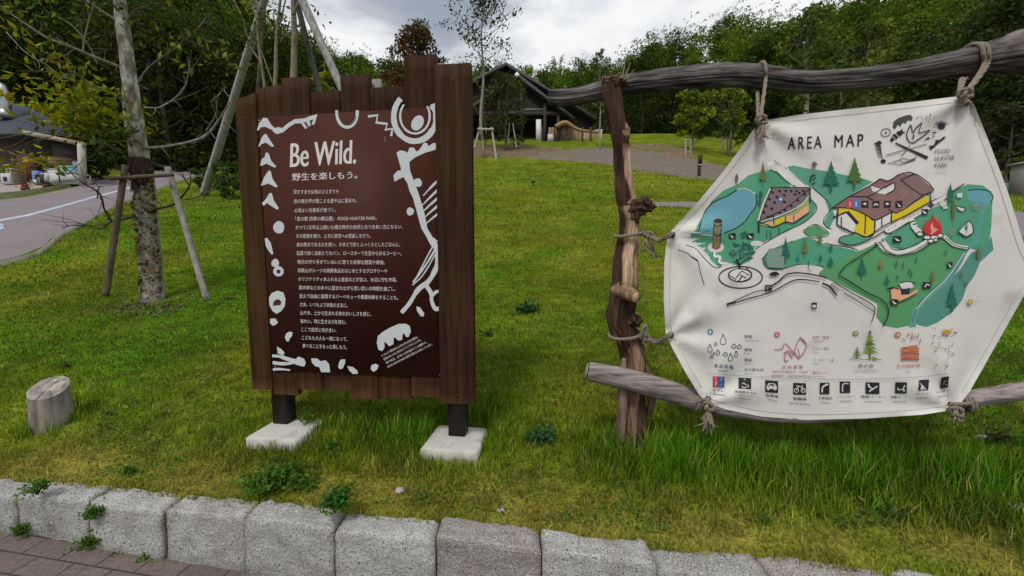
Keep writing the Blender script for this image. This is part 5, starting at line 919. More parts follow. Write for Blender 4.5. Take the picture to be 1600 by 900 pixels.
# ------------------------------------------------------------------ ropes
def rope_mesh(mb, path, r, pitch=None):
    path = np.array(path); L_ = np.linalg.norm(np.diff(catmull(path, 60), axis=0), axis=1).sum(); n = max(12, int(L_ / (r * 0.9))); c = catmull(path, n)
    T = np.gradient(c, axis=0); T /= np.linalg.norm(T, axis=1)[:, None] + 1e-9; u = np.cross(T[0], [0.1, 0.2, 0.97]); u /= np.linalg.norm(u); U = [u]
    for k in range(1, n): u = U[-1] - T[k] * np.dot(U[-1], T[k]); u /= np.linalg.norm(u); U.append(u)
    U = np.array(U); V = np.cross(T, U); s_ = np.linspace(0, L_, n); w = 2 * np.pi / (pitch or r * 7)
    for k in range(3):
        a = s_ * w + k * 2.0944; mb.tube(c + r * 0.5 * (U * np.cos(a)[:, None] + V * np.sin(a)[:, None]), [r * 0.58] * 2, seg=6, smooth_path=False)
def fray(mb, at, n, ln, spread, rr, down=1.0):
    for k in range(n):
        d = np.array([rng.normal() * spread, rng.normal() * spread * 0.6, -down + rng.normal() * 0.15]); d /= np.linalg.norm(d); l = ln * rng.uniform(0.7, 1.15)
        mb.tube([at, at + d * l * 0.4 + rng.normal(size=3) * 0.004, at + d * l * 0.75 + np.array([rng.normal() * 0.012, rng.normal() * 0.008, 0]), at + d * l + np.array([rng.normal() * 0.02, rng.normal() * 0.01, 0])], [rr, rr * 1.1, rr * 0.8, rr * 0.35], seg=6, n=8)
def around(cpos, axis, r, turns=1.0, n=16, drift=0.0, start=0.0):
    axis = np.array(axis) / np.linalg.norm(axis); u = np.cross(axis, [0, 0, 1.0]); u /= np.linalg.norm(u); v_ = np.cross(u, axis)
    return [cpos + r * (u * math.cos(start + 2 * math.pi * turns * k / n) + v_ * math.sin(start + 2 * math.pi * turns * k / n)) + axis * drift * k / n for k in range(n + 1)]
def knotted(mb, at, r, R):
    rope_mesh(mb, [at + R * np.array([math.cos(t) * (1 + 0.4 * math.cos(3 * t / 2)), 0.8 * math.sin(3 * t / 2), math.sin(t) * (1 + 0.4 * math.cos(3 * t / 2))]) for t in np.linspace(0, 4 * math.pi, 22)], r)
R_ = 0.0092
def topc(px): return np.interp(px, [a for a, b, w in tbp], [b for a, b, w in tbp]), np.interp(px, [a for a, b, w in tbp], [w for a, b, w in tbp])
def tie_top(px, eye, label, double, tuft):
    cy, w = topc(px); c = FP(px, cy, TBO); rb_ = pxr(w, px, cy, TBO) + R_ * 0.8; mb = MB(); ax = FP(px + 20, topc(px + 20)[0], TBO) - FP(px - 20, topc(px - 20)[0], TBO)
    e_ = BN(np.array(eye[0]), np.array(eye[1]), 0.012)
    for q in ((0,) if not double else (0, 1)):
        off = np.array([0.026 * q, 0, 0]); lp = np.array(around(c + off, ax, rb_, 0.72, 14, start=-0.35 * math.pi)) if False else None
        u = np.cross(ax / np.linalg.norm(ax), [0, 0, 1.0]); u /= np.linalg.norm(u);
        if u[1] > 0: u = -u       # u: towards the camera
        pts = [e_ + np.array([0.004 * q, 0, 0.01])]
        pts.append(c + off * 0.6 + u * rb_ * 1.05 + np.array([0, 0, -rb_ * 0.9]))
        for t in np.radians([0, 35, 70, 105, 140, 175, 215, 250]): pts.append(c + off + u * rb_ * math.cos(t) + np.array([0, 0, 1.0]) * rb_ * math.sin(t))
        pts.append(e_ * 0.5 + (c + off) * 0.5 - u * 0.02); pts.append(e_ - u * 0.016 + np.array([0.0, 0, 0.012]))
        rope_mesh(mb, pts, R_)
    knotted(mb, e_ + np.array([0, -0.012, 0.018]), R_ * 0.9, 0.017)
    fray(mb, e_ + np.array([0, -0.018, 0.0]), 16, tuft, 0.22, 0.004)
    tag(mb.build('rope_tie', M['rope'], smooth=True, origin=c), label, 'rope', 'rope ties holding the banner')
tie_top(1187, (1187, 196), 'frayed rope looped once over the top rail, tying the upper left corner of the banner', False, 0.085)
tie_top(1512, (1503, 156), 'doubled rope looped over the top rail at the upper right corner of the banner', True, 0.03)
def tie_post(py, eye, label, tail, wy):
    cx = np.interp(py, [b for a, b, w in pp], [a for a, b, w in pp]); w = np.interp(py, [b for a, b, w in pp], [w for a, b, w in pp]); c = FP(cx, py, 0); r = pxr(w, cx, py) * 1.13 + R_; mb = MB()
    e_ = BN(np.array(eye[0]), np.array(eye[1]), 0.006)
    lp = [c + np.array([r * math.cos(t), r * math.sin(t), 0.014 * math.sin(t * 1.0 + 1)]) for t in np.linspace(-0.35, 2 * math.pi - 0.55, 22)]
    k_ = c + np.array([r * 0.95, -r * 0.55, -0.012])
    rope_mesh(mb, [k_] + lp + [k_ + np.array([0.01, -0.01, -0.01])], R_)
    mid = (k_ + e_) / 2 + np.array([0, -0.01, -0.022]); rope_mesh(mb, [k_ + np.array([-0.03, -0.012, 0.012]), k_ + np.array([0.02, -0.02, 0.0]), mid, e_ + np.array([-0.03, -0.012, -0.01]), e_ + np.array([0.0, -0.012, 0.012]), e_ + np.array([0.010, 0.008, 0.0])], R_)
    rope_mesh(mb, [e_ + np.array([-0.005, -0.01, 0.016]), e_ + np.array([-0.03, -0.016, 0.0]), mid + np.array([0, -0.012, -0.006]), k_ + np.array([0.03, -0.02, -0.006])], R_)
    knotted(mb, k_ + np.array([0.022, -0.018, 0.0]), R_ * 0.9, 0.015)
    if tail: rope_mesh(mb, [k_ + np.array([0.02, -0.02, 0]), k_ + np.array([0.03, -0.03, -0.04]), k_ + np.array([0.045, -0.02, -0.085])], R_); fray(mb, k_ + np.array([0.045, -0.02, -0.08]), 8, 0.045, 0.3, 0.0045); fray(mb, k_ + np.array([0.0, -0.03, -0.02]), 6, 0.075, 0.2, 0.0045)
    else: rope_mesh(mb, [k_ + np.array([-0.02, -0.02, 0.0]), k_ + np.array([-0.01, -0.035, 0.06]), k_ + np.array([0.012, -0.03, 0.075]), k_ + np.array([0.01, -0.03, 0.01])], R_)
    tag(mb.build('rope_tie', M['rope'], smooth=True, origin=c), label, 'rope', 'rope ties holding the banner')
tie_post(366, (1050, 368), 'rope with dangling end wound round the gnarled post at mid height', True, 0)
tie_post(522, (1048, 524), 'rope wound round the gnarled post just above the bottom rail', False, 0)
def tie_rail(px, py, eye, label, tuft, n):
    c = FP(px, py, BBO); ax = FP(px + 20, py + (5 if px < 1200 else -4), BBO) - FP(px - 20, py - (5 if px < 1200 else -4), BBO); r = pxr(30, px, py, BBO) + R_ * 0.5; mb = MB(); e_ = BN(np.array(eye[0]), np.array(eye[1]), 0.008)
    rope_mesh(mb, around(c, ax, r, 2.1, 34, drift=0.03), R_ * 0.9)
    rope_mesh(mb, [c + np.array([0, -r, 0.01]), (c + e_) / 2 + np.array([0, -0.03, 0.01]), e_ + np.array([-0.01, -0.014, 0.012]), e_ + np.array([0.01, -0.01, 0.0]), e_ + np.array([0.0, -0.016, -0.016]), (c + e_) / 2 + np.array([0.005, -0.03, -0.02])], R_)
    k_ = e_ + np.array([0.0, -0.02, -0.022]); knotted(mb, k_, R_ * 0.95, 0.018); fray(mb, k_ - np.array([0, 0, 0.012]), n, tuft, 0.42, 0.0055)
    tag(mb.build('rope_tie', M['rope'], smooth=True, origin=c), label, 'rope', 'rope ties holding the banner')
tie_rail(1084, 623, (1104, 626), 'rope with wide frayed tassel tying the lower left banner corner to the bottom rail', 0.125, 18)
tie_rail(1497, 627, (1487, 634), 'short knotted rope tying the lower right banner corner to the bottom rail', 0.03, 8)

# ------------------------------------------------------------------ stump, rocks, lawn bits
g = G(82, 664); sx, sy, sz = g
stump = thing('tree_stump', (sx, sy, sz), 'short grey sawn tree stump with a cracked slanting top, left on the lawn', 'stump')
r0 = 0.093; n = 60; th = np.linspace(0, 2 * np.pi, n, endpoint=False); v = []; rows = 14; hs = 0.245
for k in range(rows + 1):
    q = k / rows; rr = r0 * (1.12 - 0.12 * min(1, q * 1.3)) * (1 + 0.05 * (fbm(np.stack([np.cos(th) * 2, np.sin(th) * 2, np.full(n, q * 1.2)], -1), 3) - 0.5) * 2)
    crack = 1 - 0.13 * np.exp(-((th - 4.9) / 0.06) ** 2) - 0.06 * np.exp(-((th - 5.7) / 0.05) ** 2); rr = rr * crack
    z = -0.03 + q * (hs + 0.03) + q * (-0.020 * np.cos(th) + 0.046 * np.sin(th)) ; v.append(np.stack([sx + np.cos(th) * rr, sy + np.sin(th) * rr, sz + z], -1))
v = np.array(v); idx = np.arange((rows + 1) * n).reshape(rows + 1, n); nx = np.roll(idx, -1, 1)
cc = np.tile(np.array([0.23, 0.205, 0.175]), ((rows + 1) * n, 1)) * (0.25 + 1.3 * fbm(v.reshape(-1, 3) * [34, 34, 7], 3)[:, None])
MB().add(v.reshape(-1, 3), np.stack([idx[:-1], nx[:-1], nx[1:], idx[1:]], -1).reshape(-1, 4), col=cc).build('bark_side', M['wood_attr'], stump, smooth=True)
tv = []; m_ = MB(); rt = 9; top = v[-1]; ctr_ = top.mean(0)
for k in range(rt + 1):
    q = k / rt; w = ctr_ + (top - ctr_) * q; w[:, 2] += 0.0035 * (1 - q ** 4) + 0.002 * np.sin(q * 40); tv.append(w)
tv = np.array(tv); idx = np.arange((rt + 1) * n).reshape(rt + 1, n); nx = np.roll(idx, -1, 1); tcol = np.array([0.31, 0.285, 0.25]) * (0.25 + 1.3 * fbm(tv.reshape(-1, 3) * 45, 3)[:, None]) * (0.88 + 0.12 * np.sin(np.repeat(np.linspace(0, 40, rt + 1), n)))[:, None]
ang_ = np.tile(th, rt + 1); rad_ = np.repeat(np.linspace(0, 1, rt + 1), n); ck = (np.exp(-((ang_ - 4.9) / 0.07) ** 2) + np.exp(-((ang_ - 1.6) / 0.08) ** 2) * (rad_ < 0.7) + np.exp(-((ang_ - 5.7) / 0.06) ** 2) * (rad_ > 0.4))[:, None].clip(0, 1)
tcol = tcol * (1 - ck * 0.8); m_.add(tv.reshape(-1, 3), np.stack([idx[:-1], nx[:-1], nx[1:], idx[1:]], -1).reshape(-1, 4), col=tcol).build('sawn_top', M['wood_attr'], stump, smooth=True)
def rock(px, py, r, label, col=None, flat=0.6, seed=0, group=None):
    g = G(px, py); bm = bmesh.new(); bmesh.ops.create_icosphere(bm, subdivisions=3, radius=1); v = np.array([w.co[:] for w in bm.verts]); f = np.array([[w.index for w in q.verts] for q in bm.faces]); bm.free()
    v = v * (0.75 + 0.5 * fbm(v * 1.6 + seed * 7.7, 3)[:, None]) * np.array([1.2, 0.9, flat]) * r + g + [0, 0, r * 0.3]
    tag(MB().add(v, None, f).build('rock', M['rock'], origin=g), label, 'rock', group)
rock(625, 771, 0.022, 'small white stone in dry grass behind the kerb, below the board', seed=1); rock(783, 802, 0.015, 'tiny pale pebble at the kerb, right of the white stone', seed=2); rock(1592, 852, 0.045, 'flat pale rock in the grass at the right edge', flat=0.35, seed=3); rock(1535, 690, 0.03, 'dull stone half hidden in long grass right of the banner', seed=5)
rock(966, 288, 0.06, 'pale flat stone on the upper lawn behind the post', seed=6, flat=0.3)
g = G(833, 291)
sl = thing('garden_spotlight', g, 'tiny black spotlight on a bent stake in the middle of the lawn', 'garden light')
MB().tube([g - [0, 0, 0.1], g + [0.0, 0, 0.1], g + [0.02, 0, 0.16]], [0.018, 0.018, 0.015], seg=8, n=6, col=(0.02, 0.02, 0.02)).build('stake', M['paint'], sl); MB().tube([g + [-0.07, 0, 0.15], g + [0.07, 0, 0.19]], [0.035, 0.06], seg=12, n=4, col=(0.02, 0.02, 0.022)).build('lamp_head', M['paint'], sl)
MB().tube([g + [0.07, 0, 0.19], g + [0.078, 0, 0.192]], [0.05, 0.05], seg=12, n=2, col=(0.2, 0.2, 0.22)).build('lens', M['paint'], sl)
def twig(px, py, label, L_=0.12):
    g = G(px, py); mb = MB()
    for k in range(4): a = rng.uniform(0, 6.28); mb.tube([g + [0, 0, 0.015], g + [math.cos(a) * L_ * 0.5, math.sin(a) * L_ * 0.3, 0.03], g + [math.cos(a) * L_, math.sin(a) * L_ * 0.6, 0.02]], [0.005, 0.004, 0.002], seg=5, n=5, col=(0.04, 0.03, 0.025))
    leaves(mb, g + rng.normal(size=(10, 3)) * [0.012, 0.01, 0.004] + [0, 0, 0.02], 0.03, (0.06, 0.035, 0.02)); tag(mb.build('fallen_twig', M['bark']), label, 'twig', 'fallen twigs on the lawn')
twig(105, 576, 'dark dead twig on the lawn just above the stump', 0.1); twig(360, 470, 'dark dead twig lying left of the notice board', 0.14); twig(170, 652, 'dark dead twig on the lawn right of the stump', 0.05)

# ------------------------------------------------------------------ weeds
def weed(px, py, r, h, n, label, col=(0.075, 0.155, 0.018), ls=0.03, seed=0, onkerb=None, asp=0.55):
    rr = np.random.default_rng(100 + seed)
    g = np.array(onkerb, float) if onkerb is not None else G(px, py)
    t = thing('weed_plant', g, label, 'weed', 'weeds along the kerb and lawn'); mb = MB(); lm = MB(); pts = []
    for k in range(max(5, n // 14)):
        a = rr.uniform(0, 6.28); d = r * rr.uniform(0.2, 1); tip = g + [math.cos(a) * d, math.sin(a) * d * 0.8, h * rr.uniform(0.35, 1) * (1.15 - 0.5 * d / r)]; mid = g + (tip - g) * 0.5 + [0, 0, h * 0.18]
        mb.tube([g, mid, tip], [0.0022, 0.0018, 0.001], seg=4, n=5, col=np.array(col) * 0.8)
        for q in range(14): w = rr.uniform(0.3, 1.05); pts.append(g + (mid - g) * min(1, w * 2) * (w < 0.5) + ((mid - g) + (tip - mid) * (w * 2 - 1)) * (w >= 0.5) + rr.normal(size=3) * ls * 0.7)
    leaves(lm, np.array(pts), ls, col, up=-0.1, aspect=asp, r=rr, nrm=np.tile([0, -0.3, 1.2], (len(pts), 1)))
    mb.build('stem', M['leaf'], t); lm.build('foliage', M['leaf'], t)
weed(430, 762, 0.20, 0.11, 1100, 'broad low clump of leafy weed behind the kerb under the board', seed=1, ls=0.024)
weed(480, 762, 0.07, 0.05, 160, 'small leafy weed at the right end of the broad clump', seed=2, ls=0.022)
kk = np.array([JX[6] + 0.0, 0, 0]); kk[1] = yk(kk[0]) + 0.05; weed(0, 0, 0.085, 0.085, 520, 'dark green weed spilling over the kerb joint below the board', col=(0.045, 0.135, 0.02), seed=3, onkerb=(kk[0], kk[1], 0.36), ls=0.022)
for q, (px, py, z_, r_, lab) in enumerate(((168, 835, 0.09, 0.05, 'weed tuft at the foot of the kerb near the left corner'), (172, 792, 0.25, 0.035, 'weed growing up the kerb joint near the left corner'), (258, 858, 0.03, 0.04, 'small weed tuft on the paving against the third kerb block'), (55, 775, 0.33, 0.07, 'leafy weed hanging over the leftmost kerb block'), (45, 830, 0.11, 0.045, 'weed at the foot of the leftmost kerb block'), (215, 852, 0.04, 0.025, 'tiny weed on the paving edge left of the small tuft'))):
    r = ray(px, py); t = (z_ - CAMZ) / r[2]; x_ = r[0] * t; weed(0, 0, r_ * 1.25, r_ * 1.2, 260, lab, seed=10 + q, onkerb=(x_, float(yk(x_)) - 0.02, z_), ls=0.018, col=(0.07, 0.155, 0.018))
weed(825, 487, 0.13, 0.09, 180, 'dark leafy weed clump in the middle of the lawn', col=(0.02, 0.07, 0.022), seed=20, ls=0.05); weed(760, 525, 0.05, 0.04, 50, 'small dark weed in the lawn just right of the board', col=(0.03, 0.08, 0.02), seed=21)
weed(525, 712, 0.04, 0.06, 40, 'bright green broad-leaved seedling in front of the board', col=(0.09, 0.19, 0.03), seed=22, ls=0.028, asp=0.7); weed(585, 655, 0.10, 0.10, 110, 'leafy weeds in long grass between the footings', seed=23, ls=0.035, asp=0.6); weed(850, 690, 0.14, 0.06, 300, 'clover-like weed patch right of the right footing', col=(0.035, 0.10, 0.03), seed=24, ls=0.022, asp=0.8)
weed(1190, 858, 0.035, 0.05, 120, 'small weed on the kerb edge below the banner', seed=25, ls=0.016); weed(1400, 862, 0.08, 0.05, 260, 'dark weed patch at the lawn edge, lower right', seed=26, ls=0.018, col=(0.035, 0.09, 0.02)); weed(205, 742, 0.05, 0.04, 160, 'leafy weed behind the stained kerb block', seed=27, ls=0.02)
weed(1560, 700, 0.12, 0.13, 120, 'taller brownish weed in long grass at the right', col=(0.07, 0.08, 0.03), seed=28, ls=0.03); weed(480, 665, 0.08, 0.09, 60, 'leafy weed behind the left footing', seed=29, ls=0.03)

# ------------------------------------------------------------------ grass blades (uncountable)
def grass():
    r = np.random.default_rng(21)
    P_ = []
    for (ya, yb, dens) in ((0.95, 2.2, 15000), (2.2, 3.2, 9000), (3.2, 5.0, 3600), (5, 9, 1000), (9, 15, 300), (15, 24, 60)):
        lo, hi = -1.45 * yb - 0.3, 1.5 * yb + 0.3; n = int((hi - lo) * (yb - ya) * dens); x = r.uniform(lo, hi, n); y = r.uniform(ya, yb, n); k = np.abs(x) < 1.42 * y + 0.45; P_.append(np.stack([x[k], y[k], np.full(k.sum(), dens)], -1))
    Q = np.vstack(P_); x, y, dn = Q.T
    s = y - yk(x); keep = s > 0.085
    # thin out: bare patches behind the kerb
    bare = np.clip(1 - np.abs(s - 0.2) / 0.22, 0, 1) * np.clip((n2d(x, y, 3.6, 3, 8) - 0.42) * 5, 0, 1); keep &= r.uniform(size=len(x)) > bare * 0.6
    tuf = n2d(x, y, 14, 2, 13); keep &= r.uniform(size=len(x)) < np.clip(0.30 + (tuf - 0.35) * 3.4, 0.15, 1)
    # road and edging
    RP = np.vstack([catmull(np.array(rn), 60), catmull(np.array(rf), 60)[::-1]]); ins = np.zeros(len(x), bool); far_ = x < -3.0; xx, yy = x[far_], y[far_]; cr_ = np.zeros(len(xx), bool)
    for k in range(len(RP)):
        (ax, ay), (bx, by) = RP[k], RP[(k + 1) % len(RP)]; c_ = ((ay > yy) != (by > yy)); cr_ ^= c_ & (xx < (bx - ax) * (yy - ay) / ((by - ay) if by != ay else 1e-9) + ax)
    ins[far_] = cr_; keep &= ~ins; keep &= ~((x < -10) & (y > np.interp(x, [-30, -16, -10], [11, 12, 17])))
    for (cx, cy, rad) in EXCL: keep &= np.hypot(x - cx, y - cy) > rad
    for (c, hx, hy) in PADS:
        dx = (x - c[0]) * math.cos(brz) + (y - c[1]) * math.sin(brz); dy = -(x - c[0]) * math.sin(brz) + (y - c[1]) * math.cos(brz); keep &= ~((np.abs(dx) < hx) & (np.abs(dy) < hy))
    x, y, dn, s = x[keep], y[keep], dn[keep], s[keep]; z = np.where(s < 0.13, np.maximum(H(x, y), KTOP - 0.012), H(x, y)) - 0.004; n = len(x)
    # length map
    fx = (x - 0.9); yb_ = 2.05 - 0.17 * (x - 0.66)
    lush = np.clip((x - 0.25) / 0.35, 0, 1) * np.exp(-((y - (yb_ - 0.02)) / 0.27) ** 2) * np.clip((5 - x), 0, 1)
    lush = np.maximum(lush, 0.85 * np.exp(-((x + 0.75) / 0.62) ** 2 - ((y - 2.28) / 0.20) ** 2)); lush = np.maximum(lush, 0.7 * np.exp(-((x + 0.2) / 0.25) ** 2 - ((y - 2.4) / 0.2) ** 2))
    lush = np.maximum(lush, 0.42 * np.exp(-((x + 0.30) / 0.24) ** 2 - ((y - 1.94) / 0.07) ** 2)); lush = np.maximum(lush, 0.35 * np.exp(-((x + 1.36) / 0.24) ** 2 - ((y - 2.10) / 0.07) ** 2))
    lush = np.maximum(lush, 0.7 * np.exp(-((np.hypot(x - sx, y - sy) - 0.12) / 0.05) ** 2)); lush = np.clip(lush * (0.25 + 1.5 * n2d(x, y, 4.5, 3, 31)), 0, 1)
    near = np.clip(s / 0.4, 0.62, 1)
    Ln = (0.026 + 0.022 * n2d(x, y, 5, 2, 14)) * near + 0.115 * lush; Ln *= r.uniform(0.55, 1.35, n); Ln *= np.interp(dn, [60, 300, 1000, 3600, 9500], [1.7, 1.4, 1.15, 0.95, 1.0])
    wd = np.interp(dn, [60, 300, 1000, 3600, 9000, 15000], [0.045, 0.022, 0.011, 0.0062, 0.0044, 0.0037]) * r.uniform(0.7, 1.3, n) * (1 + 0.35 * lush)
    a = r.uniform(0, 2 * np.pi, n); lean = r.uniform(0.15, 1.1, n) * (1 - 0.35 * lush); dx = np.cos(a) * lean + 0.18 * (n2d(x, y, 2, 2, 40) - 0.5); dy = np.sin(a) * lean
    wx = -np.sin(a + r.normal(size=n) * 0.4); wy = np.cos(a + 0.2)
    b0 = np.stack([x, y, z], -1); W_ = np.stack([wx, wy, np.zeros(n)], -1) * wd[:, None] / 2
    d1 = np.stack([dx * 0.35, dy * 0.35, np.ones(n)], -1); d1 /= np.linalg.norm(d1, axis=1)[:, None]; d2 = np.stack([dx * 1.1, dy * 1.1, np.full(n, 0.75)], -1); d2 /= np.linalg.norm(d2, axis=1)[:, None]
    m1 = b0 + d1 * Ln[:, None] * 0.5; tip = m1 + d2 * Ln[:, None] * 0.55
    v = np.stack([b0 - W_, b0 + W_, m1 + W_ * 0.8, m1 - W_ * 0.8, tip], 1).reshape(-1, 3); i5 = np.arange(n) * 5
    c = lawn_color(x, y); g_l = np.array([0.050, 0.150, 0.008]); c = c * (1 - lush[:, None] * 0.75) + g_l * lush[:, None] * 0.75
    straw = (r.uniform(size=n) < 0.08 + 0.42 * np.clip(1 - s / 0.45, 0, 1) * (1 - lush))[:, None]; c = np.where(straw, np.array([0.24, 0.19, 0.075]), c)
    c = c * r.uniform(0.55, 1.6, n)[:, None] * np.array([1.22, 1.38, 1.0]) * (0.75 + 0.55 * n2d(x, y, 6, 2, 55))[:, None]
    mb = MB(); mb.add(v, np.stack([i5, i5 + 1, i5 + 2, i5 + 3], -1), np.stack([i5 + 3, i5 + 2, i5 + 4], -1), np.repeat(c, 5, 0))
    tag(mb.build('grass', M['grass_blade'], origin=(0, 0, 0)), 'short green lawn grass, longer under the banner', 'grass', kind='stuff')
PADS = []
for ch in board.children:
    if ch.name.startswith('footing'):
        bb = np.array([v_.co[:] for v_ in ch.data.vertices]).mean(0) + np.array(board.location); PADS.append((bb, 0.165, 0.155))

# ------------------------------------------------------------------ foreground tree on the left with its stakes
TY = G(240, 468)[1]
def TP(px, py, dy=0.0): return P(px, py, TY + dy)
tb = G(240, 468); tree1 = thing('young_tree', tb, 'pale lichened tree with yellowing leaves, staked on the lawn left of the board', 'tree', 'staked trees on the lawn')
def wr(w, py): return w / 2 / F * TY / 1.36
tpts = [(240, 474), (236, 420), (231, 360), (226, 300), (219, 250), (210, 190), (203, 130), (196, 70), (188, 10), (180, -60), (172, -160), (168, -260)]; tw_ = [44, 38, 38, 36, 34, 31, 26, 23, 21, 18, 13, 8]
def t1col(v, c):
    nz = fbm(v * [40, 40, 22], 3); nb = fbm(v * [16, 16, 9] + 4, 3); z0 = TP(220, 245)[2]
    up = np.clip((v[:, 2] - z0) / 0.15 + 0.5, 0, 1)[:, None]; pale = np.array([0.33, 0.325, 0.29]) * np.clip(0.1 + 1.6 * nz[:, None], 0.2, 1.5); dk = np.array([0.17, 0.15, 0.11]) * (0.5 + nz[:, None])
    w = np.clip((nb - 0.44) * 12, 0, 1)[:, None]; pale = pale * 1.15; upc = pale * w + dk * (1 - w) * 1.2; lo = dk * 1.25 * (1 - w * 0.5) + pale * 0.5 * w; return upc * up + lo * (1 - up)
tm = MB().tube([TP(a, b) for a, b in tpts], [wr(w, 0) for w in tw_], seg=48, n=420, noise=0.13, nf=(1.8, 7), groove=0.10, colfn=t1col)
BRN = [([(186, 104), (150, 92), (115, 77), (72, 58), (35, 35), (-10, 10)], 7, -0.3, (0.2, 0.19, 0.15)), ([(185, 150), (160, 140), (130, 118), (98, 97)], 5, -0.5, (0.18, 0.17, 0.13)), ([(185, 32), (165, 18), (140, 2), (110, -20)], 7, 0.2, (0.16, 0.15, 0.12)),
       ([(225, 168), (250, 166), (275, 150), (290, 132), (298, 118), (300, 95)], 4, -0.1, (0.25, 0.24, 0.2)), ([(228, 232), (262, 230), (295, 222), (318, 208), (330, 185), (350, 168), (358, 162)], 7, -0.3, (0.22, 0.21, 0.18)), ([(322, 205), (335, 180), (345, 150), (348, 135)], 3, -0.4, (0.2, 0.19, 0.16)),
       ([(190, 238), (170, 228), (150, 218), (142, 200), (130, 190)], 6, -0.1, (0.15, 0.13, 0.1)), ([(215, 338), (195, 342), (172, 348), (150, 353), (113, 347)], 6, -0.3, (0.06, 0.045, 0.04)), ([(175, 346), (160, 325), (152, 305), (125, 287), (98, 262)], 4.5, -0.4, (0.06, 0.045, 0.035)), ([(152, 310), (152, 295), (158, 290)], 2.5, -0.4, (0.06, 0.045, 0.035)), ([(150, 353), (120, 356), (95, 354)], 2.5, -0.35, (0.07, 0.05, 0.045)),
       ([(222, 338), (250, 326), (272, 316), (295, 290), (303, 272)], 6, -0.25, (0.05, 0.04, 0.035)), ([(272, 314), (305, 304), (335, 290), (352, 272)], 3.5, -0.3, (0.10, 0.09, 0.08)), ([(295, 290), (285, 275), (280, 262)], 2.2, -0.3, (0.05, 0.04, 0.04)),
       ([(200, 35), (215, 22), (235, 5), (255, -20)], 6, 0.1, (0.12, 0.1, 0.08)), ([(206, 125), (195, 150), (188, 160)], 3, -0.3, (0.08, 0.07, 0.06)), ([(232, 140), (222, 138)], 4, 0, (0.1, 0.1, 0.1)), ([(180, 258), (200, 275), (212, 295), (205, 320)], 7, -0.25, (0.04, 0.032, 0.03)), ([(152, 100), (135, 70), (105, 40), (75, 15)], 3, 0.3, (0.14, 0.13, 0.11)), ([(130, 85), (135, 60), (145, 20), (150, -10)], 4, 0.4, (0.16, 0.15, 0.12)),
       ([(210, 140), (235, 110), (270, 80), (305, 50), (320, 30)], 4, 0.5, (0.14, 0.13, 0.11)), ([(10, 50), (40, 78), (75, 105), (104, 128)], 2.5, -0.6, (0.15, 0.14, 0.1)), ([(115, 77), (90, 85), (60, 95)], 2, -0.4, (0.15, 0.14, 0.1)), ([(142, 200), (110, 205), (80, 215), (50, 222)], 2.5, -0.4, (0.12, 0.11, 0.09)), ([(110, 205), (70, 200), (25, 212)], 2.2, -0.5, (0.15, 0.14, 0.1))]
for pts, w, dy, c_ in BRN:
    pts3 = [TP(a, b, dy * k / (len(pts) - 1)) + (rng.normal(size=3) * 0.018 if 0 < k else 0) for k, (a, b) in enumerate(pts)]; w = w * 0.85; tm.tube(pts3, [wr(w, 0), wr(w * 0.8, 0), wr(max(1.2, w * 0.3), 0)], seg=8, n=34, noise=0.35, nf=(1.2, 14), col=c_)
    for k_ in range(1, len(pts3)):
        for q_ in range(2):
            f_ = rng.uniform(0.1, 0.9); o_ = pts3[k_ - 1] * (1 - f_) + pts3[k_] * f_; d_ = (pts3[k_] - pts3[k_ - 1]); d_ = d_ / np.linalg.norm(d_) + rng.normal(size=3) * [0.7, 0.5, 0.7]; l_ = rng.uniform(0.08, 0.28)
            tm.tube([o_, o_ + d_ * l_ * 0.5 + rng.normal(size=3) * 0.01, o_ + d_ * l_], [0.0035, 0.0025, 0.0012], seg=5, n=6, col=c_)
tm.build('trunk', M['bark'], tree1, smooth=True)
lm = MB()
def cl(px, py, sxp, syp, n, col, ls=0.075, dy=-0.3):
    n = int(n * (1.4 if ls == 0.075 and py > 0 else 1)); ls = ls * 1.12; c = TP(px, py, dy); sc = TY / F; p = c + rng.normal(size=(n, 3)) * [sxp * sc, 0.22, syp * sc]; leaves(lm, p, ls, col, up=0.5, aspect=0.42)
YG = (0.27, 0.27, 0.012); YD = (0.16, 0.19, 0.012); GR = (0.045, 0.080, 0.010)
for q in ((112, 145, 9, 12, 60, YG), (140, 190, 16, 10, 70, YG), (165, 170, 10, 14, 60, YD), (132, 160, 14, 18, 90, YD), (118, 185, 18, 10, 110, YG), (150, 180, 14, 14, 120, YD), (165, 205, 12, 9, 70, GR), (125, 200, 16, 8, 70, YD), (50, 165, 9, 5, 26, YG), (38, 162, 6, 4, 12, (0.30, 0.26, 0.02)), (95, 82, 9, 8, 22, YD), (92, 95, 4, 3, 8, (0.22, 0.09, 0.02)), (4, 55, 5, 11, 18, (0.28, 0.24, 0.02)), (25, 8, 18, 8, 34, YD), (2, 248, 6, 10, 16, YG), (10, 270, 9, 8, 20, YD), (70, 250, 8, 9, 28, YG), (85, 262, 5, 5, 10, YD), (80, 170, 9, 8, 20, GR), (95, 210, 6, 5, 12, GR), (100, -10, 40, 16, 130, GR), (250, 0, 35, 14, 80, GR),
          (150, -60, 60, 30, 400, GR), (230, -90, 60, 30, 350, YD), (160, -160, 50, 40, 400, GR), (40, -50, 40, 25, 200, YD), (250, 40, 14, 14, 35, GR), (310, 55, 14, 9, 26, GR), (290, 90, 12, 9, 20, YD), (345, 80, 12, 4, 18, (0.14, 0.15, 0.03)), (120, 110, 10, 8, 20, YD), (175, 150, 7, 9, 26, YD)): cl(*q)
lm.build('crown', M['leaf'], tree1)
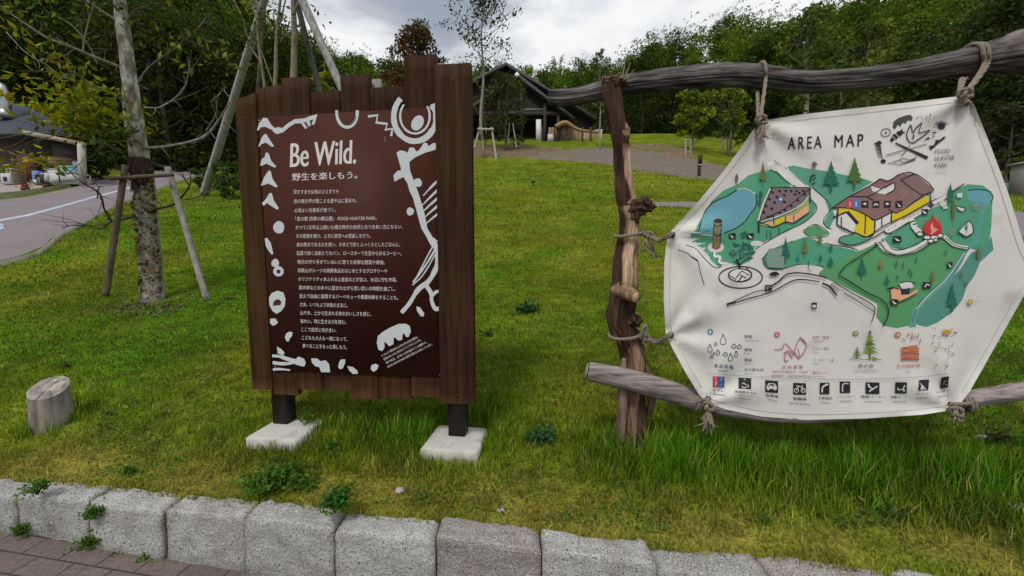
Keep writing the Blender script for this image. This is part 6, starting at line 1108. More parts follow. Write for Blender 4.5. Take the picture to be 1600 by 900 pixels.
vm_ = MB(); n = 420; zt_ = rng.uniform(0, 1, n); ppx = np.interp(zt_, [0, 1], [466, 262]); cxp = np.interp(ppx, [b for a, b in tpts][::-1], [a for a, b in tpts][::-1]); an = rng.uniform(-0.3, 2.2, n) * -1.0
pv = np.array([TP(a, b) for a, b in zip(cxp, ppx)]) + np.stack([np.cos(an) * 0.115, -np.abs(np.sin(an)) * 0.115, np.zeros(n)], -1); leaves(vm_, pv, 0.045, (0.15, 0.115, 0.045), up=1.0, colvar=0.5, aspect=0.6); vm_.build('dry_vine', M['leaf'], tree1)
# supports of tree 1
sup = thing('tree_support', tb, 'three slanting stakes with a crossbar and dark wrap round the yellowing tree', 'tree support', 'stake supports of trees')
def stake(root, a, b, w0, w1, ya, yb, col, name='stake'):
    kq = 1 / math.sqrt(1 + ((a[0] - 800) / F) ** 2); MB().tube([P(*a, ya), (P(*a, ya) + P(*b, yb)) / 2, P(*b, yb)], [w0 / 2 / F * ya * kq, w1 / 2 / F * yb * kq], seg=14, n=24, noise=0.06, nf=(1.2, 3), col=col).build(name, M['bark'], root, smooth=True)
stake(sup, (165, 463), (196, 258), 13, 12, TY - 0.35, TY - 0.2, (0.10, 0.08, 0.05)); stake(sup, (324, 470), (262, 262), 12, 11, TY - 0.3, TY - 0.15, (0.24, 0.22, 0.19)); stake(sup, (222, 400), (222, 262), 11, 11, TY + 0.75, TY + 0.25, (0.13, 0.10, 0.07))
stake(sup, (172, 279), (270, 273), 9, 8, TY - 0.27, TY - 0.27, (0.11, 0.085, 0.06), 'crossbar'); stake(sup, (205, 252), (268, 262), 6, 6, TY + 0.1, TY + 0.1, (0.08, 0.06, 0.05), 'crossbar')
MB().tube([TP(218, 248), TP(221, 268), TP(225, 298)], [0.098, 0.108, 0.100], seg=24, n=14, noise=0.12, nf=(1.5, 12), col=(0.045, 0.028, 0.026), cap=False).build('trunk_wrap', M['bark'], sup, smooth=True)
ch = MB(); cgr = np.array([G(a, b) for a, b in ((175, 478), (200, 484), (225, 487), (255, 485), (280, 478), (235, 478), (210, 476))]); pc_ = np.repeat(cgr, 60, 0) + rng.normal(size=(420, 3)) * [0.10, 0.12, 0]; pc_[:, 2] = H(pc_[:, 0], pc_[:, 1]) + 0.012
leaves(ch, pc_, 0.038, (0.15, 0.11, 0.08), up=0, aspect=0.5, nrm=np.tile([0, 0, 2.5], (len(pc_), 1)), colvar=0.4); tag(ch.build('wood_chips', M['chips']), 'pale bark chips scattered round the tree foot', kind='stuff')
EXCL = [(sx, sy, 0.10), (fb[0], fb[1], 0.11), (tb[0], tb[1], 0.30)] 
grass()

lr_ = np.random.default_rng(91); n = 700; y = 1.6 + 9 * lr_.uniform(size=n) ** 1.8; x = lr_.uniform(-1.4, 1.4, n) * y; near_tree = lr_.uniform(size=n) < 0.35; x = np.where(near_tree, tb[0] + lr_.normal(size=n) * 1.2, x); y = np.where(near_tree, tb[1] + lr_.normal(size=n) * 1.0, y); k = y - yk(x) > 0.2; x, y = x[k], y[k]
lm_ = MB(); p_ = np.stack([x, y, H(x, y) + 0.022], -1); leaves(lm_, p_, 0.032, np.array([(0.16, 0.09, 0.035), (0.24, 0.18, 0.04), (0.08, 0.05, 0.03)])[lr_.integers(0, 3, len(x))], up=0, aspect=0.55, nrm=np.tile([0, 0, 2.0], (len(x), 1)), r=lr_, colvar=0.3); tag(lm_.build('fallen_leaves', M['leaf'], origin=(0, 0, 0)), 'scattered small fallen leaves on the lawn', kind='stuff')
n = 26000; y = 1.55 + 3.4 * lr_.uniform(size=n) ** 1.4; x = lr_.uniform(-1.4, 1.4, n) * y; k = (n2d(x, y, 1.9, 3, 71) > 0.57) & (y - yk(x) > 0.16)
for (c, hx, hy) in PADS: k &= np.hypot(x - c[0], y - c[1]) > 0.2
for (cx_, cy_, rad) in EXCL: k &= np.hypot(x - cx_, y - cy_) > rad
x, y = x[k], y[k]; lm_ = MB(); p_ = np.stack([x, y, H(x, y) + lr_.uniform(0.01, 0.035, len(x))], -1); leaves(lm_, p_, 0.014, (0.055, 0.135, 0.022), up=0, aspect=0.9, nrm=np.tile([0, -0.2, 1.6], (len(x), 1)), r=lr_, colvar=0.35); tag(lm_.build('clover', M['leaf'], origin=(0, 0, 0)), 'small clover leaves in patches of the lawn', kind='stuff')
# ------------------------------------------------------------------ second staked tree behind the board
b2 = G(455, 296); Y2 = 9.5; b2 = np.array([P(455, 300, Y2)[0], Y2, float(H(np.array([P(455, 300, Y2)[0]]), np.array([Y2]))[0])])
tree2 = thing('young_tree', b2, 'many-stemmed young tree between tall grey poles, seen above the notice board', 'tree', 'staked trees on the lawn')
m2 = MB()
for pts, w in (([(455, 300), (456, 200), (459, 110), (460, 50), (458, 0), (454, -80), (450, -160)], 11), ([(440, 300), (428, 200), (431, 110), (432, 60), (436, 20), (442, -40)], 7), ([(432, 300), (420, 190), (410, 110), (404, 70), (402, 20), (398, -40)], 5), ([(430, 60), (440, 25), (446, 0), (455, -40)], 3), ([(410, 100), (390, 70), (380, 30), (365, 0)], 3), ([(456, 60), (445, 55), (437, 68)], 2), ([(458, 20), (480, -20), (510, -60)], 4), ([(426, 130), (412, 90), (402, 70), (390, 66)], 2), ([(404, 40), (395, 10), (385, -30)], 3)):
    m2.tube([P(a, b, Y2) for a, b in pts], [w / 2 / F * Y2, w / 2.6 / F * Y2, w / 5 / F * Y2], seg=8, n=24, noise=0.1, nf=(1.3, 3), col=(0.19, 0.16, 0.12))
m2.build('trunk', M['bark'], tree2, smooth=True); lm = MB()
for (a, b, c_, d_, n_, col) in ((412, 25, 12, 12, 46, GR), (440, 38, 10, 8, 36, GR), (470, 42, 7, 8, 24, GR), (395, 5, 14, 10, 46, YD), (497, 24, 6, 2, 12, GR), (380, 45, 14, 12, 50, GR), (360, 15, 16, 10, 50, GR), (340, 5, 18, 8, 50, GR), (446, 56, 6, 4, 16, GR), (420, 20, 6, 7, 18, (0.10, 0.12, 0.02)), (440, -130, 40, 18, 420, GR), (460, -180, 50, 20, 420, GR), (385, 60, 14, 9, 50, GR), (430, 8, 9, 9, 30, YD)):
    c = P(a, b, Y2); leaves(lm, c + rng.normal(size=(n_, 3)) * [c_ * Y2 / F, 0.35, d_ * Y2 / F], 0.12, col, up=0.4, aspect=0.45)
lm.build('crown', M['leaf'], tree2)
sup2 = thing('tree_support', b2, 'tall grey poles leaning together round the tree behind the board', 'tree support', 'stake supports of trees')
gl = G(318, 306); stake(sup2, (318, 307), (430, -55), 15, 12, gl[1], Y2 + 0.1, (0.30, 0.30, 0.29)); stake(sup2, (606, 300), (452, -45), 11, 13, Y2 - 0.6, Y2 - 0.2, (0.27, 0.27, 0.25)); stake(sup2, (540, 300), (458, -20), 8, 9, Y2 + 0.9, Y2 + 0.2, (0.10, 0.10, 0.085)); stake(sup2, (390, 300), (415, -10), 5, 6, Y2 + 2.2, Y2 + 1.6, (0.10, 0.09, 0.07))

# ------------------------------------------------------------------ named trees and shrubs in the middle distance
tr_ = np.random.default_rng(77)
def tree_px(name, bx, by, topy, halfw, label, y=None, **kw):
    if y is None: g = G(bx, by)
    else: q = P(bx, by, y); g = np.array([q[0], y, float(H(np.array([q[0]]), np.array([y]))[0])])
    top = P(bx, topy, g[1]); h = top[2] - g[2]; r_ = halfw / F * g[1] * 0.98; return make_tree(name, g, h, r_, tr_, label, **kw)
tree_px('sapling', 757, 247, -14, 58, 'tall slender sapling with thin airy crown against the sky, centre', style='sparse', nleaf=1500, ls=0.21, col=(0.035, 0.05, 0.018), tr=0.10, cb=0.50, nl=18, tcol=(0.22, 0.20, 0.17))
s_ = G(757, 247); sup3 = thing('tree_support', s_, 'low pale stakes and crossbar at the foot of the tall centre sapling', 'tree support', 'stake supports of trees'); y_ = s_[1] - 0.2
for a, b in (((741, 232), (750, 199)), ((776, 252), (768, 199))): stake(sup3, a, b, 3.6, 3, y_, y_, (0.36, 0.34, 0.30))
stake(sup3, (746, 202), (772, 202), 3.4, 3.2, y_ - 0.1, y_ - 0.1, (0.32, 0.30, 0.27), 'crossbar')
tree_px('small_tree', 792, 236, 118, 33, 'bushy olive-green small tree in front of the barn', style='round', nleaf=2600, ls=0.24, col=(0.055, 0.075, 0.02), col2=(0.085, 0.095, 0.025), tr=0.09, cb=0.12, nl=18)
tree_px('small_tree', 756, 232, 135, 20, 'thin brownish small tree beside the left eave of the barn', style='sparse', nleaf=600, ls=0.22, col=(0.10, 0.085, 0.03), tr=0.07, cb=0.2, nl=10)
s_ = G(806, 236); sup4 = thing('tree_support', s_, 'thin white stake beside the bushy tree in front of the barn', 'tree support', 'stake supports of trees'); stake(sup4, (807, 231), (801, 192), 2.6, 2.2, s_[1], s_[1], (0.42, 0.40, 0.36)); stake(sup4, (793, 228), (796, 192), 2.4, 2.2, s_[1], s_[1], (0.3, 0.28, 0.25))
tree_px('russet_tree', 652, 240, 44, 40, 'russet-brown dense tree rising behind the board', y=27, style='round', nleaf=6500, ls=0.24, col=(0.13, 0.045, 0.016), col2=(0.08, 0.055, 0.02), tr=0.2, cb=0.1, nl=40)
tree_px('small_tree', 684, 240, 74, 19, 'dark small tree just right of the russet one', y=28, style='round', nleaf=1800, ls=0.22, col=(0.035, 0.045, 0.012), tr=0.12, cb=0.2, nl=24)
tree_px('small_tree', 516, 270, 94, 22, 'bright yellow-green small tree between the poles behind the board', y=14, style='round', nleaf=1500, ls=0.17, col=(0.17, 0.19, 0.02), col2=(0.10, 0.13, 0.02), tr=0.06, cb=0.2, nl=16)
tree_px('small_tree', 608, 262, 124, 22, 'small yellow-green shrubby tree showing just over the plank tops', y=17, style='sparse', nleaf=500, ls=0.2, col=(0.15, 0.17, 0.03), tr=0.05, cb=0.3, nl=10)
tree_px('sapling', 938, 222, 72, 19, 'thin wispy sapling left of the post top', y=30, style='sparse', nleaf=520, ls=0.24, col=(0.11, 0.13, 0.05), tr=0.05, cb=0.35, nl=12, tcol=(0.25, 0.24, 0.2))
tree_px('small_tree', 1082, 236, 146, 30, 'yellow-green leafy small tree at the wood edge behind the rail', style='sparse', nleaf=1900, ls=0.26, col=(0.19, 0.24, 0.02), col2=(0.10, 0.15, 0.02), tr=0.08, cb=0.12, nl=16)
tree_px('small_tree', 1140, 245, 142, 33, 'yellow-leaved small tree beside the top left edge of the banner', style='sparse', nleaf=1700, ls=0.24, col=(0.22, 0.26, 0.02), col2=(0.11, 0.16, 0.02), tr=0.07, cb=0.12, nl=14)
tree_px('tall_tree', 1256, 270, 12, 44, 'light green open-crowned tree with a pale forked trunk above the top rail', y=21, style='sparse', nleaf=2600, ls=0.22, col=(0.12, 0.16, 0.02), col2=(0.06, 0.09, 0.03), tr=0.14, cb=0.42, nl=24, tcol=(0.24, 0.22, 0.16))
tree_px('tall_tree', 1345, 280, 28, 42, 'light green open tree leaning right behind the banner', y=19, style='sparse', nleaf=2300, ls=0.21, col=(0.13, 0.17, 0.02), col2=(0.06, 0.09, 0.025), tr=0.12, cb=0.42, nl=22, lean=0.02, tcol=(0.22, 0.20, 0.14))
tree_px('shrub', 1300, 290, 120, 60, 'broad green shrub showing between the rail and the top of the banner', y=17, style='round', nleaf=3600, ls=0.2, col=(0.06, 0.08, 0.02), col2=(0.09, 0.11, 0.025), tr=0.06, cb=0.1, nl=22)
tree_px('tall_tree', 1545, 290, 8, 90, 'big dark tree filling the upper right corner', y=24, style='round', nleaf=9000, ls=0.30, col=(0.040, 0.062, 0.014), col2=(0.062, 0.085, 0.018), tr=0.3, cb=0.15, nl=42)
tree_px('tall_tree', 1640, 290, -60, 110, 'very tall dark tree at the right edge above the rail end', y=22, style='round', nleaf=9000, ls=0.28, col=(0.038, 0.06, 0.013), col2=(0.06, 0.08, 0.018), tr=0.3, cb=0.12, nl=42)
tree_px('shrub', 1572, 287, 165, 38, 'dark straggly shrub beside the right corner of the banner', y=15, style='round', nleaf=3200, ls=0.17, col=(0.045, 0.055, 0.018), col2=(0.07, 0.06, 0.03), tr=0.05, cb=0.1, nl=18)
tree_px('tall_tree', 255, 268, 12, 62, 'round-crowned mid-green tree behind the lichened trunk', y=23, style='round', nleaf=8000, ls=0.24, col=(0.048, 0.075, 0.012), col2=(0.075, 0.095, 0.016), tr=0.2, cb=0.2, nl=34)
tree_px('tall_tree', 345, 268, 28, 45, 'dark green tree between the yellowing tree and the left grey pole', y=26, style='round', nleaf=5200, ls=0.26, col=(0.040, 0.062, 0.013), col2=(0.07, 0.085, 0.018), tr=0.2, cb=0.15, nl=28)
tree_px('tall_tree', 425, 262, 72, 36, 'green tree showing left of the notice board top', y=30, style='round', nleaf=3600, ls=0.28, col=(0.045, 0.07, 0.015), col2=(0.07, 0.10, 0.02), tr=0.2, cb=0.15, nl=24)
tree_px('tall_tree', 90, 275, -30, 90, 'large very dark tree rising behind the shop roof', y=24, style='round', nleaf=9500, ls=0.26, col=(0.022, 0.036, 0.010), col2=(0.035, 0.048, 0.013), tr=0.3, cb=0.1, nl=40)
tree_px('tall_tree', -30, 275, -40, 90, 'large very dark tree at the left edge above the chimney', y=25, style='round', nleaf=8000, ls=0.28, col=(0.025, 0.040, 0.012), col2=(0.045, 0.052, 0.016), tr=0.3, cb=0.1, nl=36)
tree_px('shrub', 152, 282, 248, 13, 'round dark shrub right of the pergola post', y=17, style='round', nleaf=1400, ls=0.11, col=(0.03, 0.06, 0.02), tr=0.04, cb=0.05, nl=14)
tree_px('shrub', 355, 300, 258, 24, 'bright green low shrub between pole and board', y=12.5, style='round', nleaf=2400, ls=0.1, col=(0.065, 0.12, 0.02), tr=0.03, cb=0.03, nl=16)
tree_px('shrub', 318, 292, 268, 16, 'green low shrub beyond the left pole', y=15, style='round', nleaf=1400, ls=0.1, col=(0.05, 0.09, 0.02), tr=0.03, cb=0.03, nl=12)

# ------------------------------------------------------------------ the wood on the hillside (one mass) and its front rank of trees
wr_ = np.random.default_rng(5)
def wood(name, az0, az1, n, label, palette, leafn, style):
    mb = MB(); xs_ = []
    for k in range(n):
        az = wr_.uniform(az0, az1); y0 = np.interp(az, AZ, Y0); y1 = np.interp(az, AZ, Y1); y = y0 + (y1 - y0) * wr_.uniform(0, 1.06) ** 0.7; x = az * y
        z = float(H(np.array([x]), np.array([y]))[0]); h = wr_.uniform(6.0, 9.5); cr = wr_.uniform(2.0, 3.4); c = np.array(palette[wr_.integers(len(palette))]) * wr_.uniform(0.75, 1.25); lob = []
        bam = style and wr_.uniform() < style
        if bam:
            h *= 1.12
            for q in range(7):
                a = wr_.uniform(0, 6.28); L_ = wr_.uniform(0.4, 1.8)
                for t in np.linspace(0.35, 1.0, 6): lob.append((x + math.cos(a) * (L_ * t * t + 0.6 * q / 7), y + math.sin(a) * L_ * t * t, z + h * t - 0.5 * t ** 3 * wr_.uniform(0, 1), 0.85 * (1.15 - t * 0.85)))
            c = np.array([0.110, 0.180, 0.014]) * wr_.uniform(0.8, 1.2); s = 0.26; m_ = int(leafn * 1.1)
        else:
            for q in range(11): a = wr_.uniform(0, 6.28); d = cr * wr_.uniform(0.1, 0.85); lob.append((x + math.cos(a) * d, y + math.sin(a) * d, z + h * wr_.uniform(0.28, 0.95) - d * 0.25, cr * wr_.uniform(0.28, 0.5)))
            s = 0.34; m_ = leafn
        p, d = lobes_pts(wr_, lob, m_, 0.8); leaves(mb, p, s * np.interp(y, [25, 90], [0.8, 1.25]), c, nrm=d, aspect=0.4 if bam else 0.6, up=0.6 if bam else 0.2, colvar=0.3, r=wr_)
    tag(mb.build(name, M['leaf'], origin=(0, 0, 0)), label, 'wood', kind='stuff')
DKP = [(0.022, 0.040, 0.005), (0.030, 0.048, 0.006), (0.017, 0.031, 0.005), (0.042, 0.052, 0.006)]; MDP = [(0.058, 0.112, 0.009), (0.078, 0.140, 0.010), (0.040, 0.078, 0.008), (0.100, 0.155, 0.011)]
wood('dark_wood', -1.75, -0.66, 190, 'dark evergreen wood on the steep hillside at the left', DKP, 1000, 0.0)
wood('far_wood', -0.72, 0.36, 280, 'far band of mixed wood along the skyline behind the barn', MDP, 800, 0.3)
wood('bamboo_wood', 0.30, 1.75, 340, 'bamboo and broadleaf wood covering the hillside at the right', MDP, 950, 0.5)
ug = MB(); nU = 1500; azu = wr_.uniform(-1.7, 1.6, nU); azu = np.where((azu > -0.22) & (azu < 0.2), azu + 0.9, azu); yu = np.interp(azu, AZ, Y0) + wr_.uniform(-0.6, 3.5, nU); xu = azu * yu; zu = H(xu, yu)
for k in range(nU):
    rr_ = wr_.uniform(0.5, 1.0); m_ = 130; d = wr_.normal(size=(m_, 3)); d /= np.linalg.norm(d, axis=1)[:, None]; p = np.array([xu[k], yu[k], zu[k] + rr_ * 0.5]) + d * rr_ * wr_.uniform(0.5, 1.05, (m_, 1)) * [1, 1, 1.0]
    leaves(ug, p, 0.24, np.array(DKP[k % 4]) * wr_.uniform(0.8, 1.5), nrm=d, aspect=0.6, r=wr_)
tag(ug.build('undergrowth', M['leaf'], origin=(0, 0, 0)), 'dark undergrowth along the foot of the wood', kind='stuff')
# front rank: individual trees, copies of three
protos = []
for k, (lab, st, c1, c2, nlf) in enumerate((('dark broadleaf tree at the front edge of the wood', 'round', (0.024, 0.042, 0.005), (0.038, 0.056, 0.006), 4600), ('mid-green broadleaf tree at the front edge of the wood', 'round', (0.050, 0.090, 0.008), (0.072, 0.115, 0.010), 4200), ('brownish-green ragged tree at the front edge of the wood', 'sparse', (0.050, 0.058, 0.008), (0.034, 0.05, 0.006), 3400))):
    protos.append((make_tree('woodland_tree', (0, 60, 0), 7.5, 2.6, tr_, lab, group='trees along the front edge of the wood', style=st, nleaf=nlf, ls=0.27, col=c1, col2=c2, tr=0.13, cb=0.03, nl=30, tcol=(0.05, 0.043, 0.033)), lab))
used = [False] * 3; spots = []
for az in np.concatenate([np.linspace(-1.5, -0.7, 12), np.linspace(-0.6, -0.1, 6), np.linspace(0.22, 1.45, 22)]):
    y = np.interp(az, AZ, Y0) + tr_.uniform(-1.0, 2.5); spots.append((az * y + tr_.uniform(-0.6, 0.6), y))
for k, (x, y) in enumerate(spots):
    left = x < -12; j = (0 if tr_.uniform() < 0.7 else 2) if left else int(tr_.integers(3)); pr, lab = protos[j]; o_ = pr if not used[j] else copy_tree(pr); used[j] = True
    sc = tr_.uniform(0.65, 1.1); o_.location = (x, y, float(H(np.array([x]), np.array([y]))[0])); o_.rotation_euler = (0, 0, tr_.uniform(0, 6.28)); o_.scale = (sc * tr_.uniform(0.9, 1.15), sc, sc)

# ------------------------------------------------------------------ the barn-like hall
BY = 35.0; hb = P(808, 226, BY); hb[2] = float(H(np.array([hb[0]]), np.array([BY]))[0]); z0 = P(808, 225.5, BY)[2]
hall = thing('timber_hall', (hb[0], BY, z0), 'dark timber hall with layered gable roofs at the top of the lawn', 'building')
DKW = (0.009, 0.007, 0.006); RG = (0.065, 0.06, 0.06); BRW = (0.075, 0.032, 0.018)
def gable(apex, left, right, y0, y1, name, th=0.28, over=0.5, barge=0.26, rc=(0.020, 0.018, 0.018)):
    a = P(*apex, y0); l_ = P(*left, y0); r_ = P(*right, y0); mb = MB()
    for q in (l_, r_):
        v = np.array([a, q, q - [0, 0, th], a - [0, 0, th]]); v2 = v.copy(); v2[:, 1] = y1
        mb.add(np.vstack([v, v2]), [[0, 1, 2, 3], [4, 7, 6, 5], [0, 4, 5, 1], [3, 2, 6, 7], [1, 5, 6, 2], [0, 3, 7, 4]], col=rc)
    roof = mb.build(name, M['wood_attr'], hall); bb = MB()
    for q in (l_, r_): bb.bar(a + [0, -0.06, -0.14], q + [0, -0.06, -0.14], 0.10, barge, col=RG)
    bb.build('bargeboard', M['wood_attr'], roof); return a, l_, r_, roof
a1, l1, r1, roof1 = gable((808, 115), (700, 192), (897, 184), BY, BY + 10, 'roof')
a2, l2, r2, roof2 = gable((791, 98), (690, 150), (932, 184), BY + 4, BY + 16, 'roof')
w = MB(); zc = z0 - 0.5
for (a_, l_, r_, yy, ins) in ((a1, l1, r1, BY + 3.2, 0.5), (a2, l2, r2, BY + 4.5, 0.3)):
    X0, X1 = l_[0] * (yy / BY) + ins, r_[0] - ins; ap = np.array([a_[0], yy, a_[2] - 0.35]); zl = l_[2] - 0.3; zr = r_[2] - 0.3
    w.add([[X0, yy, zc], [X1, yy, zc], [X1, yy, zr], ap, [X0, yy, zl], [X0, yy + 6, zc], [X1, yy + 6, zc], [X1, yy + 6, zr], [ap[0], yy + 6, ap[2]], [X0, yy + 6, zl]], [[0, 1, 2, 4], [1, 6, 7, 2], [0, 4, 9, 5], [5, 9, 7, 6]], [[4, 2, 3], [9, 8, 7]], DKW)
yy = BY + 0.55; zb_ = P(808, 182, yy)[2]; tl = (a1[2] - zb_) / (a1[2] - l1[2]); tr2 = (a1[2] - zb_) / (a1[2] - r1[2]); w.add([[a1[0] + (l1[0] - a1[0]) * tl + 0.3, yy, zb_ - 0.35], [a1[0] + (r1[0] - a1[0]) * tr2 - 0.3, yy, zb_ - 0.35], [a1[0], yy, a1[2] - 0.35], [a1[0] + (l1[0] - a1[0]) * tl + 0.3, yy + 0.1, zb_ - 0.35], [a1[0] + (r1[0] - a1[0]) * tr2 - 0.3, yy + 0.1, zb_ - 0.35], [a1[0], yy + 0.1, a1[2] - 0.35]], [[0, 1, 4, 3]], [[0, 1, 2], [3, 5, 4]], DKW)
w.build('wall', M['wood_attr'], hall)
fr = MB(); yy = BY + 0.4
for px in (752, 780, 815, 851, 872): p = P(px, 224, yy); tz = np.interp(p[0], [l1[0], a1[0], r1[0]], [l1[2], a1[2], r1[2]]) - 0.5; fr.box((p[0], yy, (zc + tz) / 2), (0.26, 0.26, tz - zc), col=(0.035, 0.028, 0.025))
fr.box(((l1[0] + r1[0]) / 2, yy, P(808, 178, yy)[2]), (r1[0] - l1[0] - 1.5, 0.22, 0.32), col=(0.045, 0.038, 0.035)); fr.box((P(831, 172, yy)[0], yy - 0.05, P(831, 172, yy)[2]), (2.0, 0.12, 0.2), col=(0.12, 0.11, 0.11)); fr.build('porch_frame', M['wood_attr'], hall)
dr = MB(); yd = BY + 3.0
for px in (815, 822, 829): p = P(px, 212, yd); dr.box((p[0], yd, p[2]), (0.4, 0.08, 1.9), col=(0.14, 0.06, 0.03) if px != 822 else BRW)
dr.build('door', M['wood_attr'], hall); p = P(841.5, 206, BY + 0.2); MB().box((p[0], BY + 0.2, p[2]), (0.45, 0.15, P(841, 187, BY)[2] - P(841, 225, BY)[2]), col=(0.62, 0.60, 0.58)).build('white_pillar', M['paint'], hall)
p = P(847.5, 208, BY + 1.4); MB().box((p[0], p[1], p[2]), (0.22, 0.15, 1.4), col=(0.22, 0.28, 0.38)).build('hanging_banner', M['paint'], hall)
p = P(808, 117, BY - 0.2); MB().box((p[0], p[1], p[2]), (0.34, 0.12, 0.3), col=(0.8, 0.8, 0.8), rx=0, ry=0.785).build('apex_bright_spot', M['paint'], roof1)  # white box added to stand in for a bright spot at the gable apex
lw = MB(); p = P(735, 205, BY + 2); lw.box((P(742, 205, BY + 4)[0], BY + 4, p[2]), (2.2, 0.2, 2.6), col=(0.10, 0.085, 0.075)); lw.build('side_wall', M['wood_attr'], hall)
# right annex: curved pale plank wall
an = thing('plank_wall', P(900, 222, BY), 'curved ochre plank wall with dark posts right of the hall', 'wall'); pw = MB(); nseg = 14
for k in range(nseg):
    q0, q1 = k / nseg, (k + 1) / nseg; xa, xb = 857 + 83 * q0, 857 + 83 * q1; ta = 199 - 7 * math.exp(-((q0 - 0.33) / 0.15) ** 2) + 6 * q0; tb_ = 199 - 7 * math.exp(-((q1 - 0.33) / 0.15) ** 2) + 6 * q1; ya = BY + 0.5 + 1.5 * q0; yb = BY + 0.5 + 1.5 * q1
    A0, B0, B1, A1 = P(xa, 227, ya), P(xb, 227, yb), P(xb, tb_, yb), P(xa, ta, ya); b_ = np.array([0, 0.15, 0]); pw.add([A0, B0, B1, A1, A0 + b_, B0 + b_, B1 + b_, A1 + b_], [[0, 1, 2, 3], [4, 7, 6, 5], [3, 2, 6, 7], [0, 3, 7, 4], [1, 5, 6, 2]], col=np.array([0.26, 0.185, 0.095]) * tr_.uniform(0.7, 1.2))
pw.build('boards', M['wood_attr'], an); pm_ = MB(); cp = MB()
for px in (867, 882, 889, 911, 924): p = P(px, 212, BY); pm_.box((p[0], BY + 0.3, p[2] - 0.2), (0.16, 0.16, 2.0), col=(0.05, 0.035, 0.025))
pm_.build('post', M['wood_attr'], an); cp.tube([P(868, 198, BY + 0.2), P(884, 192, BY + 0.2), P(905, 203, BY + 0.3), P(940, 207, BY + 0.6)], [0.2, 0.22, 0.14, 0.1], seg=10, n=20, col=(0.30, 0.20, 0.09)); cp.build('curved_cap', M['wood_attr'], an); p = P(860, 216, BY); MB().box((p[0], BY, p[2]), (0.5, 0.1, 0.7), col=(0.45, 0.44, 0.42)).build('white_board', M['paint'], an)
rl = thing('goal_frame', P(938, 224, BY - 2), 'small white post and rail frame right of the plank wall', 'railing'); m_ = MB(); m_.bar(P(929, 204, BY - 2), P(943, 203, BY - 2), 0.08, 0.08, col=(0.5, 0.5, 0.48)); m_.build('rail', M['paint'], rl); m_ = MB(); m_.bar(P(939.5, 224, BY - 2), P(939.5, 203, BY - 2), 0.1, 0.1, col=(0.5, 0.5, 0.48)); m_.build('post', M['paint'], rl)
# marker post and stakes on the right
g = G(1092, 277); mk = thing('marker_post', g, 'dark marker post with a narrow sign plate standing in the gravel', 'marker post'); q1 = P(1092, 242, g[1]); q0 = P(1092, 258, g[1])
MB().box((g[0], g[1], (g[2] - 0.2 + q1[2]) / 2), (0.12, 0.12, q1[2] - g[2] + 0.2), col=(0.05, 0.035, 0.025), bev=0.01).build('post', M['wood_attr'], mk); MB().box((g[0], g[1] - 0.075, (q1[2] + q0[2]) / 2), (0.15, 0.03, (q1[2] - q0[2]) * 0.95), col=(0.02, 0.015, 0.015)).build('sign_plate', M['paint'], mk); MB().box((g[0], g[1] - 0.075, q0[2]), (0.17, 0.035, 0.05), col=(0.4, 0.38, 0.35)).build('band', M['paint'], mk)
for (px, pb, pt, lab) in ((1129, 241, 214, 'pale wooden stake pair at the wood edge beside the banner'), (1071, 246, 218, 'pale wooden stake pair left of the marker post')):
    g = G(px, pb); rt_ = thing('tree_support', g, lab, 'tree support', 'stake supports of trees'); stake(rt_, (px, pb), (px, pt), 3.2, 3, g[1], g[1], (0.33, 0.30, 0.25)); stake(rt_, (px + 8, pb - 1), (px + 8, pt + 3), 3, 3, g[1], g[1], (0.28, 0.26, 0.22)); stake(rt_, (px - 2, pt + 1), (px + 10, pt + 1.5), 2.6, 2.6, g[1], g[1], (0.28, 0.26, 0.22), 'crossbar')
rock(1016, 228.5, 0.22, 'white boulder on the grass edge beyond the gravel', flat=0.5, seed=9)

# ------------------------------------------------------------------ shop on the left
SY = 16.0
def SPt(px, py, dy=0.0): return P(px, py, SY + dy)
zf = SPt(60, 290)[2]; shop = thing('shop_building', (SPt(50, 290)[0], SY, zf), 'low shop with slate-blue roof, silver chimney flue and timber lean-to, far left', 'building')
XL, XR = SPt(0, 200)[0] - 6.5, SPt(112, 200)[0]; ze = SPt(60, 204)[2]
XB = SPt(104, 200, 5)[0]; wv = np.array([[XL, SY + 0.6, 0], [XR - 0.4, SY + 0.6, 0], [XB, SY + 5, 0], [XL, SY + 5, 0]]); w0 = wv + [0, 0, zf - 0.4]; w1 = wv + [0, 0, ze]
MB().add(np.vstack([w0, w1]), [[0, 1, 5, 4], [1, 2, 6, 5], [2, 3, 7, 6], [3, 0, 4, 7]], col=(0.10, 0.075, 0.06)).build('wall', M['wood_attr'], shop)
zr = SPt(10, 168, 3)[2]; x0, x1 = XL - 0.6, SPt(122, 204)[0]; ya, yb = SY + 0.1, SY + 5.5; ym = (ya + yb) / 2
xq = SPt(114, 204, 5.5)[0]; rv = np.array([[x0, ya, ze], [x1, ya, ze - 0.05], [xq, yb, ze - 0.05], [x0, yb, ze], [x0 + 2.5, ym, zr + 0.2], [SPt(22, 176, 2.5)[0], ym, zr + 0.1]]); th = np.array([0, 0, 0.14])
MB().add(np.vstack([rv, rv[:4] - th]), [[0, 1, 5, 4], [2, 3, 4, 5], [6, 7, 1, 0], [7, 8, 2, 1], [6, 9, 8, 7]], [[1, 2, 5], [3, 0, 4]]).build('roof', M['slate'], shop)
MB().box(((x0 + x1) / 2, ya - 0.04, ze - 0.13), (x1 - x0, 0.06, 0.16), col=(0.03, 0.03, 0.035)).build('gutter', M['paint'], shop)
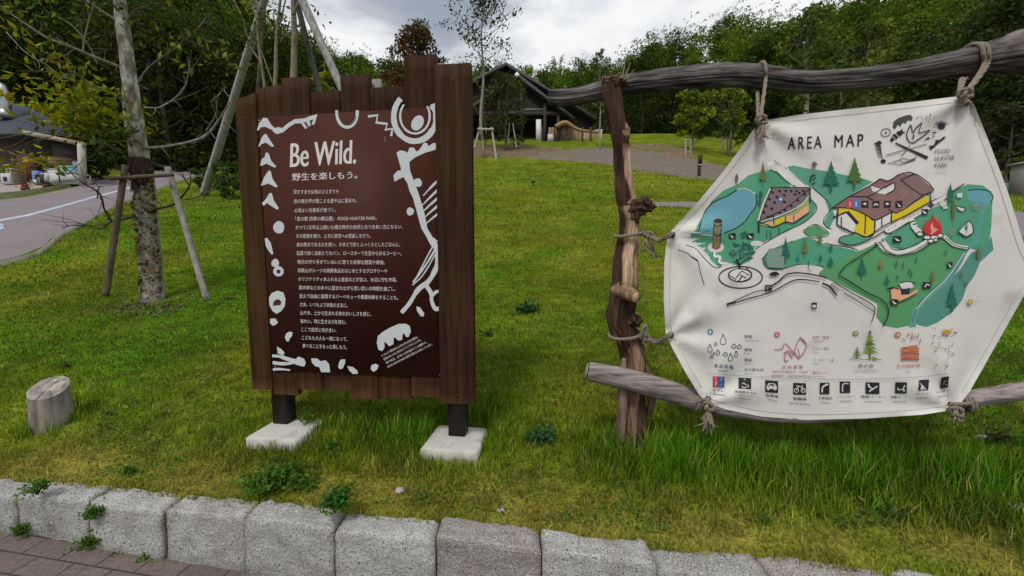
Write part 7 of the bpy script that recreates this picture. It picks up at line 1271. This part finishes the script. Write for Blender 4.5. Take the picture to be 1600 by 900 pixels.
fl = MB(); fl.tube([SPt(9, 172, 1.2), SPt(9, 160, 1.2), SPt(7, 143, 1.2), SPt(0, 134, 1.2), SPt(-8, 136, 1.2)], [0.17, 0.16, 0.15, 0.15, 0.15], seg=18, n=22); fl.build('chimney', M['metal'], shop, smooth=True); p = SPt(9, 173, 1.2); MB().tube([p - [0, 0, 0.3], p + [0, 0, 0.05]], [0.28, 0.2], seg=18, n=3).build('chimney_collar', M['metal'], shop)
pg = MB(); a = SPt(38, 207, -1.2); b = SPt(133, 226, -1.2); c_ = SPt(70, 203, 0.4); d_ = SPt(140, 224, 1.0)
for q in np.linspace(0, 1, 8): pg.bar(a * (1 - q) + b * q + [0, 0, 0.04], (SPt(52, 207, 0.9) * (1 - q) + SPt(125, 222, 0.9) * q), 0.16, 0.06, col=(0.30, 0.25, 0.18))
pg.bar(a, b, 0.10, 0.16, col=(0.30, 0.25, 0.18)); pg.bar(SPt(60, 211, -1.25), SPt(115, 224, -1.25), 0.04, 0.05, col=(0.25, 0.21, 0.16)); pg.build('lean_to', M['wood_attr'], shop)
MB().bar(SPt(130, 290, -1.2), SPt(127, 225, -1.2), 0.16, 0.16, col=(0.38, 0.36, 0.32)).build('post', M['wood_attr'], shop)
MB().bar(SPt(15, 250, -0.1), SPt(150, 251, -0.1), 0.03, 0.03, col=(0.1, 0.1, 0.1)).build('cable', M['paint'], shop)
MB().box(SPt(44, 266, 0.35), (0.75, 0.1, 1.25), col=(0.085, 0.022, 0.016)).build('door', M['wood_attr'], shop)
MB().box(SPt(108, 238, 0.5), (1.3, 0.08, 0.7), col=(0.06, 0.05, 0.05)).build('serving_hatch', M['paint'], shop)
def item(name, px, py, w_, h_, d_, col, lab, cat, dy=-0.6, extra=None):
    g = P(px, py, SY + dy); gz = g[2]; t = thing(name, g, lab, cat); MB().box((g[0], g[1], gz + h_ / 2), (w_, d_, h_), col=col, bev=min(w_, h_) * 0.06).build('body', M['paint'], t)
    for (nm, ox, oz, ww, hh, cc_) in (extra or []): MB().box((g[0] + ox, g[1] - d_ / 2 - 0.012, gz + oz), (ww, 0.03, hh), col=cc_).build(nm, M['paint'], t)
    return t
WHT = (0.50, 0.50, 0.48)
item('display_case', 117, 289, 0.95, 0.42, 0.4, WHT, 'white low cabinet in the shop front nearest the pergola post', 'cabinet', extra=[('panel', 0, 0.21, 0.7, 0.26, (0.36, 0.35, 0.33)), ('top_edge', 0, 0.43, 0.98, 0.04, (0.25, 0.25, 0.25))])
item('display_case', 98, 290, 0.5, 0.45, 0.4, WHT, 'white low cabinet with dark edge in the middle of the shop front', 'cabinet', extra=[('panel', 0, 0.2, 0.36, 0.3, (0.40, 0.40, 0.39))]); item('display_case', 80, 290, 0.5, 0.44, 0.4, (0.42, 0.43, 0.43), 'grey-white low cabinet right of the red-brown door', 'cabinet', extra=[('panel', 0, 0.2, 0.36, 0.3, (0.3, 0.3, 0.3))])
item('cool_box', 112, 272, 0.55, 0.28, 0.3, (0.18, 0.50, 0.52), 'turquoise cool box standing on the low cabinets', 'cool box', dy=-0.5, extra=[('lid', 0, 0.26, 0.57, 0.05, (0.45, 0.6, 0.62))]); item('cool_box', 87, 272, 0.5, 0.17, 0.3, (0.62, 0.64, 0.64), 'white rounded tub on the cabinets left of the turquoise box', 'tub', dy=-0.5, extra=[('lid', 0, 0.16, 0.5, 0.03, (0.5, 0.5, 0.5))])
item('poster_board', 122, 274, 0.28, 0.55, 0.1, (0.24, 0.32, 0.50), 'blue and white poster board beside the pergola post', 'poster board', dy=-0.4, extra=[('print', 0, 0.4, 0.2, 0.2, (0.6, 0.6, 0.62))]); item('crate', 97, 259, 0.7, 0.3, 0.3, (0.26, 0.17, 0.10), 'tan wooden crate on the shelf behind the cool box', 'crate', dy=-0.1, extra=[('slat', 0, 0.1, 0.66, 0.05, (0.32, 0.22, 0.13)), ('slat', 0, 0.2, 0.66, 0.05, (0.32, 0.22, 0.13))])
item('fuel_drum', 18, 289, 0.38, 0.42, 0.36, (0.48, 0.48, 0.47), 'white square can with a dark window left of the door', 'can', extra=[('window', 0.02, 0.2, 0.12, 0.16, (0.02, 0.02, 0.02))]); item('water_box', 63, 289, 0.25, 0.52, 0.3, (0.12, 0.20, 0.42), 'blue box with a white label against the door', 'box', extra=[('label_sticker', 0, 0.1, 0.16, 0.12, (0.6, 0.6, 0.6))]); item('stool', 70, 289, 0.16, 0.4, 0.2, (0.02, 0.02, 0.03), 'narrow black stand right of the blue box', 'stand', dy=-0.75, extra=[('foot_bar', 0, 0.03, 0.2, 0.04, (0.03, 0.03, 0.03))])
# stacked firewood at the left of the door
fw = thing('firewood_stack', SPt(27, 289, -0.5), 'stack of split pale firewood left of the red-brown door', 'firewood')
for r_i in range(5):
    for c_i in range(2): p = SPt(27, 288, -0.5) + [c_i * 0.14 - 0.07, 0, 0.07 + r_i * 0.115]; MB().tube([p + [0, -0.22, 0], p + [0, 0.22, 0]], [0.058, 0.058], seg=9, n=3, col=np.array([0.30, 0.25, 0.18]) * tr_.uniform(0.6, 1.2)).build('log', M['wood_attr'], fw)
def pot(px, py, lab, colr=(0.28, 0.025, 0.02), dy=-1.8):
    g = G(px, py); t = thing('flower_pot', g, lab, 'flower pot', 'small planters before the shop'); MB().tube([g, g + [0, 0, 0.14]], [0.09, 0.12], seg=14, n=3, col=(0.12, 0.03, 0.02)).build('pot', M['paint'], t); fm = MB(); leaves(fm, g + rng.normal(size=(70, 3)) * [0.09, 0.07, 0.03] + [0, 0, 0.18], 0.06, colr, aspect=0.8); fm.build('flowers', M['leaf'], t)
pot(40, 299, 'pot of red flowers on the forecourt below the red-brown door'); pot(94, 292, 'small red-flowered pot before the white cabinets'); pot(73, 294, 'dark-leaved pot left of the small red flowers', (0.03, 0.04, 0.02))
# small white sign beyond the road
p = P(274, 262.5, 21); sg = thing('small_sign', (p[0], 21, p[2] - 0.5), 'small white sign with dark marks beyond the road, right of the staked tree', 'sign')
MB().box(p, (0.42, 0.04, 0.24), col=(0.62, 0.62, 0.60), bev=0.008).build('plate', M['paint'], sg); MB().box(p - [0, -0.05, 0.4], (0.06, 0.05, 1.0), col=(0.2, 0.19, 0.18)).build('post', M['paint'], sg)
MB().box(p + [-0.06, -0.024, 0.02], (0.12, 0.006, 0.08), col=(0.05, 0.05, 0.05)).box(p + [0.1, -0.024, -0.03], (0.1, 0.006, 0.05), col=(0.05, 0.05, 0.05)).build('marks', M['paint'], sg)
# right edge: grey shed and blue bin
g = G(1594, 278); gp = np.array([P(1598, 278, 13)[0], 13, 0]); gp[2] = float(H(np.array([gp[0]]), np.array([13.0]))[0]); sh = thing('concrete_pillar', gp, 'grey weathered pillar at the far right edge beyond the banner', 'pillar')
MB().box(gp + [0.35, 0, 0.45], (1.0, 0.5, 1.1), col=(0.20, 0.19, 0.18), bev=0.03).build('shaft', M['paint'], sh); MB().box(gp + [0.35, 0, 1.03], (1.1, 0.6, 0.07), col=(0.26, 0.25, 0.23)).build('cap', M['paint'], sh)
gp = np.array([P(1572, 272, 14)[0], 14, 0]); gp[2] = float(H(np.array([gp[0]]), np.array([14.0]))[0]); bn2 = thing('storage_bin', gp, 'small bright blue bin with yellow top under the dark shrub', 'bin')
MB().box(gp + [0, 0, 0.09], (0.34, 0.25, 0.22), col=(0.03, 0.20, 0.42), bev=0.02).build('tub', M['paint'], bn2); MB().box(gp + [0.0, 0, 0.24], (0.26, 0.2, 0.06), col=(0.40, 0.28, 0.05)).build('lid', M['paint'], bn2)

# feathery bamboo and thin trees rising above the skyline
def plume(px, py, y, h, n, label, name='bamboo', col=(0.075, 0.10, 0.02)):
    q = P(px, py, y); bz = q[2] - h; g = np.array([q[0], y, bz]); t = thing(name, g, label, name); m1_ = MB(); l1_ = MB()
    for k in range(n):
        a = tr_.uniform(0, 6.28); L_ = tr_.uniform(0.3, 1.1); pts = np.array([g + [math.cos(a) * L_ * t_ * t_ + 0.3 * math.cos(a), math.sin(a) * L_ * t_ * t_, h * t_ - 0.8 * max(0, t_ - 0.75)] for t_ in np.linspace(0, 1, 7)])
        m1_.tube(pts, [0.045, 0.035, 0.012], seg=5, n=14, col=(0.12, 0.14, 0.05)); c = catmull(pts, 40)[14:]; p = np.repeat(c, 9, 0) + tr_.normal(size=(len(c) * 9, 3)) * [0.42, 0.42, 0.18] * np.repeat(np.linspace(1.3, 0.3, len(c)), 9)[:, None]; leaves(l1_, p, 0.30, col, up=0.7, aspect=0.22, r=tr_)
    m1_.build('culm', M['bark'], t, smooth=True); l1_.build('foliage', M['leaf'], t)
for px, py, y, h, n, lab in ((1425, -8, 55, 9, 4, 'feathery bamboo arching over the skyline above the right rope'), (1395, 12, 56, 8, 3, 'smaller bamboo plume left of the tall feathery one'), (1475, -14, 50, 9, 4, 'bamboo plume against the sky near the top right corner'), (1125, 34, 62, 7, 4, 'bamboo tops on the rising ridge above the rail'), (1040, 62, 66, 7, 4, 'bamboo tops at the low end of the ridge, right of the post'), (870, 88, 70, 7, 4, 'bamboo tops on the skyline right of the hall roof'), (560, 84, 68, 7, 4, 'bamboo tops on the skyline above the middle planks'), (530, 84, 68, 7, 3, 'bamboo tops on the skyline beside the grey pole')):
    plume(px, py, y, h, n, lab)
